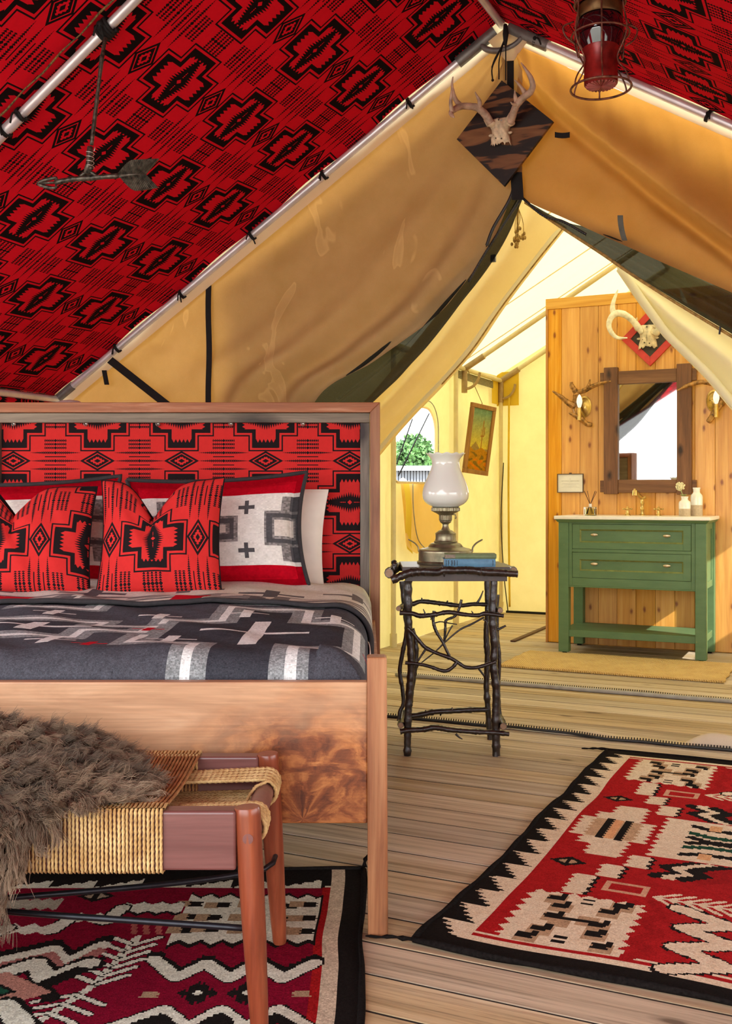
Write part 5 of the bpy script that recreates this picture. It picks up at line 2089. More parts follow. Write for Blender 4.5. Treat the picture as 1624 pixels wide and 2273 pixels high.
end_band(2.145, 2.235, 9, 0.002, 2.12)
end_band(1.915, 1.985, 7, -0.003, 2.02)
rope(band, [Vector((-0.42, 2.06, 0.388)), Vector((-0.33, 2.055, 0.386)), Vector((ex - 0.03, 2.05, 0.384)), Vector((ex - 0.022, 2.075, 0.398)), Vector((ex - 0.012, 2.11, 0.408)), Vector((ex + 0.012, 2.135, 0.412)), Vector((ex + 0.026, 2.145, 0.395))], 0.004)
rope(band, [Vector((-0.42, 2.045, 0.380)), Vector((-0.30, 2.04, 0.380)), Vector((ex - 0.028, 2.03, 0.382)), Vector((ex - 0.026, 1.99, 0.382))], 0.004)
rope(band, [Vector((-0.42, 2.03, 0.376)), Vector((-0.30, 2.025, 0.376)), Vector((ex - 0.030, 2.01, 0.378)), Vector((ex - 0.027, 1.985, 0.38))], 0.004)
band.build('end_lashing', MAT['rope'], bench, True)['kind'] = 'stuff'

# ------------------------------------------------------------------ sheepskin hide on the bench
hide = thing('fur_hide', 'shaggy brown and grey sheepskin draped over the rope bench', 'sheepskin', (-0.75, 2.05, 0.434))
PROF = [(2.30, 0.452), (2.27, 0.475), (2.22, 0.496), (2.15, 0.492), (2.09, 0.468), (2.055, 0.458), (2.02, 0.470), (1.97, 0.476), (1.92, 0.468), (1.878, 0.458), (1.853, 0.435), (1.842, 0.395), (1.838, 0.34), (1.836, 0.285), (1.834, 0.245)]
RIGHT = [-0.60, -0.545, -0.50, -0.465, -0.445, -0.432, -0.422, -0.418, -0.428, -0.475, -0.545, -0.585, -0.615, -0.640, -0.655]


def hide_pt(a, b):
    """a: left .. right edge, b: back .. hanging front"""
    t = b * (len(PROF) - 1)
    y = interp(t, range(len(PROF)), [p[0] for p in PROF])
    z = interp(t, range(len(PROF)), [p[1] for p in PROF])
    xr = interp(t, range(len(RIGHT)), RIGHT)
    xl = -1.02
    x = xl + (xr - xl) * a
    edge = max(0, (a - 0.70) / 0.30)
    zt = 0.438 if b < 0.64 else z
    z = z + (zt - z) * edge ** 1.8
    z += 0.016 * smooth_noise(x * 5 + b * 3, 4) * (1 - edge) * (1 if b < 0.7 else 0.2)
    if b < 0.35:
        z += 0.022 * max(0, min(1, (-0.56 - x) / 0.2)) * math.sin(math.pi * min(1, b / 0.35))
        z -= 0.010 * (1 - max(0, min(1, (-0.45 - x) / 0.2)))
    return Vector((x, y, z))


m = MB()
m.grid(hide_pt, 60, 60)
skin = m.build('hide_skin', plain('dark_hide', (0.055, 0.038, 0.026), 0.95, 0, 0.3, 30), hide, True)


def make_fur():
    nh = 75000
    NP_ = 7
    rg = np.random.default_rng(4)
    # clump guides
    ng = 1500
    ga = rg.random(ng) ** 0.85
    gb = rg.random(ng)
    kd = kdtree.KDTree(ng)
    gd = []
    for i in range(ng):
        p = hide_pt(ga[i], gb[i])
        kd.insert(p, i)
        e = 1e-3
        du = hide_pt(min(1, ga[i] + e), gb[i]) - hide_pt(max(0, ga[i] - e), gb[i])
        dv = hide_pt(ga[i], min(1, gb[i] + e)) - hide_pt(ga[i], max(0, gb[i] - e))
        nn = dv.cross(du).normalized()
        if nn.y > 0.3 and nn.z < 0:
            nn = -nn
        if nn.z < -0.1 and nn.y > -0.3:
            nn = -nn
        hang = max(0, min(1, (gb[i] - 0.62) / 0.12))
        comb = Vector((0.9 - 0.8 * hang, -0.30 - 0.1 * hang, -0.15 - 1.0 * hang)) + Vector(rg.normal(0, 0.28, 3))
        L = (0.034 + 0.012 * rg.random()) * (1 + 0.25 * hang)
        if gb[i] < 0.35:
            L *= 0.9
        gd.append((p, nn, comb, L, rg.random(3) * 6.28, rg.random()))
    kd.balance()
    pos = np.zeros((nh * NP_, 3), dtype=np.float32)
    rad = np.zeros(nh * NP_, dtype=np.float32)
    tint = np.zeros(nh, dtype=np.float32)
    aa = rg.random(nh) ** 0.8
    bb_ = rg.random(nh)
    rnd = rg.normal(0, 1, (nh, 3))
    inv = MW[hide.name].inverted()
    off = inv.translation
    for i in range(nh):
        p = hide_pt(aa[i], bb_[i])
        co_, gi, _ = kd.find(p)
        gp, nn, comb, L, ph, tn = gd[gi]
        L2 = L * (0.75 + 0.5 * abs(rnd[i][0]) * 0.6)
        tip_g = gp - p
        base = p
        d0 = (nn * 0.55 + comb * 0.75 + Vector(rnd[i]) * 0.07).normalized()
        for k in range(NP_):
            t = k / (NP_ - 1)
            q = base + d0 * (L2 * t) + tip_g * (0.88 * t) + Vector((0, 0, -0.010 * t * t))
            q = q + Vector((math.sin(t * 7 + ph[0]), math.sin(t * 6 + ph[1]), math.sin(t * 8 + ph[2]))) * (0.0052 * t)
            j = i * NP_ + k
            pos[j] = (q.x + off.x, q.y + off.y, q.z + off.z)
            rad[j] = 0.00052 * (1 - 0.65 * t)
        x_, b_ = p.x, bb_[i]
        lightz = 0.5 + 0.5 * smooth_noise(x_ * 6 + b_ * 7, 21)
        ridge = math.exp(-((b_ - 0.52) / 0.06) ** 2) * 0.35 + math.exp(-((b_ - 0.18) / 0.12) ** 2) * 0.25
        edge = max(0, (aa[i] - 0.75) / 0.25) * 0.25
        tint[i] = min(1, max(0, 0.06 + 0.34 * lightz + ridge * 0.9 + edge + 0.62 * (tn - 0.5)))
    cu = bpy.data.hair_curves.new('fur')
    cu.add_curves([NP_] * nh)
    cu.attributes['position'].data.foreach_set('vector', pos.ravel())
    ra = cu.attributes.get('radius') or cu.attributes.new('radius', 'FLOAT', 'POINT')
    ra.data.foreach_set('value', rad)
    ta = cu.attributes.new('tint', 'FLOAT', 'CURVE')
    ta.data.foreach_set('value', tint)
    m = M('fur_strand', 0.6, spec=0.25)
    at = m.n('Attribute', attribute_name='tint')
    hi = m.n('HairInfo')
    base = m.ramp(at.outputs['Fac'], [(0.0, (0.028, 0.017, 0.012)), (0.35, (0.085, 0.050, 0.030)), (0.7, (0.22, 0.135, 0.078)), (1.0, (0.42, 0.31, 0.20))])
    tip = m.mix(E(hi.outputs['Intercept']) * 0.28, base, (0.42, 0.32, 0.21))
    m.col(m.mix(E(hi.outputs['Random']) * 0.35, tip, (0.04, 0.026, 0.020)))
    cu.materials.append(m.m)
    o = bpy.data.objects.new('fur', cu)
    COL.objects.link(o)
    o.parent = hide
    o['kind'] = 'stuff'


make_fur()

# ------------------------------------------------------------------ twig table
TY, TB = 3.97, 4.25
table = thing('twig_table', 'dark twig side table with forked branch legs in the tent doorway', 'table', (0.33, 4.08, 0))


def br(px, Y, r, name, parent=table, mat='twig', seed=0, n=None, taper=0.1, Y2=None, ends=False, knots=True):
    n = n or max(14, len(px) * 8)
    pts = []
    for i, p in enumerate(px):
        t = i / max(1, len(px) - 1)
        yy = p[2] if len(p) > 2 else (Y + ((Y2 - Y) * t if Y2 else 0))
        pts.append(WP(p[0], p[1], yy))
    pts = smooth_path(pts, n)
    rad = []
    for i in range(n):
        t = i / (n - 1)
        q = r * (1 - taper * t) * (1 + 0.09 * smooth_noise(i * 0.8, seed) + (0.26 * max(0, smooth_noise(i * 1.7, seed + 5)) ** 2 if knots else 0))
        rad.append(q)
    m = MB().tube(pts, rad, 10)
    o = m.build(name, MAT[mat], parent, True, angle=55)
    if ends:
        for e, d in ((pts[0], pts[0] - pts[1]), (pts[-1], pts[-1] - pts[-2])):
            dd = d.normalized()
            rr_ = rad[0] if e is pts[0] else rad[-1]
            MB().tube([e, e + dd * 0.0008], rr_ * 0.88, 10).build('cut_end', MAT['twig_end'], o)
    return o


def twigs(o, px_list, Y, r=0.0028):
    for seg_ in px_list:
        m = MB()
        p = smooth_path([WP(x, y, Y) for x, y in seg_], 8)
        m.tube(p, [r * (1.5 - 0.9 * i / 7) for i in range(8)], 7)
        m.build('twig_stub', MAT['twig'], o, True)


# top and apron
TZ = 0.728
MB().xbox(0.138, 0.548, 3.942, 4.285, TZ - 0.016, TZ).build('table_top', MAT['dark_board'], table, bevel=0.002)
ap = MB()
ap.xbox(0.150, 0.540, 3.965, 3.985, 0.672, TZ - 0.0165)
ap.build('apron', MAT['dark_board'], table, bevel=0.001)
MB().xbox(0.150, 0.540, 4.255, 4.275, 0.675, TZ - 0.0165).build('apron', MAT['dark_board'], table, bevel=0.001)
MB().xbox(0.150, 0.166, 3.986, 4.254, 0.675, TZ - 0.0165).build('apron', MAT['dark_board'], table, bevel=0.001)
MB().xbox(0.524, 0.540, 3.986, 4.254, 0.675, TZ - 0.0165).build('apron', MAT['dark_board'], table, bevel=0.001)
# branches round the apron
o = br([(869, 1288), (890, 1279), (912, 1271), (940, 1269), (970, 1270), (984, 1266), (1010, 1266), (1045, 1266), (1078, 1270), (1110, 1271), (1148, 1274)], 3.930, 0.0155, 'front_branch', seed=3, ends=True, n=90)
twigs(o, [[(984, 1268), (982, 1258), (979, 1254)], [(985, 1272), (986, 1280)], [(1080, 1268), (1079, 1262)], [(1082, 1270), (1090, 1271)]], 3.925, 0.004)
br([(863, 1272, 3.93), (868, 1270, 4.0), (876, 1262, 4.12), (884, 1258, 4.29)], 4, 0.0185, 'side_branch', seed=8, ends=True)
br([(870, 1268, 3.97), (876, 1255, 3.97), (873, 1246, 3.98)], 4, 0.0105, 'branch_stub', seed=2)
br([(1139, 1268, 3.955), (1130, 1264, 4.08), (1116, 1258, 4.29)], 4, 0.0165, 'side_branch', seed=9, ends=True)
br([(880, 1262), (960, 1258), (1040, 1257), (1115, 1257)], 4.292, 0.012, 'back_branch', seed=5)

# legs
br([(906, 1289), (905, 1335), (907, 1395), (911, 1440), (912, 1480), (908, 1540), (905, 1600), (903.5, 1677)], 3.985, 0.0145, 'leg', seed=1, n=70, taper=0.0)
br([(1096, 1289), (1094, 1340), (1093, 1385), (1097, 1430), (1095, 1480), (1101, 1530), (1100, 1590), (1101, 1679)], 3.985, 0.0150, 'leg', seed=4, n=70, taper=-0.05)
br([(893, 1290), (899, 1345), (906, 1395), (920, 1425), (922, 1465), (915, 1510), (908, 1570), (903, 1649)], TB, 0.0135, 'leg', seed=6, n=60)
br([(1081, 1289), (1083, 1350), (1079, 1410), (1082, 1460), (1079, 1520), (1083, 1580), (1088, 1648)], TB, 0.0130, 'leg', seed=7, n=60)
o = br([(901, 1335), (902, 1400), (893, 1450), (887, 1490), (893, 1530), (895, 1562), (888, 1578), (885, 1600)], 4.06, 0.0088, 'side_brace', seed=12, n=60)
br([(1104, 1320), (1103, 1400), (1108, 1460), (1106, 1540), (1110, 1600)], 4.14, 0.0075, 'side_brace', seed=13, n=40)
# stretchers
o = br([(887, 1360), (915, 1362), (932, 1367), (965, 1364), (995, 1359), (1030, 1364), (1060, 1366), (1078, 1362), (1117, 1367)], 3.968, 0.0088, 'stretcher', seed=15, ends=True)
twigs(o, [[(945, 1367), (942, 1359), (939, 1352)], [(1052, 1367), (1049, 1361), (1046, 1356)], [(952, 1366), (957, 1372), (955, 1376)]], 3.965)
o = br([(893, 1343), (915, 1341), (935, 1335), (975, 1339), (1020, 1344), (1050, 1341), (1080, 1342)], TB - 0.012, 0.0095, 'stretcher', seed=16)
twigs(o, [[(934, 1336), (936, 1330), (935, 1327)], [(1058, 1340), (1066, 1326), (1072, 1311)], [(992, 1338), (993, 1333)], [(975, 1342), (976, 1345)]], TB - 0.015, 0.0038)
br([(884, 1351, 3.965), (889, 1348, 4.08), (893, 1343, 4.22)], 4, 0.0095, 'stretcher', seed=17, ends=True)
br([(1110, 1355, 3.965), (1102, 1350, 4.08), (1094, 1346, 4.22)], 4, 0.0100, 'stretcher', seed=18, ends=True)
o = br([(888, 1624), (905, 1621), (940, 1619), (965, 1615), (1000, 1620), (1050, 1624), (1095, 1626), (1129, 1629)], 3.966, 0.0105, 'stretcher', seed=19, ends=True)
twigs(o, [[(1011, 1629), (1018, 1636), (1026, 1641)]], 3.962, 0.0036)
o = br([(908, 1590), (935, 1586), (965, 1580), (1005, 1578), (1040, 1576), (1082, 1575)], TB - 0.012, 0.0115, 'stretcher', seed=20)
twigs(o, [[(1003, 1576), (1003, 1570)], [(945, 1581), (944, 1576)], [(978, 1584), (977, 1589)]], TB - 0.016, 0.0036)
br([(889, 1610, 3.965), (890, 1600, 4.05), (893, 1580, 4.22)], 4, 0.0125, 'stretcher', seed=21, ends=True)
br([(1117, 1612, 3.965), (1110, 1596, 4.08), (1102, 1580, 4.22)], 4, 0.0140, 'stretcher', seed=22, ends=True)
# web of forked branches at the front
o = br([(904, 1394), (918, 1408), (932, 1425), (945, 1438), (970, 1450), (1000, 1461), (1018, 1472), (1034, 1481), (1060, 1481), (1099, 1469)], 3.962, 0.0078, 'forked_branch', seed=25, n=60)
br([(899, 1471), (930, 1474), (955, 1480), (975, 1487), (990, 1489), (1003, 1482), (1014, 1470)], 3.960, 0.0066, 'forked_branch', seed=26, taper=-0.1)
br([(963, 1356), (961, 1378), (968, 1402), (982, 1425), (990, 1442), (997, 1456)], 3.972, 0.0062, 'forked_branch', seed=27)
br([(1074, 1370), (1045, 1386), (1020, 1398), (990, 1423), (965, 1447), (925, 1480), (916, 1498)], 4.06, 0.0042, 'forked_branch', seed=28, taper=0.5)
br([(1024, 1331), (1019, 1350), (1009, 1368), (990, 1377), (988, 1395), (986, 1425)], 4.10, 0.0056, 'forked_branch', seed=29)
br([(1004, 1388), (996, 1402), (988, 1418)], 4.09, 0.003, 'forked_branch', seed=30)
br([(964, 1383), (978, 1380), (995, 1383), (1014, 1386)], 4.09, 0.0026, 'forked_branch', seed=31)
br([(916, 1395), (920, 1410), (923, 1430)], 4.1, 0.0065, 'forked_branch', seed=32)
br([(945, 1440), (935, 1455), (924, 1472)], 3.966, 0.0042, 'forked_branch', seed=33)
br([(1062, 1484), (1068, 1492), (1074, 1500)], 4.06, 0.0046, 'forked_branch', seed=34)
br([(1097, 1401), (1108, 1396), (1122, 1389)], 3.99, 0.0046, 'forked_branch', seed=35, ends=True)
br([(1072, 1375), (1080, 1382), (1079, 1410), (1084, 1445), (1080, 1480), (1084, 1510)], 3.975, 0.0030, 'forked_branch', seed=36)

# ------------------------------------------------------------------ oil lamp
lc = WP(988.5, 1253, 4.165)
lc.z = TZ
lamp = thing('oil_lamp', 'converted oil lamp with white opal glass shade and pewter base on the twig table', 'lamp', tuple(lc))
U = 3.81e-4


def prof(pts):
    return [(r * U, (1305 - y) * U) for y, r in pts]


MB().lathe(prof([(1305, 0), (1305, 298), (1290, 302), (1280, 296), (1276, 286), (1190, 285), (1172, 287), (1164, 283), (1158, 270), (1150, 255), (1148, 230)]), lc, 48).build('drum_base', MAT['pewter'], lamp, True, angle=40)
MB().lathe(prof([(1150, 245), (1142, 214), (1132, 186), (1112, 172), (1095, 155), (1090, 132), (1084, 120), (1074, 124), (1066, 112), (1040, 106), (1000, 107), (992, 110), (984, 104), (972, 86), (960, 72), (952, 48), (935, 38), (915, 32), (895, 32), (886, 40), (878, 52), (868, 62), (860, 60)]), lc, 40).build('font', MAT['pewter'], lamp, True, angle=35)


def flute(n_, d):
    return lambda i, a, r: (r * (1 + d * (1 if math.cos(a * n_) > 0 else -1)), 0)


MB().lathe(prof([(862, 58), (850, 66), (800, 67), (795, 70)]), lc, 120, flute(22, 0.035)).build('burner', MAT['pewter'], lamp, True, angle=30)
MB().lathe(prof([(795, 70), (780, 92), (768, 118), (760, 132), (755, 142)]), lc, 60, flute(30, 0.02)).build('gallery', MAT['pewter'], lamp, True, angle=30)
MB().lathe(prof([(757, 140), (752, 149), (722, 149), (716, 144), (716, 120)]), lc, 160, flute(40, 0.018)).build('gear_collar', MAT['pewter'], lamp, True, angle=30)


def ruffle(i, a, r):
    q = max(0, (i - 15) / 3.0)
    return r * (1 + 0.035 * q * math.cos(12 * a)), U * 7 * q * math.cos(12 * a)


sp_ = prof([(716, 128), (700, 146), (680, 186), (655, 216), (625, 234), (590, 241), (555, 240), (510, 232), (465, 217), (420, 198), (375, 178), (330, 159), (295, 147), (262, 141), (235, 140), (210, 147), (188, 162), (166, 182), (148, 200)])
sh_ = MB().lathe(sp_, lc, 72, ruffle)
sh_.build('glass_shade', MAT['opal'], lamp, True, solid=0.0028)
for sgn in (-1, 1):
    m = MB()
    for dy in (-0.008, 0.008):
        m.tube(smooth_path([lc + Vector((sgn * 284 * U, dy, (1305 - 1182) * U)), lc + Vector((sgn * 287 * U, dy, (1305 - 1140) * U)), lc + Vector((sgn * 322 * U, dy, (1305 - 1095) * U)), lc + Vector((sgn * 376 * U, dy, (1305 - 1062) * U)), lc + Vector((sgn * 388 * U, 0, (1305 - 1056) * U))], 16), 0.0026, 8)
    m.build('wire_handle', MAT['pewter'], lamp, True)
m = MB()
m.tube([lc + Vector((60 * U, -0.018, (1305 - 790) * U)), lc + Vector((98 * U, -0.022, (1305 - 792) * U)), lc + Vector((108 * U, -0.022, (1305 - 822) * U))], 0.0022, 8)
m.tube([lc + Vector((108 * U, -0.022, (1305 - 822) * U)), lc + Vector((96 * U, -0.022, (1305 - 834) * U))], 0.003, 8)
m.build('wick_key', MAT['pewter'], lamp, True)

# ------------------------------------------------------------------ two books
def book(name, lab, x0, x1, y0, y1, z0, z1, cover, rz, pages_left=False):
    c = ((x0 + x1) / 2, (y0 + y1) / 2, z0)
    t = thing(name, lab, 'book', c, rz)
    hx, hy, h = (x1 - x0) / 2, (y1 - y0) / 2, z1 - z0
    L = lambda x, y, z: MW[t.name] @ Vector((x, y, z))
    cv = MB()
    th = 0.0022
    cv.bx(L, -hx, hx, -hy, hy, 0, th)
    cv.bx(L, -hx, hx, -hy, hy, h - th, h)
    cv.build('cover_boards', cover, t, bevel=0.0008)
    sp = MB()
    prof_ = [(-hy + 0.004 - 0.006 * math.sin(math.pi * i / 8), h * i / 8) for i in range(9)]
    vs = []
    for xx in (-hx, hx):
        vs += [L(xx, a, b) for a, b in prof_] + [L(xx, -hy + 0.007, h), L(xx, -hy + 0.007, 0)]
    n_ = 11
    fs = [(i, i + 1, n_ + i + 1, n_ + i) for i in range(n_ - 1)] + [(n_ - 1, 0, n_, 2 * n_ - 1), tuple(range(n_ - 1, -1, -1)), tuple(range(n_, 2 * n_))]
    sp.add(vs, fs)
    sp.build('spine', cover, t)
    pg = MB().bx(L, -hx + 0.003, hx - 0.003, -hy + 0.008, hy - 0.003, th + 0.0002, h - th - 0.0002)
    pg.build('pages', MAT['pages'], t)
    return t, L, hx, hy, h


b1, L1, hx, hy, h = book('book', 'blue cloth book with black spine lettering under the green one on the twig table', 0.2975, 0.4935, 3.948, 4.046, TZ, TZ + 0.0305, MAT['book_blue'], 0.0)
m = MB()
rr = random.Random(9)
for (cx, rows, wd) in ((-0.090, 6, 0.004), (-0.081, 3, 0.005), (-0.068, 3, 0.0065), (-0.058, 3, 0.0065), (-0.048, 4, 0.003), (0.088, 5, 0.004)):
    for q in range(rows):
        z = h * (0.16 + 0.68 * (q + 0.5) / rows)
        dz = h * 0.68 / rows * 0.36
        yy = -hy + 0.004 - 0.006 * math.sin(math.pi * z / h) - 0.0006
        m.bx(L1, cx - wd / 2, cx + wd / 2 - rr.uniform(0, wd * 0.3), yy - 0.0002, yy + 0.002, z - dz, z + dz)
m.build('spine_lettering', MAT['ink'], b1)['kind'] = 'stuff'
b2, L2, hx, hy, h = book('book', 'sage green book lying on top of the blue book on the twig table', 0.303, 0.499, 3.952, 4.046, TZ + 0.0308, TZ + 0.0485, MAT['book_green'], R(-2.5))
# worn pale end of the green spine
m = MB()
m.bx(L2, -hx, -hx + 0.040, -hy - 0.0026, -hy + 0.002, 0.002, h - 0.0022)
m.build('worn_spine_end', plain('worn_grey_cloth', (0.23, 0.19, 0.14), 0.8, 0, 0.2, 90), b2, bevel=0.001)

# ------------------------------------------------------------------ washstand
VN0, VN1 = 6.46, 6.912
V0, V1 = -1.705, -0.808
LW = 0.064
van = thing('washstand', 'green painted washstand with two drawers, lower shelf and cream top', 'washstand', T((V0 + V1) / 2, (VN0 + VN1) / 2, 0), -PHI)
GP = MAT['green_paint']
for (u0, n0_) in ((V0, VN0), (V1 - LW, VN0), (V0, VN1 - LW), (V1 - LW, VN1 - LW)):
    MB().tbox(u0, u0 + LW, n0_, n0_ + LW, 0.012, 0.832).build('leg', GP, van, bevel=0.003)
    MB().tbox(u0 + 0.02, u0 + 0.044, n0_ + 0.02, n0_ + 0.044, 0, 0.0115).build('foot_pad', MAT['black'], van)
ui, uo = V0 + LW, V1 - LW
# face frame
for (a, b, c_, d) in ((ui + 0.0008, ui + 0.022, 0.432, 0.832), (uo - 0.022, uo - 0.0008, 0.432, 0.832), (ui + 0.0225, uo - 0.0225, 0.432, 0.482), (ui + 0.0225, uo - 0.0225, 0.645, 0.664), (ui + 0.0225, uo - 0.0225, 0.822, 0.832)):
    MB().tbox(a, b, VN0 + 0.006, VN0 + 0.030, c_, d).build('face_frame', GP, van, bevel=0.0012)
MB().tbox(ui - 0.012, uo + 0.012, VN0 + 0.002, VN0 + 0.010, 0.424, 0.4315).build('bottom_bead', GP, van, bevel=0.002)
for u0 in (V0 + 0.016, V1 - 0.030):
    MB().tbox(u0, u0 + 0.014, VN0 + LW, VN1 - LW, 0.432, 0.832).build('side_panel', GP, van)
    uu = u0 - 0.006 if u0 < -1.2 else u0 + 0.014
    for (na, nb, za, zb) in ((VN0 + LW, VN0 + LW + 0.04, 0.432, 0.832), (VN1 - LW - 0.04, VN1 - LW, 0.432, 0.832), (VN0 + LW + 0.0405, VN1 - LW - 0.0405, 0.432, 0.472), (VN0 + LW + 0.0405, VN1 - LW - 0.0405, 0.792, 0.832)):
        MB().tbox(uu, uu + 0.006, na, nb, za, zb).build('panel_frame', GP, van, bevel=0.001)
MB().tbox(ui, uo, VN0 + 0.031, VN1 - 0.02, 0.432, 0.444).build('carcass_floor', GP, van)
MB().tbox(ui, uo, VN1 - 0.02, VN1 - 0.006, 0.432, 0.83).build('carcass_back', GP, van)
MB().tbox(V0 + 0.012, V1 - 0.012, VN0 + 0.016, VN1 - 0.012, 0.108, 0.152).build('lower_shelf', GP, van, bevel=0.003)
# drawers: raised frame round a sunk panel
for (za, zb) in ((0.666, 0.820), (0.484, 0.643)):
    d0, d1 = ui + 0.0245, uo - 0.0245
    dr = MB().tbox(d0 + 0.002, d1 - 0.002, VN0 + 0.018, VN0 + 0.034, za + 0.002, zb - 0.002).build('drawer', GP, van)
    fw = 0.045
    zi0, zi1 = za + (0.040 if za > 0.6 else 0.044), zb - (0.032 if za > 0.6 else 0.044)
    for (a, b, c_, d) in ((d0, d0 + fw, za, zb), (d1 - fw, d1, za, zb), (d0 + fw, d1 - fw, za, zi0), (d0 + fw, d1 - fw, zi1, zb)):
        MB().tbox(a, b, VN0 + 0.007, VN0 + 0.018, c_, d).build('drawer_frame', GP, dr, bevel=0.0008)
    mo = MB()
    a0_, a1_ = d0 + fw, d1 - fw
    P1 = [T(a0_, VN0 + 0.007, zi0), T(a1_, VN0 + 0.007, zi0), T(a1_, VN0 + 0.007, zi1), T(a0_, VN0 + 0.007, zi1)]
    e = 0.009
    P2 = [T(a0_ + e, VN0 + 0.0165, zi0 + e), T(a1_ - e, VN0 + 0.0165, zi0 + e), T(a1_ - e, VN0 + 0.0165, zi1 - e), T(a0_ + e, VN0 + 0.0165, zi1 - e)]
    mo.add(P1 + P2, [(i, (i + 1) % 4, 4 + (i + 1) % 4, 4 + i) for i in range(4)])
    mo.build('moulding', plain('worn_moulding', (0.17, 0.20, 0.055), 0.5, 0, 0.2, 40), dr)
    for uk in (-1.479, -1.038):
        zk = 0.755 if za > 0.6 else 0.573
        k_ = MB()
        k_.ball((0, 0, 0), 1.0, 16, 10, (0.024, 0.012, 0.0105))
        rot = Matrix.Rotation(-PHI, 3, 'Z')
        kc = T(uk, VN0 + 0.004, zk)
        k_.v = [rot @ p + kc for p in k_.v]
        k_.tube([kc, kc + RV * 0.012], 0.006, 10)
        k_.build('knob', MAT['nickel'], dr, True, angle=60)
# cornice and stone top
m = MB()
q0, q1 = (V0 - 0.004, V1 + 0.004, VN0 - 0.004), (V0 - 0.020, V1 + 0.020, VN0 - 0.018)
m.hexa([T(q0[0], q0[2], 0.832), T(q0[1], q0[2], 0.832), T(q0[1], VN1, 0.832), T(q0[0], VN1, 0.832),
        T(q1[0], q1[2], 0.850), T(q1[1], q1[2], 0.850), T(q1[1], VN1, 0.850), T(q1[0], VN1, 0.850)])
m.build('cornice', GP, van, bevel=0.002)
CT = 0.872
MB().tbox(V0 - 0.024, V1 + 0.024, VN0 - 0.022, VN1, 0.8505, CT).build('stone_top', MAT['quartz'], van, bevel=0.003)
rot_t = Matrix.Rotation(-PHI, 3, 'Z')


def place(mb, c):
    mb.v = [rot_t @ p + Vector(c) for p in mb.v]
    return mb


# brass tap: spout and two cross handles plumbed as one fitting
u, _ = UZ(1425, 1145, 6.78)
c0_ = T(u, 6.78, CT)
fa = thing('basin_tap', 'brass basin tap with bamboo-jointed spout and two cross handles on the washstand', 'tap', tuple(c0_), -PHI)


def cross_handle(px):
    u, _ = UZ(px, 1140, 6.74)
    c = T(u, 6.74, CT)
    h_ = MB().lathe([(0.0, 0), (0.020, 0), (0.020, 0.004), (0.013, 0.009), (0.010, 0.020), (0.012, 0.028), (0.009, 0.036), (0, 0.036)], c, 20).build('valve_stem', MAT['brass'], fa, True, angle=40)
    m = MB()
    for a in (R(20), R(110)):
        d = Vector((math.cos(a), math.sin(a), 0)) * 0.026
        m.tube([Vector((0, 0, 0.042)) - d, Vector((0, 0, 0.042)) + d], 0.0042, 8)
        m.ball(Vector((0, 0, 0.042)) - d, 0.0065, 8, 6)
        m.ball(Vector((0, 0, 0.042)) + d, 0.0065, 8, 6)
    m.ball((0, 0, 0.043), 0.010, 10, 8)
    m.ball((0, 0, 0.054), 0.0055, 8, 6)
    place(m, c).build('cross_handle', MAT['brass'], h_, True)


cross_handle(1392)
cross_handle(1461)
c = c0_
m = MB().lathe([(0, 0), (0.022, 0), (0.022, 0.004), (0.014, 0.010), (0.012, 0.035), (0.0145, 0.039), (0.012, 0.043), (0.0105, 0.072), (0.013, 0.076), (0.0105, 0.080), (0.010, 0.102), (0.017, 0.108), (0.018, 0.114), (0.013, 0.120), (0, 0.121)], c, 20)
m.build('column', MAT['brass'], fa, True, angle=40)
m = MB()
m.tube(smooth_path([(0, 0, 0.112), (-0.010, -0.03, 0.125), (-0.026, -0.075, 0.150), (-0.030, -0.090, 0.152)], 12), [0.011] * 8 + [0.012, 0.013, 0.015, 0.015], 12)
m.tube([(-0.030, -0.090, 0.160), (-0.030, -0.092, 0.128)], [0.015, 0.0165], 12)
m.tube([(-0.030, -0.090, 0.156), (-0.030, -0.090, 0.172)], [0.009, 0.006], 10)
m.tube([(0.0, 0, 0.112), (0.022, 0.0, 0.116)], [0.006, 0.009], 10)
place(m, c).build('spout', MAT['brass'], fa, True, angle=50)

# reed diffuser
u, _ = UZ(1309.5, 1145, 6.56)
c = T(u, 6.56, CT)
rd = thing('reed_diffuser', 'square glass reed diffuser with green liquid on the left end of the washstand', 'diffuser', tuple(c), -PHI)
m = MB()
B_ = lambda x, y, z: Vector((x, y, z))
m.bx(B_, -0.036, 0.036, -0.026, 0.026, 0.0005, 0.056)
place(m, c).build('bottle', MAT['clear_glass'], rd, bevel=0.004)
m = MB()
m.bx(B_, -0.030, 0.030, -0.020, 0.020, 0.005, 0.044)
place(m, c).build('liquid', MAT['green_liquid'], rd, bevel=0.002)
MB().lathe([(0.0095, 0.056), (0.0095, 0.075), (0.0065, 0.076), (0.0065, 0.058)], c, 20).build('neck_collar', plain('silver_white_collar', (0.75, 0.72, 0.68), 0.4, 0.3), rd, True, angle=40)
for i, (dx, dy) in enumerate(((-0.040, 0.01), (-0.036, -0.008), (-0.019, 0.004), (0.028, 0.006), (0.034, -0.006), (0.040, 0.004))):
    m = MB()
    s_ = -0.55
    m.tube([Vector((dx * s_, dy * s_, 0.012)), Vector((0, 0, 0.070)), Vector((dx, dy, 0.158 - 0.004 * (i % 2)))], 0.0018, 6)
    place(m, c).build('reed', MAT['reed'], rd)

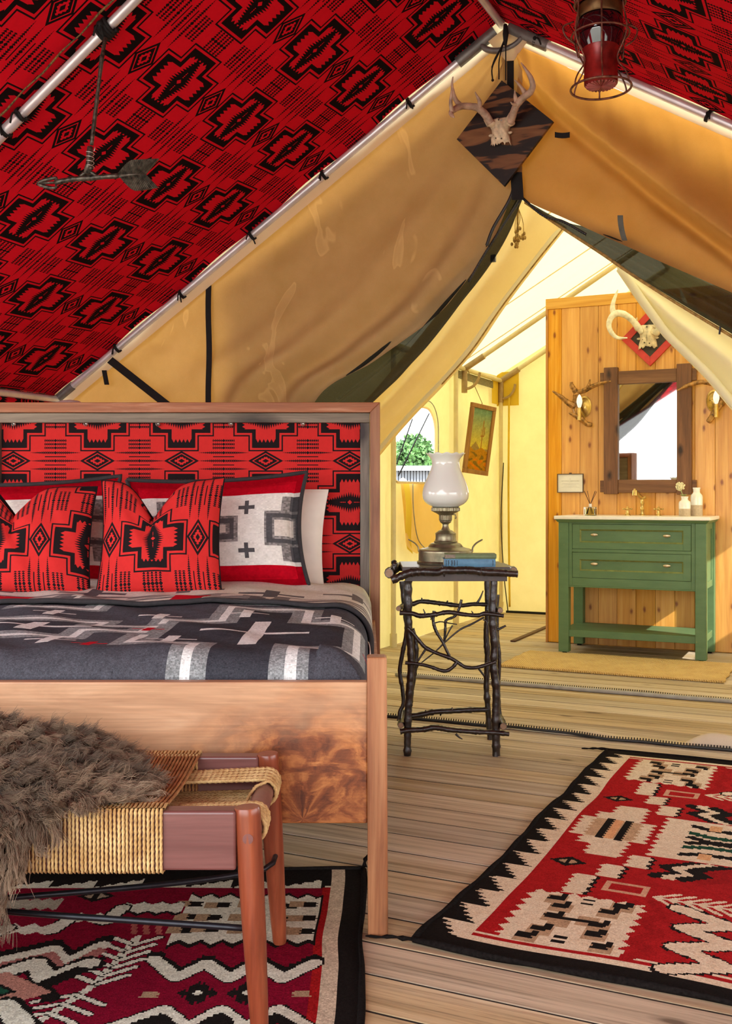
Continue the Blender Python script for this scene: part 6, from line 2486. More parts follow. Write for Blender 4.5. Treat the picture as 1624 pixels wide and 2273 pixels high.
# two stoneware bottle vases
def vase(px, n_, h_, r_, lab, name='bottle_vase'):
    u, _ = UZ(px, 1145, n_)
    c = T(u, n_, CT)
    t = thing(name, lab, 'vase', tuple(c), -PHI)
    zs = 0.40 * h_
    MB().lathe([(0, 0), (r_ * 0.96, 0), (r_, 0.004), (r_, zs)], c, 28).build('bare_foot', MAT['stoneware'], t, True, angle=40)
    MB().lathe([(r_ * 1.012, zs - 0.003), (r_ * 1.015, zs + 0.004), (r_ * 1.01, h_ * 0.66), (r_ * 0.93, h_ * 0.74), (r_ * 0.66, h_ * 0.80), (r_ * 0.56, h_ * 0.84), (r_ * 0.57, h_ * 0.93), (r_ * 0.66, h_ * 0.985), (r_ * 0.62, h_), (r_ * 0.46, h_ * 0.99), (r_ * 0.42, h_ * 0.85)], c, 28).build('glazed_body', MAT['ceramic'], t, True, angle=50)
    return t, c


vase(1545.5, 6.77, 0.178, 0.0365, 'taller two-tone stoneware bottle vase, empty, nearer the mirror edge on the washstand')
tv, c = vase(1519, 6.70, 0.122, 0.0355, 'shorter two-tone stoneware bottle vase holding one cream flower head')
m = MB()
m.tube(smooth_path([(0, 0, 0.09), (-0.012, 0, 0.13), (-0.024, 0, 0.165)], 8), 0.0028, 6)
place(m, c).build('stem', MAT['leaf'], tv, True)
m = MB()
rr = random.Random(2)
for i in range(46):
    d = Vector((rr.gauss(0, 1), rr.gauss(0, 1), rr.gauss(0, 1))).normalized()
    m.ball(Vector((-0.026, 0, 0.186)) + d * 0.025, 0.0062, 6, 4)
m.ball((-0.026, 0, 0.186), 0.02, 8, 6)
place(m, c).build('flower_head', MAT['flower'], tv, True)
m = MB()
for i in range(7):
    a = i * 0.9
    b0_ = Vector((-0.006, 0, 0.125))
    d = Vector((math.cos(a), math.sin(a), 0.5)) * 0.022
    sd_ = Vector((-math.sin(a), math.cos(a), 0.2)) * 0.012
    m.add([b0_, b0_ + d * 0.5 + sd_, b0_ + d, b0_ + d * 0.5 - sd_], [(0, 1, 2, 3)])
place(m, c).build('leaf', MAT['leaf'], tv, solid=0.001)

# ------------------------------------------------------------------ mirror in a timber frame
NM = 6.895
mir = thing('wall_mirror', 'mirror in a heavy brown timber frame with crossing ends above the washstand', 'mirror', T(-1.23, 6.918, 1.0), -PHI)
MB().tbox(-1.428, -1.033, 6.898, 6.904, 1.095, 1.742).build('mirror_glass', MAT['mirror'], mir)
MB().tbox(-1.43, -1.03, 6.9045, 6.917, 1.09, 1.75).build('backing', MAT['slate'], mir)
for (a, b) in ((-1.509, -1.417), (-1.042, -0.949)):
    MB().tbox(a, b, 6.868, 6.905, 1.006 + (0.004 if a < -1.2 else 0), 1.846).build('frame_stile', MAT['mirror_wood'], mir, bevel=0.004)
for (z0, z1) in ((1.733, 1.818), (1.018, 1.104)):
    MB().tbox(-1.4165, -1.0425, 6.876, 6.8975, z0, z1).build('frame_rail', MAT['mirror_wood_h'], mir, bevel=0.003)
    for (a, b) in ((-1.535, -1.5095), (-0.9485, -0.920)):
        MB().tbox(a, b, 6.880, 6.905, z0 + 0.004, z1 - 0.004).build('rail_end', MAT['mirror_wood_h'], mir, bevel=0.002)

# ------------------------------------------------------------------ framed card with its printed notice
sg = thing('framed_notice', 'small framed cream notice card on the pine boards above the diffuser', 'sign', T(-1.74, 6.918, 1.02), -PHI)
s0, s1, z0, z1 = -1.830, -1.652, 1.019, 1.147
MB().tbox(s0 + 0.004, s1 - 0.004, 6.906, 6.910, z0 + 0.004, z1 - 0.004).build('card', MAT['paper'], sg)
for (a, b, c_, d) in ((s0, s1, z1 - 0.005, z1), (s0, s1, z0, z0 + 0.005), (s0, s0 + 0.005, z0 + 0.005, z1 - 0.005), (s1 - 0.005, s1, z0 + 0.005, z1 - 0.005)):
    MB().tbox(a, b, 6.900, 6.912, c_, d).build('frame_edge', MAT['dark_frame'], sg)
MB().tbox(-1.750, -1.732, 6.906, 6.910, z1, z1 + 0.007).build('hanger', MAT['dark_frame'], sg)


def lettering(txt, size, u, z, n_, parent, mat, spacing=1.0):
    cu = bpy.data.curves.new('lettering', 'FONT')
    cu.body = txt
    cu.size = size
    cu.align_x = 'CENTER'
    cu.align_y = 'CENTER'
    cu.space_character = spacing
    cu.extrude = 0.0001
    cu.resolution_u = 2
    o = bpy.data.objects.new('lettering_source', cu)
    COL.objects.link(o)
    bpy.context.view_layer.update()
    me = bpy.data.meshes.new_from_object(o.evaluated_get(bpy.context.evaluated_depsgraph_get()))
    bpy.data.objects.remove(o)
    mw = Matrix.Translation(T(u, n_, z)) @ Matrix.Rotation(-PHI, 4, 'Z') @ Matrix.Rotation(R(90), 4, 'X')
    me.transform(MW[parent.name].inverted() @ mw)
    me.materials.clear()
    me.materials.append(mat)
    me.name = 'lettering'
    t = bpy.data.objects.new('lettering', me)
    COL.objects.link(t)
    t.parent = parent
    return t


um = (s0 + s1) / 2
lettering('NATURALLY RESPONSIBLE', 0.0082, um, 1.098, 6.9055, sg, MAT['print'], 1.28)
m = MB()
m.tube([T(um + 0.0045 * math.cos(a), 6.9055, 1.112 + 0.0045 * math.sin(a)) for a in np.linspace(0.6, 5.6, 14)], 0.0005, 4)
m.build('emblem', MAT['print_light'], sg)
for q, (z, hw) in enumerate(((1.083, 0.055), (1.078, 0.060), (1.071, 0.040), (1.062, 0.046), (1.055, 0.062))):
    m = MB()
    rr = random.Random(q)
    a = um - hw
    while a < um + hw:
        wd = rr.uniform(0.003, 0.008)
        m.tbox(a, min(a + wd, um + hw), 6.9052, 6.9058, z - 0.0008, z + 0.0008)
        a += wd + 0.0016
    m.build('small_print', MAT['print_light'], sg)

# ------------------------------------------------------------------ antlers
def antler(pts, rads, name, mat, parent, n_=24, k=10, seed=0, rough=0.10):
    p = smooth_path(pts, n_)
    r = [np.interp(i / (n_ - 1), np.linspace(0, 1, len(rads)), rads) * (1 + rough * smooth_noise(i * 1.3, seed)) for i in range(n_)]
    return MB().tube(p, r, k).build(name, MAT[mat], parent, True)


def PP(px_list, n0, n1=None):
    out = []
    for i, q in enumerate(px_list):
        n_ = q[2] if len(q) > 2 else (n0 if n1 is None else n0 + (n1 - n0) * i / max(1, len(px_list) - 1))
        out.append(TP(q[0], q[1], n_))
    return out


def sconce(lab, bx_, by_, branches, bulb_px, side):
    t = thing('antler_sconce', lab, 'wall lamp', tuple(TP(bx_, by_, 6.918)), -PHI)
    m = MB().lathe([(0, -0.001), (0.046, -0.001), (0.046, 0.005), (0.038, 0.010), (0.036, 0.006), (0.028, 0.010), (0.014, 0.022), (0, 0.022)], (0, 0, 0), 28)
    rx = Matrix.Rotation(R(90), 3, 'X')
    m.v = [rx @ Vector((p.x, p.y * 1.55, p.z)) for p in m.v]
    place(m, TP(bx_, by_, 6.9165)).build('back_plate', MAT['brass'], t, True, angle=40)
    for i, (pl, rads, n0, n1) in enumerate(branches):
        antler(PP(pl, n0, n1), rads, 'antler_branch', 'antler_gold', t, 26, 10, i + side * 7, 0.16)
    bc = TP(bulb_px[0], bulb_px[1], 6.815)
    MB().lathe([(0, -0.125), (0.013, -0.125), (0.013, -0.045), (0.010, -0.042), (0, -0.042)], bc, 14).build('candle_tube', MAT['brass'], t, True, angle=40)
    MB().lathe([(0.008, -0.042), (0.012, -0.034), (0.0185, -0.012), (0.0195, 0.0), (0.0165, 0.020), (0.010, 0.036), (0.003, 0.046), (0, 0.047)], bc, 18).build('bulb', MAT['bulb'], t, True)


sconce('bronzed antler wall lamp with a candle bulb left of the timber mirror', 1297, 903, [
    ([(1313, 943), (1302, 941), (1290, 931), (1276, 923), (1262, 916)], [0.016, 0.017, 0.019, 0.015, 0.006], 6.86, 6.80),
    ([(1290, 930, 6.84), (1281, 918, 6.86), (1277, 900, 6.87), (1278, 884, 6.86), (1280, 872, 6.85), (1290, 869, 6.85), (1303, 864, 6.84), (1318, 856, 6.83), (1336, 850, 6.82), (1355, 846, 6.81)], [0.020, 0.024, 0.025, 0.022, 0.019, 0.017, 0.016, 0.013, 0.011, 0.004], 6.86, 6.81),
    ([(1277, 903), (1262, 895), (1246, 882), (1236, 875), (1226, 868)], [0.024, 0.019, 0.016, 0.012, 0.005], 6.86, 6.80),
    ([(1280, 876), (1275, 866), (1269, 857), (1267, 848)], [0.021, 0.018, 0.015, 0.010], 6.85, 6.83),
    ([(1301, 865), (1306, 856), (1309, 842)], [0.015, 0.011, 0.004], 6.84, 6.82)], (1285.5, 891), 0)
sconce('bronzed antler wall lamp with a candle bulb right of the timber mirror, half behind canvas', 1584, 890, [
    ([(1503, 867), (1518, 859), (1540, 851), (1560, 848), (1582, 852), (1600, 866), (1604, 884)], [0.004, 0.012, 0.015, 0.016, 0.018, 0.021, 0.023], 6.81, 6.85),
    ([(1571, 937), (1578, 928), (1586, 914), (1596, 900), (1604, 886)], [0.016, 0.019, 0.021, 0.022, 0.022], 6.83, 6.86),
    ([(1604, 888), (1622, 876), (1642, 866)], [0.022, 0.015, 0.005], 6.86, 6.81)], (1589, 882), 1)

# antlers mounted on a red framed diamond
cu_, cz_ = -1.214, 2.030
pl = thing('antler_plaque', 'bleached antlers and skull on a red framed diamond board above the mirror', 'antler mount', T(cu_, 6.918, cz_), -PHI)
hd = 0.187


def dia(o_, n0, n1):
    m = MB()
    m.prism([T(cu_, n0, cz_ + o_), T(cu_ - o_, n0, cz_), T(cu_, n0, cz_ - o_), T(cu_ + o_, n0, cz_)], RV * (n1 - n0))
    return m


dia(hd - 0.03, 6.905, 6.915).build('backing_board', MAT['slate'], pl)
for (sx_, sz_) in ((-1, 1), (-1, -1), (1, -1), (1, 1)):
    m = MB()
    i_ = hd - 0.062
    m.prism([T(cu_ + sx_ * hd, 6.896, cz_), T(cu_, 6.896, cz_ + sz_ * hd), T(cu_, 6.896, cz_ + sz_ * i_), T(cu_ + sx_ * i_, 6.896, cz_)], RV * 0.021)
    m.build('frame_side', MAT['red_paint'], pl, bevel=0.002)


def skull(c, sc_, parent, mat, seed):
    """antler base: skull cap with brow ridge, sutures and broken lower edge"""
    m = MB()

    def pt(a, b):
        u = a * 2 - 1
        wv = interp(b, [0, 0.15, 0.35, 0.6, 0.85, 1.0], [0.86, 0.80, 0.70, 0.74, 1.0, 0.80])
        x = u * 0.052 * wv
        z = -0.050 + 0.100 * b
        if b < 0.12:
            z -= 0.016 * abs(smooth_noise(u * 6, seed)) * (1 - b / 0.12)
        y = -0.034 * math.sqrt(max(0, 1 - u * u)) * (0.55 + 0.6 * math.sin(math.pi * min(1, b * 0.9 + 0.05))) - 0.004
        y += 0.006 * math.exp(-(u / 0.06) ** 2) * (1 if b > 0.2 else 0) + 0.004 * smooth_noise(u * 5 + b * 7, seed)
        return Vector((x, y, z)) * sc_
    m.grid(pt, 20, 20)
    for (x, z) in ((-0.045, 0.048), (0.045, 0.048)):
        m.tube([Vector((x * 0.9, -0.022, z - 0.016)) * sc_, Vector((x * 1.25, -0.024, z + 0.010)) * sc_], [0.017 * sc_, 0.014 * sc_], 10)
    for (x, z) in ((-0.036, -0.012), (0.036, -0.012)):
        m.ball(Vector((x * 1.10, -0.010, z)) * sc_, 0.008 * sc_, 8, 6, (1.5, 0.7, 0.6))
    place(m, c).build('skull_cap', MAT[mat], parent, True, solid=0.003)
    h_ = MB()
    for (x, z) in ((-0.020, -0.020), (-0.015, 0.0), (0.016, -0.012), (0.020, 0.01), (0.0, 0.040), (-0.012, -0.035), (0.012, -0.04)):
        h_.ball(Vector((x, -0.036 * math.sqrt(1 - min(0.8, (x / 0.05) ** 2)), z)) * sc_, 0.0035 * sc_, 6, 4)
    place(h_, c).build('bone_pit', MAT['slate'], parent)


skc = TP(1438, 746, 6.90)
skull(skc, 1.35, pl, 'bone', 3)
NA1 = [(1424, 738, 6.86), (1414, 724, 6.83), (1402, 710, 6.80), (1385, 698, 6.77), (1366, 696, 6.75), (1354, 708, 6.74), (1351, 724, 6.74), (1358, 740, 6.75), (1371, 750, 6.76), (1392, 750, 6.77)]
antler(PP(NA1, 6.8), [0.019, 0.021, 0.020, 0.021, 0.023, 0.020, 0.017, 0.015, 0.011, 0.004], 'antler', 'bone_white', pl, 40, 12, 1, 0.05)
antler(PP([(1362, 697), (1359, 685), (1361, 670), (1366, 656), (1371, 643)], 6.755, 6.74), [0.020, 0.016, 0.013, 0.010, 0.003], 'antler_tine', 'bone_white', pl, 18, 10, 2, 0.04)
antler(PP([(1416, 728), (1412, 718), (1413, 705)], 6.83, 6.80), [0.012, 0.009, 0.003], 'antler_tine', 'bone', pl, 10, 8, 3)


def mirror_px(l_, cx):
    return [(2 * cx - q[0],) + tuple(q[1:]) for q in l_]


antler(PP(mirror_px(NA1, 1440), 6.8), [0.019, 0.021, 0.020, 0.021, 0.023, 0.020, 0.017, 0.015, 0.011, 0.004], 'antler', 'bone_white', pl, 40, 12, 6, 0.05)
antler(PP(mirror_px([(1362, 697), (1359, 685), (1361, 670), (1366, 656), (1371, 643)], 1440), 6.755, 6.74), [0.020, 0.016, 0.013, 0.010, 0.003], 'antler_tine', 'bone_white', pl, 18, 10, 2, 0.04)
MB().tube([TP(1446, 738, 6.87), TP(1452, 736, 6.85), TP(1460, 742, 6.84)], [0.019, 0.02, 0.018], 10).build('antler_base', MAT['bone'], pl, True)

# ------------------------------------------------------------------ antlers on a burnt plywood diamond, hung from the apex
apl = thing('antler_plaque', 'deer antlers on a tilted burnt plywood board hanging under the tent apex', 'antler mount', tuple(TP(1118, 412, 4.20)), -PHI)
NPL = 4.205
cor = [TP(1113, 178, NPL), TP(1013, 309, NPL), TP(1118, 413, NPL), TP(1227, 269, NPL)]
m = MB().prism(cor, RV * 0.018)
m.build('board', MAT['burnt'], apl, bevel=0.001)
m = MB()
k0 = TP(1122, 80, 4.19)
m.tube(smooth_path([k0, TP(1108, 130, 4.195), TP(1107, 176, 4.202)], 14), 0.0028, 6)
m.tube(smooth_path([k0, TP(1122, 130, 4.195), TP(1122, 178, 4.202)], 14), 0.0028, 6)
m.tube(smooth_path([k0, TP(1108, 115, 4.18), TP(1092, 150, 4.175), TP(1093, 178, 4.178)], 16), 0.0032, 6)
m.tube(smooth_path([k0, TP(1112, 105, 4.18), TP(1098, 130, 4.175), TP(1091, 150, 4.178)], 14), 0.0030, 6)
m.ball(TP(1093, 178, 4.178), 0.006, 8, 6)
m.tube([TP(1121, 55, 4.2), TP(1122, 74, 4.19), TP(1121, 100, 4.188)], [0.008, 0.013, 0.007], 10)
m.build('hanging_cord', MAT['black'], apl, True)
skc = TP(1112, 293, NPL - 0.004)
skull(skc, 1.0, apl, 'bone', 11)
LA = [(1089, 273, 4.16), (1078, 256, 4.14), (1068, 246, 4.12), (1056, 238, 4.10), (1040, 236, 4.08), (1022, 236, 4.05), (1008, 243, 4.02), (1001, 250, 3.99)]
antler(PP(LA, 4.1), [0.016, 0.016, 0.0145, 0.0145, 0.014, 0.014, 0.012, 0.010], 'antler', 'antler', apl, 36, 12, 1, 0.08)
antler(PP([(1063, 241, 4.11), (1064, 226, 4.09), (1058, 213, 4.08), (1054, 204, 4.07)], 4.1), [0.012, 0.009, 0.006, 0.002], 'antler_tine', 'antler', apl, 16, 8, 2)
antler(PP([(1021, 235, 4.05), (1011, 222, 4.03), (1005, 205, 4.01), (1003, 185, 4.0), (1005, 170, 3.99)], 4.1), [0.013, 0.010, 0.008, 0.005, 0.002], 'antler_tine', 'antler', apl, 18, 8, 3)
antler(PP([(1003, 248, 3.99), (1000, 230, 3.97), (1001, 212, 3.96), (1003, 196, 3.95)], 4.1), [0.011, 0.008, 0.006, 0.002], 'antler_tine', 'antler', apl, 16, 8, 4)
antler(PP([(1001, 248, 3.99), (1001, 254, 3.98), (1007, 260, 3.96)], 4.0), [0.010, 0.009, 0.004], 'antler_tine', 'antler', apl, 10, 8, 5)
RA = [(1133, 271, 4.16), (1138, 254, 4.13), (1143, 240, 4.11), (1150, 228, 4.09), (1164, 214, 4.07), (1177, 204, 4.05), (1182, 190, 4.03), (1177, 172, 4.01), (1167, 155, 3.99), (1156, 139, 3.98)]
antler(PP(RA, 4.1), [0.016, 0.016, 0.015, 0.015, 0.015, 0.014, 0.012, 0.010, 0.006, 0.002], 'antler', 'antler', apl, 40, 12, 8, 0.08)
antler(PP([(1146, 226, 4.09), (1143, 214, 4.07), (1142, 200, 4.06)], 4.1), [0.011, 0.008, 0.002], 'antler_tine', 'antler', apl, 12, 8, 9)
antler(PP([(1166, 208, 4.07), (1158, 196, 4.05), (1147, 183, 4.03), (1141, 177, 4.02)], 4.1), [0.011, 0.008, 0.005, 0.002], 'antler_tine', 'antler', apl, 14, 8, 10)
antler(PP([(1147, 231, 4.09), (1138, 231, 4.07), (1133, 227, 4.05)], 4.1), [0.010, 0.006, 0.002], 'antler_tine', 'antler', apl, 10, 8, 12)
# rosettes and screw
m = MB()
m.ball(TP(1090, 275, 4.165), 0.019, 10, 8, (1, 1, 0.7))
m.ball(TP(1133, 273, 4.165), 0.019, 10, 8, (1, 1, 0.7))
m.build('antler_burr', MAT['bone'], apl, True)
MB().tube([TP(1112, 268, 4.172), TP(1112, 268, 4.166)], 0.0042, 10).build('screw', MAT['grey_fitting'], apl)

# ------------------------------------------------------------------ iron arrow on a rod, lashed to the middle pole
ar = thing('arrow_vane', 'dark iron weather-vane arrow hanging by a rod from the silver tent pole', 'weather vane', tuple(WP(235, 80, 3.28)))
YA = 3.27
rod = smooth_path([WP(234, 84, YA + 0.01), WP(226, 130, YA), WP(214, 230, YA), WP(203, 322, YA)], 24)
MB().tube(rod, [0.0062 + 0.0012 * smooth_noise(i * 2.3, 4) for i in range(24)], 10).build('rod', MAT['vane'], ar, True)
MB().tube([WP(200, 326, YA), WP(199, 340, YA), WP(197, 362, YA), WP(194, 386, YA)], [0.009, 0.0105, 0.0095, 0.013], 12).build('socket', MAT['vane'], ar, True)
m = MB()
wp_ = [WP(200, 332, YA) + Vector((0.012 * math.cos(a), 0.012 * math.sin(a), -0.0022 * a)) for a in np.linspace(0, 26, 90)]
m.tube(wp_, 0.0012, 5)
m.tube(smooth_path([wp_[0], WP(211, 326, YA - 0.012), WP(209, 336, YA - 0.012)], 8), 0.0012, 5)
m.build('wire_wrap', MAT['wire'], ar, True)
MB().tube(smooth_path([WP(178, 392, YA), WP(188, 384, YA), WP(205, 384, YA), WP(214, 392, YA)], 10), 0.006, 8).build('bracket', MAT['vane'], ar, True)
m = MB()
m.tube([WP(199, 372, YA), WP(203, 374, YA - 0.02)], 0.0065, 8)
m.build('thumb_screw', MAT['vane'], ar, True)
MB().tube(smooth_path([WP(122, 405, YA), WP(160, 398, YA), WP(200, 395, YA), (WP(262, 390, YA))], 16), [0.008 + 0.0012 * smooth_noise(i * 1.9, 6) for i in range(16)], 10).build('shaft', MAT['vane'], ar, True)
m = MB()
# pierced arrow head: two curved barbs meeting at the tip
m.tube(smooth_path([WP(82, 407, YA), WP(98, 400, YA), WP(116, 396, YA), WP(127, 395, YA), WP(121, 402, YA)], 16), [0.003, 0.005, 0.006, 0.006, 0.005, 0.006, 0.006, 0.006, 0.006, 0.006, 0.005, 0.005, 0.005, 0.004, 0.004, 0.003], 8)
m.tube(smooth_path([WP(82, 407, YA), WP(96, 413, YA), WP(114, 417, YA), WP(124, 416, YA), WP(124, 408, YA)], 16), [0.003, 0.005, 0.006, 0.006, 0.005, 0.006, 0.006, 0.006, 0.006, 0.006, 0.005, 0.005, 0.005, 0.004, 0.004, 0.003], 8)
m.tube([WP(90, 407, YA), WP(126, 405, YA)], 0.0045, 8)
m.build('arrow_head', MAT['vane'], ar, True)
# fletching: two ribbed vanes with swept notched tail
for side in (0, 1):
    m = MB()
    NQ = 40
    rowsA, rowsB = [], []
    for i in range(NQ + 1):
        t = i / NQ
        if side == 0:
            inner = (262 + 62 * t, 389 - 2 * t)
            outer = (262 + 92 * t ** 0.95, 389 - 30 * math.sin(min(1, t * 2.6) * math.pi / 2) - 4 * t)
        else:
            inner = (262 + 62 * t, 389 - 2 * t)
            outer = (262 + 88 * t ** 0.95, 389 + 34 * math.sin(min(1, t * 2.2) * math.pi / 2) - 9 * t * t)
        rowsA.append(inner)
        rowsB.append(outer)
    vs = []
    for f_, dy in ((-1, 0.0035), (1, 0.0)):
        for i in range(NQ + 1):
            rib = 0.0022 * (1 if i % 2 else 0)
            for q in range(5):
                s_ = q / 4
                x_ = rowsA[i][0] + (rowsB[i][0] - rowsA[i][0]) * s_
                y_ = rowsA[i][1] + (rowsB[i][1] - rowsA[i][1]) * s_
                vs.append(WP(x_, y_, YA) + Vector((0, f_ * (0.003 + rib) + (0.01 * s_ if side else -0.01 * s_), 0)))
    n1_ = (NQ + 1) * 5
    fs = []
    for i in range(NQ):
        for q in range(4):
            a = i * 5 + q
            fs.append((a, a + 5, a + 6, a + 1))
            fs.append((n1_ + a, n1_ + a + 1, n1_ + a + 6, n1_ + a + 5))
    ring = [i * 5 for i in range(NQ + 1)] + [NQ * 5 + q for q in range(1, 5)] + [i * 5 + 4 for i in range(NQ - 1, -1, -1)] + [3, 2, 1]
    for a, b in zip(ring, ring[1:] + ring[:1]):
        fs.append((a, b, n1_ + b, n1_ + a))
    m.add(vs, fs)
    m.build('fletching', MAT['vane'], ar)
MB().tube([WP(258, 390, YA), WP(324, 386, YA)], [0.0075, 0.004], 10).build('tail_rib', MAT['vane'], ar, True)

# ------------------------------------------------------------------ red lantern at the upper right
LY = 2.9
ax_ = Vector((-0.045, -0.06, -1.0)).normalized()       # hangs a little tilted
top = WP(1330, -95, LY)
bot = WP(1333, 172, LY)
AX = (bot - top).normalized()
AX = Vector((AX.x, 0.0, AX.z)).normalized()
lan = thing('lantern', 'red railway lantern in a wire cage hanging beneath the right roof slope', 'lantern', tuple(top))
rotl = Vector((0, 0, -1)).rotation_difference(AX).to_matrix()


def LL(mb):
    mb.v = [rotl @ p + top for p in mb.v]
    return mb


PXM = LY / F


def zl(py):
    return -(py + 95) * PXM


# profile heights are measured down the lantern axis
lat = lambda pr, k=32, wv=None: MB().lathe([(r * PXM, zl(y)) for y, r in pr], (0, 0, 0), k, wv)
LL(lat([(190, 0), (190, 33), (187, 36.5), (168, 37.5), (166, 36.5), (140, 37), (118, 37.5), (112, 39.5), (108, 40)])).build('fuel_pot', MAT['lantern_red'], lan, True, angle=40)
LL(lat([(190.5, 0), (192, 10), (191, 32), (189, 34)], 96, lambda i, a, r: (r, 0.0018 * (1 if math.cos(24 * a) > 0 else -1)))).build('fluted_base', MAT['lantern_pink'], lan, False)
LL(lat([(112, 38), (100, 43), (84, 50), (68, 52.5), (52, 50), (42, 45), (34, 42)], 40)).build('glass_globe', MAT['ruby_glass'], lan, True)
LL(lat([(40, 46), (36, 49), (14, 48), (10, 44), (10, 30)], 32)).build('globe_holder', MAT['brown_metal'], lan, True, angle=40)
LL(lat([(12, 52), (4, 54), (0, 50), (-20, 46), (-24, 52), (-30, 52), (-34, 40), (-60, 34), (-66, 40), (-76, 30), (-84, 0)], 32)).build('chimney_hood', MAT['lantern_red'], lan, True, angle=40)


def hoop(y, r, wire=2.1, k=40):
    m = MB().tube([Vector((math.cos(a) * r * PXM, math.sin(a) * r * PXM, zl(y))) for a in np.linspace(0, 2 * math.pi, k)], wire * PXM, 7, caps=False)
    LL(m).build('cage_hoop', MAT['lantern_wire'], lan, True)


hoop(196, 66, 2.6)
hoop(78, 63, 2.2)
hoop(8, 55, 3.0)
for i in range(6):
    a = math.pi / 3 * i + 0.35
    d = Vector((math.cos(a), math.sin(a), 0))
    pts = [(6, 55), (30, 56), (60, 62), (80, 63), (100, 58), (122, 46), (136, 40), (150, 44), (170, 58), (186, 65), (196, 66)]
    m = MB().tube(smooth_path([d * (r * PXM) + Vector((0, 0, zl(y))) for y, r in pts], 30), 1.9 * PXM, 6)
    LL(m).build('cage_wire', MAT['lantern_wire'], lan, True)
for a in (0.1, 3.24):
    d = Vector((math.cos(a), math.sin(a), 0))
    e = Vector((-math.sin(a), math.cos(a), 0))
    m = MB()
    m.tube(smooth_path([d * (50 * PXM) + e * (x * PXM) + Vector((0, 0, zl(y))) for x, y in ((8, 112), (5, 60), (0, 20), (-5, 60), (-8, 112), (0, 130), (8, 112))], 40), 1.6 * PXM, 6)
    m.tube(smooth_path([d * (60 * PXM) + Vector((0, 0, zl(50))), d * (84 * PXM) + Vector((0, 0, zl(62))), d * (78 * PXM) + Vector((0, 0, zl(84))), d * (58 * PXM) + Vector((0, 0, zl(100)))], 18), 1.9 * PXM, 6)
    LL(m).build('side_loop', MAT['lantern_wire'], lan, True)
m = MB()
m.tube(smooth_path([Vector((x * PXM, 0, zl(y))) for x, y in ((-55, 4), (-66, -40), (-50, -105), (0, -140), (50, -105), (66, -40), (55, 4))], 40), 2.3 * PXM, 7)
LL(m).build('bail', MAT['lantern_wire'], lan, True)
hk = rotl @ Vector((0, 0, zl(-140))) + top
MB().tube(smooth_path([hk + Vector((0, 0, -0.012)), hk + Vector((0.014, 0, 0.0)), hk + Vector((0, 0, 0.02)), hk + Vector((0, 0, 0.10)), Vector((hk.x, hk.y, 2.72))], 24), 0.003, 6).build('hook', MAT['wire'], lan, True)

# ------------------------------------------------------------------ desert picture hanging from the bathroom eave
pc = Vector((0.878, 8.041, 1.435))
psi, th, pit, pw, ph = 0.786, 0.079, 0.097, 0.301, 0.542
d_ = Vector((math.cos(psi), math.sin(psi), 0))
nrm_ = Vector((math.sin(psi), -math.cos(psi), 0))
up2 = Vector((0, 0, 1)) * math.cos(pit) + nrm_ * math.sin(pit)
ea = d_ * math.cos(th) - up2 * math.sin(th)
eb = d_ * math.sin(th) + up2 * math.cos(th)
en = ea.cross(eb)
pic = thing('framed_picture', 'tall narrow desert picture in a brown wooden frame hanging by a cord', 'picture', tuple(pc - Vector((0, 0, ph / 2))))
PF = lambda a, b, c_: pc + ea * a + eb * b + en * c_


def pic_col(x, y):
    c = np.zeros(x.shape + (3,))
    t = np.clip((y / ph + 0.5), 0, 1)[..., None]
    top_, hor = lin(112, 142, 108), lin(196, 178, 60)
    c[:] = hor + (top_ - hor) * np.clip((t - 0.38) / 0.5, 0, 1)
    hill = -0.07 + 0.05 * np.clip(1 - np.abs(x + 0.04) / 0.055, 0, 1)
    put(c, y < hill, lin(146, 124, 66))
    put(c, y < -0.075 + 0.012 * np.sin(x * 40), lin(172, 122, 26))
    put(c, (np.abs(x - 0.03) < 0.006) & (y > -0.07) & (y < 0.15), lin(150, 104, 44))
    put(c, (np.abs(x - 0.012) < 0.004) & (y > 0.02) & (y < 0.09), lin(150, 104, 44))
    put(c, (np.abs(x - 0.048) < 0.004) & (y > 0.03) & (y < 0.10), lin(150, 104, 44))
    put(c, (np.abs(y - 0.028) < 0.006) & (np.abs(x - 0.03) < 0.020), lin(150, 104, 44))
    r1 = np.sin(x * 70 + 3 * np.sin(y * 60)) + np.sin(y * 90 + x * 30)
    put(c, (y < -0.10) & (r1 > 0.7), lin(120, 96, 30))
    put(c, (y < -0.15) & (r1 < -0.6), lin(196, 112, 12))
    return heather(c, 0.06)


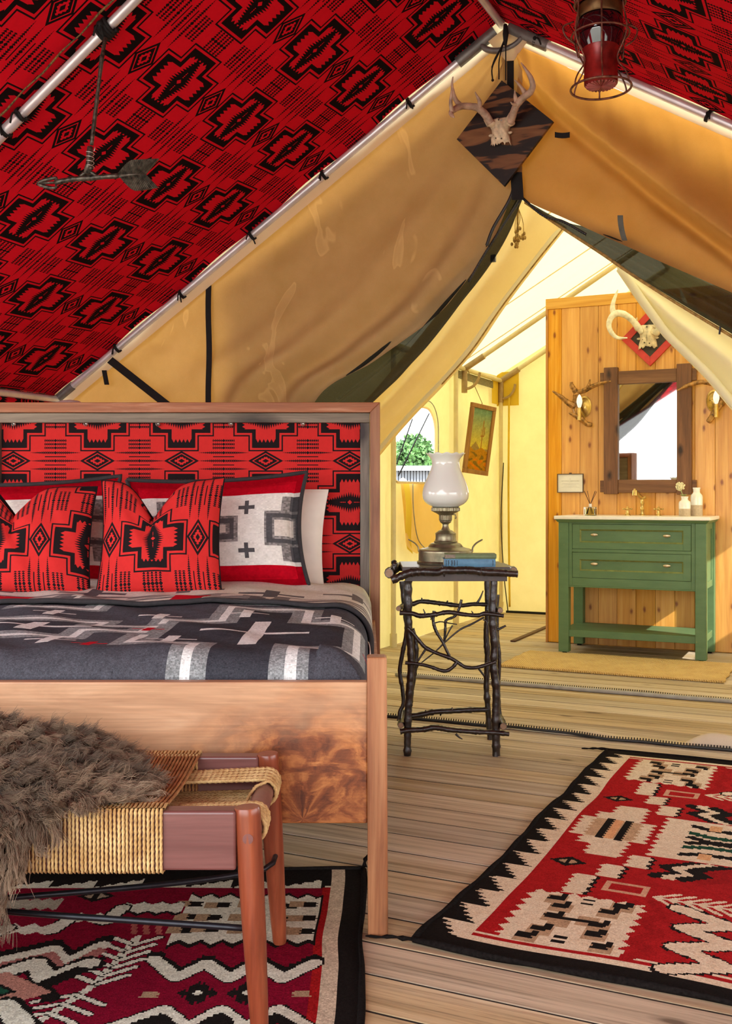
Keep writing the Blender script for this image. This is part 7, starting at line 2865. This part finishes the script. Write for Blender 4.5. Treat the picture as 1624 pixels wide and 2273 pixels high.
fwp = 0.034
m, cols = cell_grid(lambda a, b: PF(a, b, 0.002), pic_col, -pw / 2 + fwp * 0.8, pw / 2 - fwp * 0.8, 50, -ph / 2 + fwp * 0.8, ph / 2 - fwp * 0.8, 100)
o = m.build('painted_panel', MAT['picture'], pic)
colour_cells(o, cols)
oak = wood('oak_frame', (0.20, 0.085, 0.018), (0.30, 0.14, 0.030), (0.38, 0.20, 0.05), 2, 1.0, 0.5, 0, rnd=20)
for (a0_, a1_, b0_, b1_) in ((-pw / 2, pw / 2, ph / 2 - fwp, ph / 2), (-pw / 2, pw / 2, -ph / 2, -ph / 2 + fwp), (-pw / 2, -pw / 2 + fwp, -ph / 2 + fwp, ph / 2 - fwp), (pw / 2 - fwp, pw / 2, -ph / 2 + fwp, ph / 2 - fwp)):
    MB().bx(PF, a0_, a1_, b0_, b1_, -0.010, 0.014).build('frame_side', oak, pic, bevel=0.003)
m = MB()
m.tube([PF(-0.02, ph / 2, 0.0), PF(-0.02, ph / 2 + 0.012, 0.0)], 0.004, 6)
pt_ = PF(-0.02, ph / 2 + 0.01, 0.0)
m.tube([pt_, T(BL + 0.06, (pt_.x * SP + pt_.y * CP), 1.99)], 0.0028, 6)
m.build('hanging_cord', plain('tan_cord', (0.30, 0.20, 0.08), 0.8), pic, True)

# bundle of dried flowers pinned inside the entrance flap
df = thing('dried_flowers', 'small bundle of dried flowers hanging at the peak of the bathroom entrance', 'dried flowers', tuple(TP(1150, 470, 4.95)))
m = MB()
rr = random.Random(8)
kn = TP(1150, 462, 4.93)
for i in range(7):
    e = TP(1140 + rr.uniform(0, 22), 505 + rr.uniform(0, 32), 4.93 + rr.uniform(-0.03, 0.03))
    m.tube(smooth_path([kn, kn.lerp(e, 0.5) + Vector((rr.uniform(-0.01, 0.01), 0, 0)), e], 8), 0.002, 5)
    for q in range(5):
        m.ball(e + Vector((rr.gauss(0, 0.008), rr.gauss(0, 0.008), rr.gauss(0, 0.014))), 0.007, 6, 5, (1, 1, 1.4))
m.tube([kn, TP(1152, 440, 4.95)], 0.002, 5)
m.build('dried_heads', MAT['dried'], df, True)
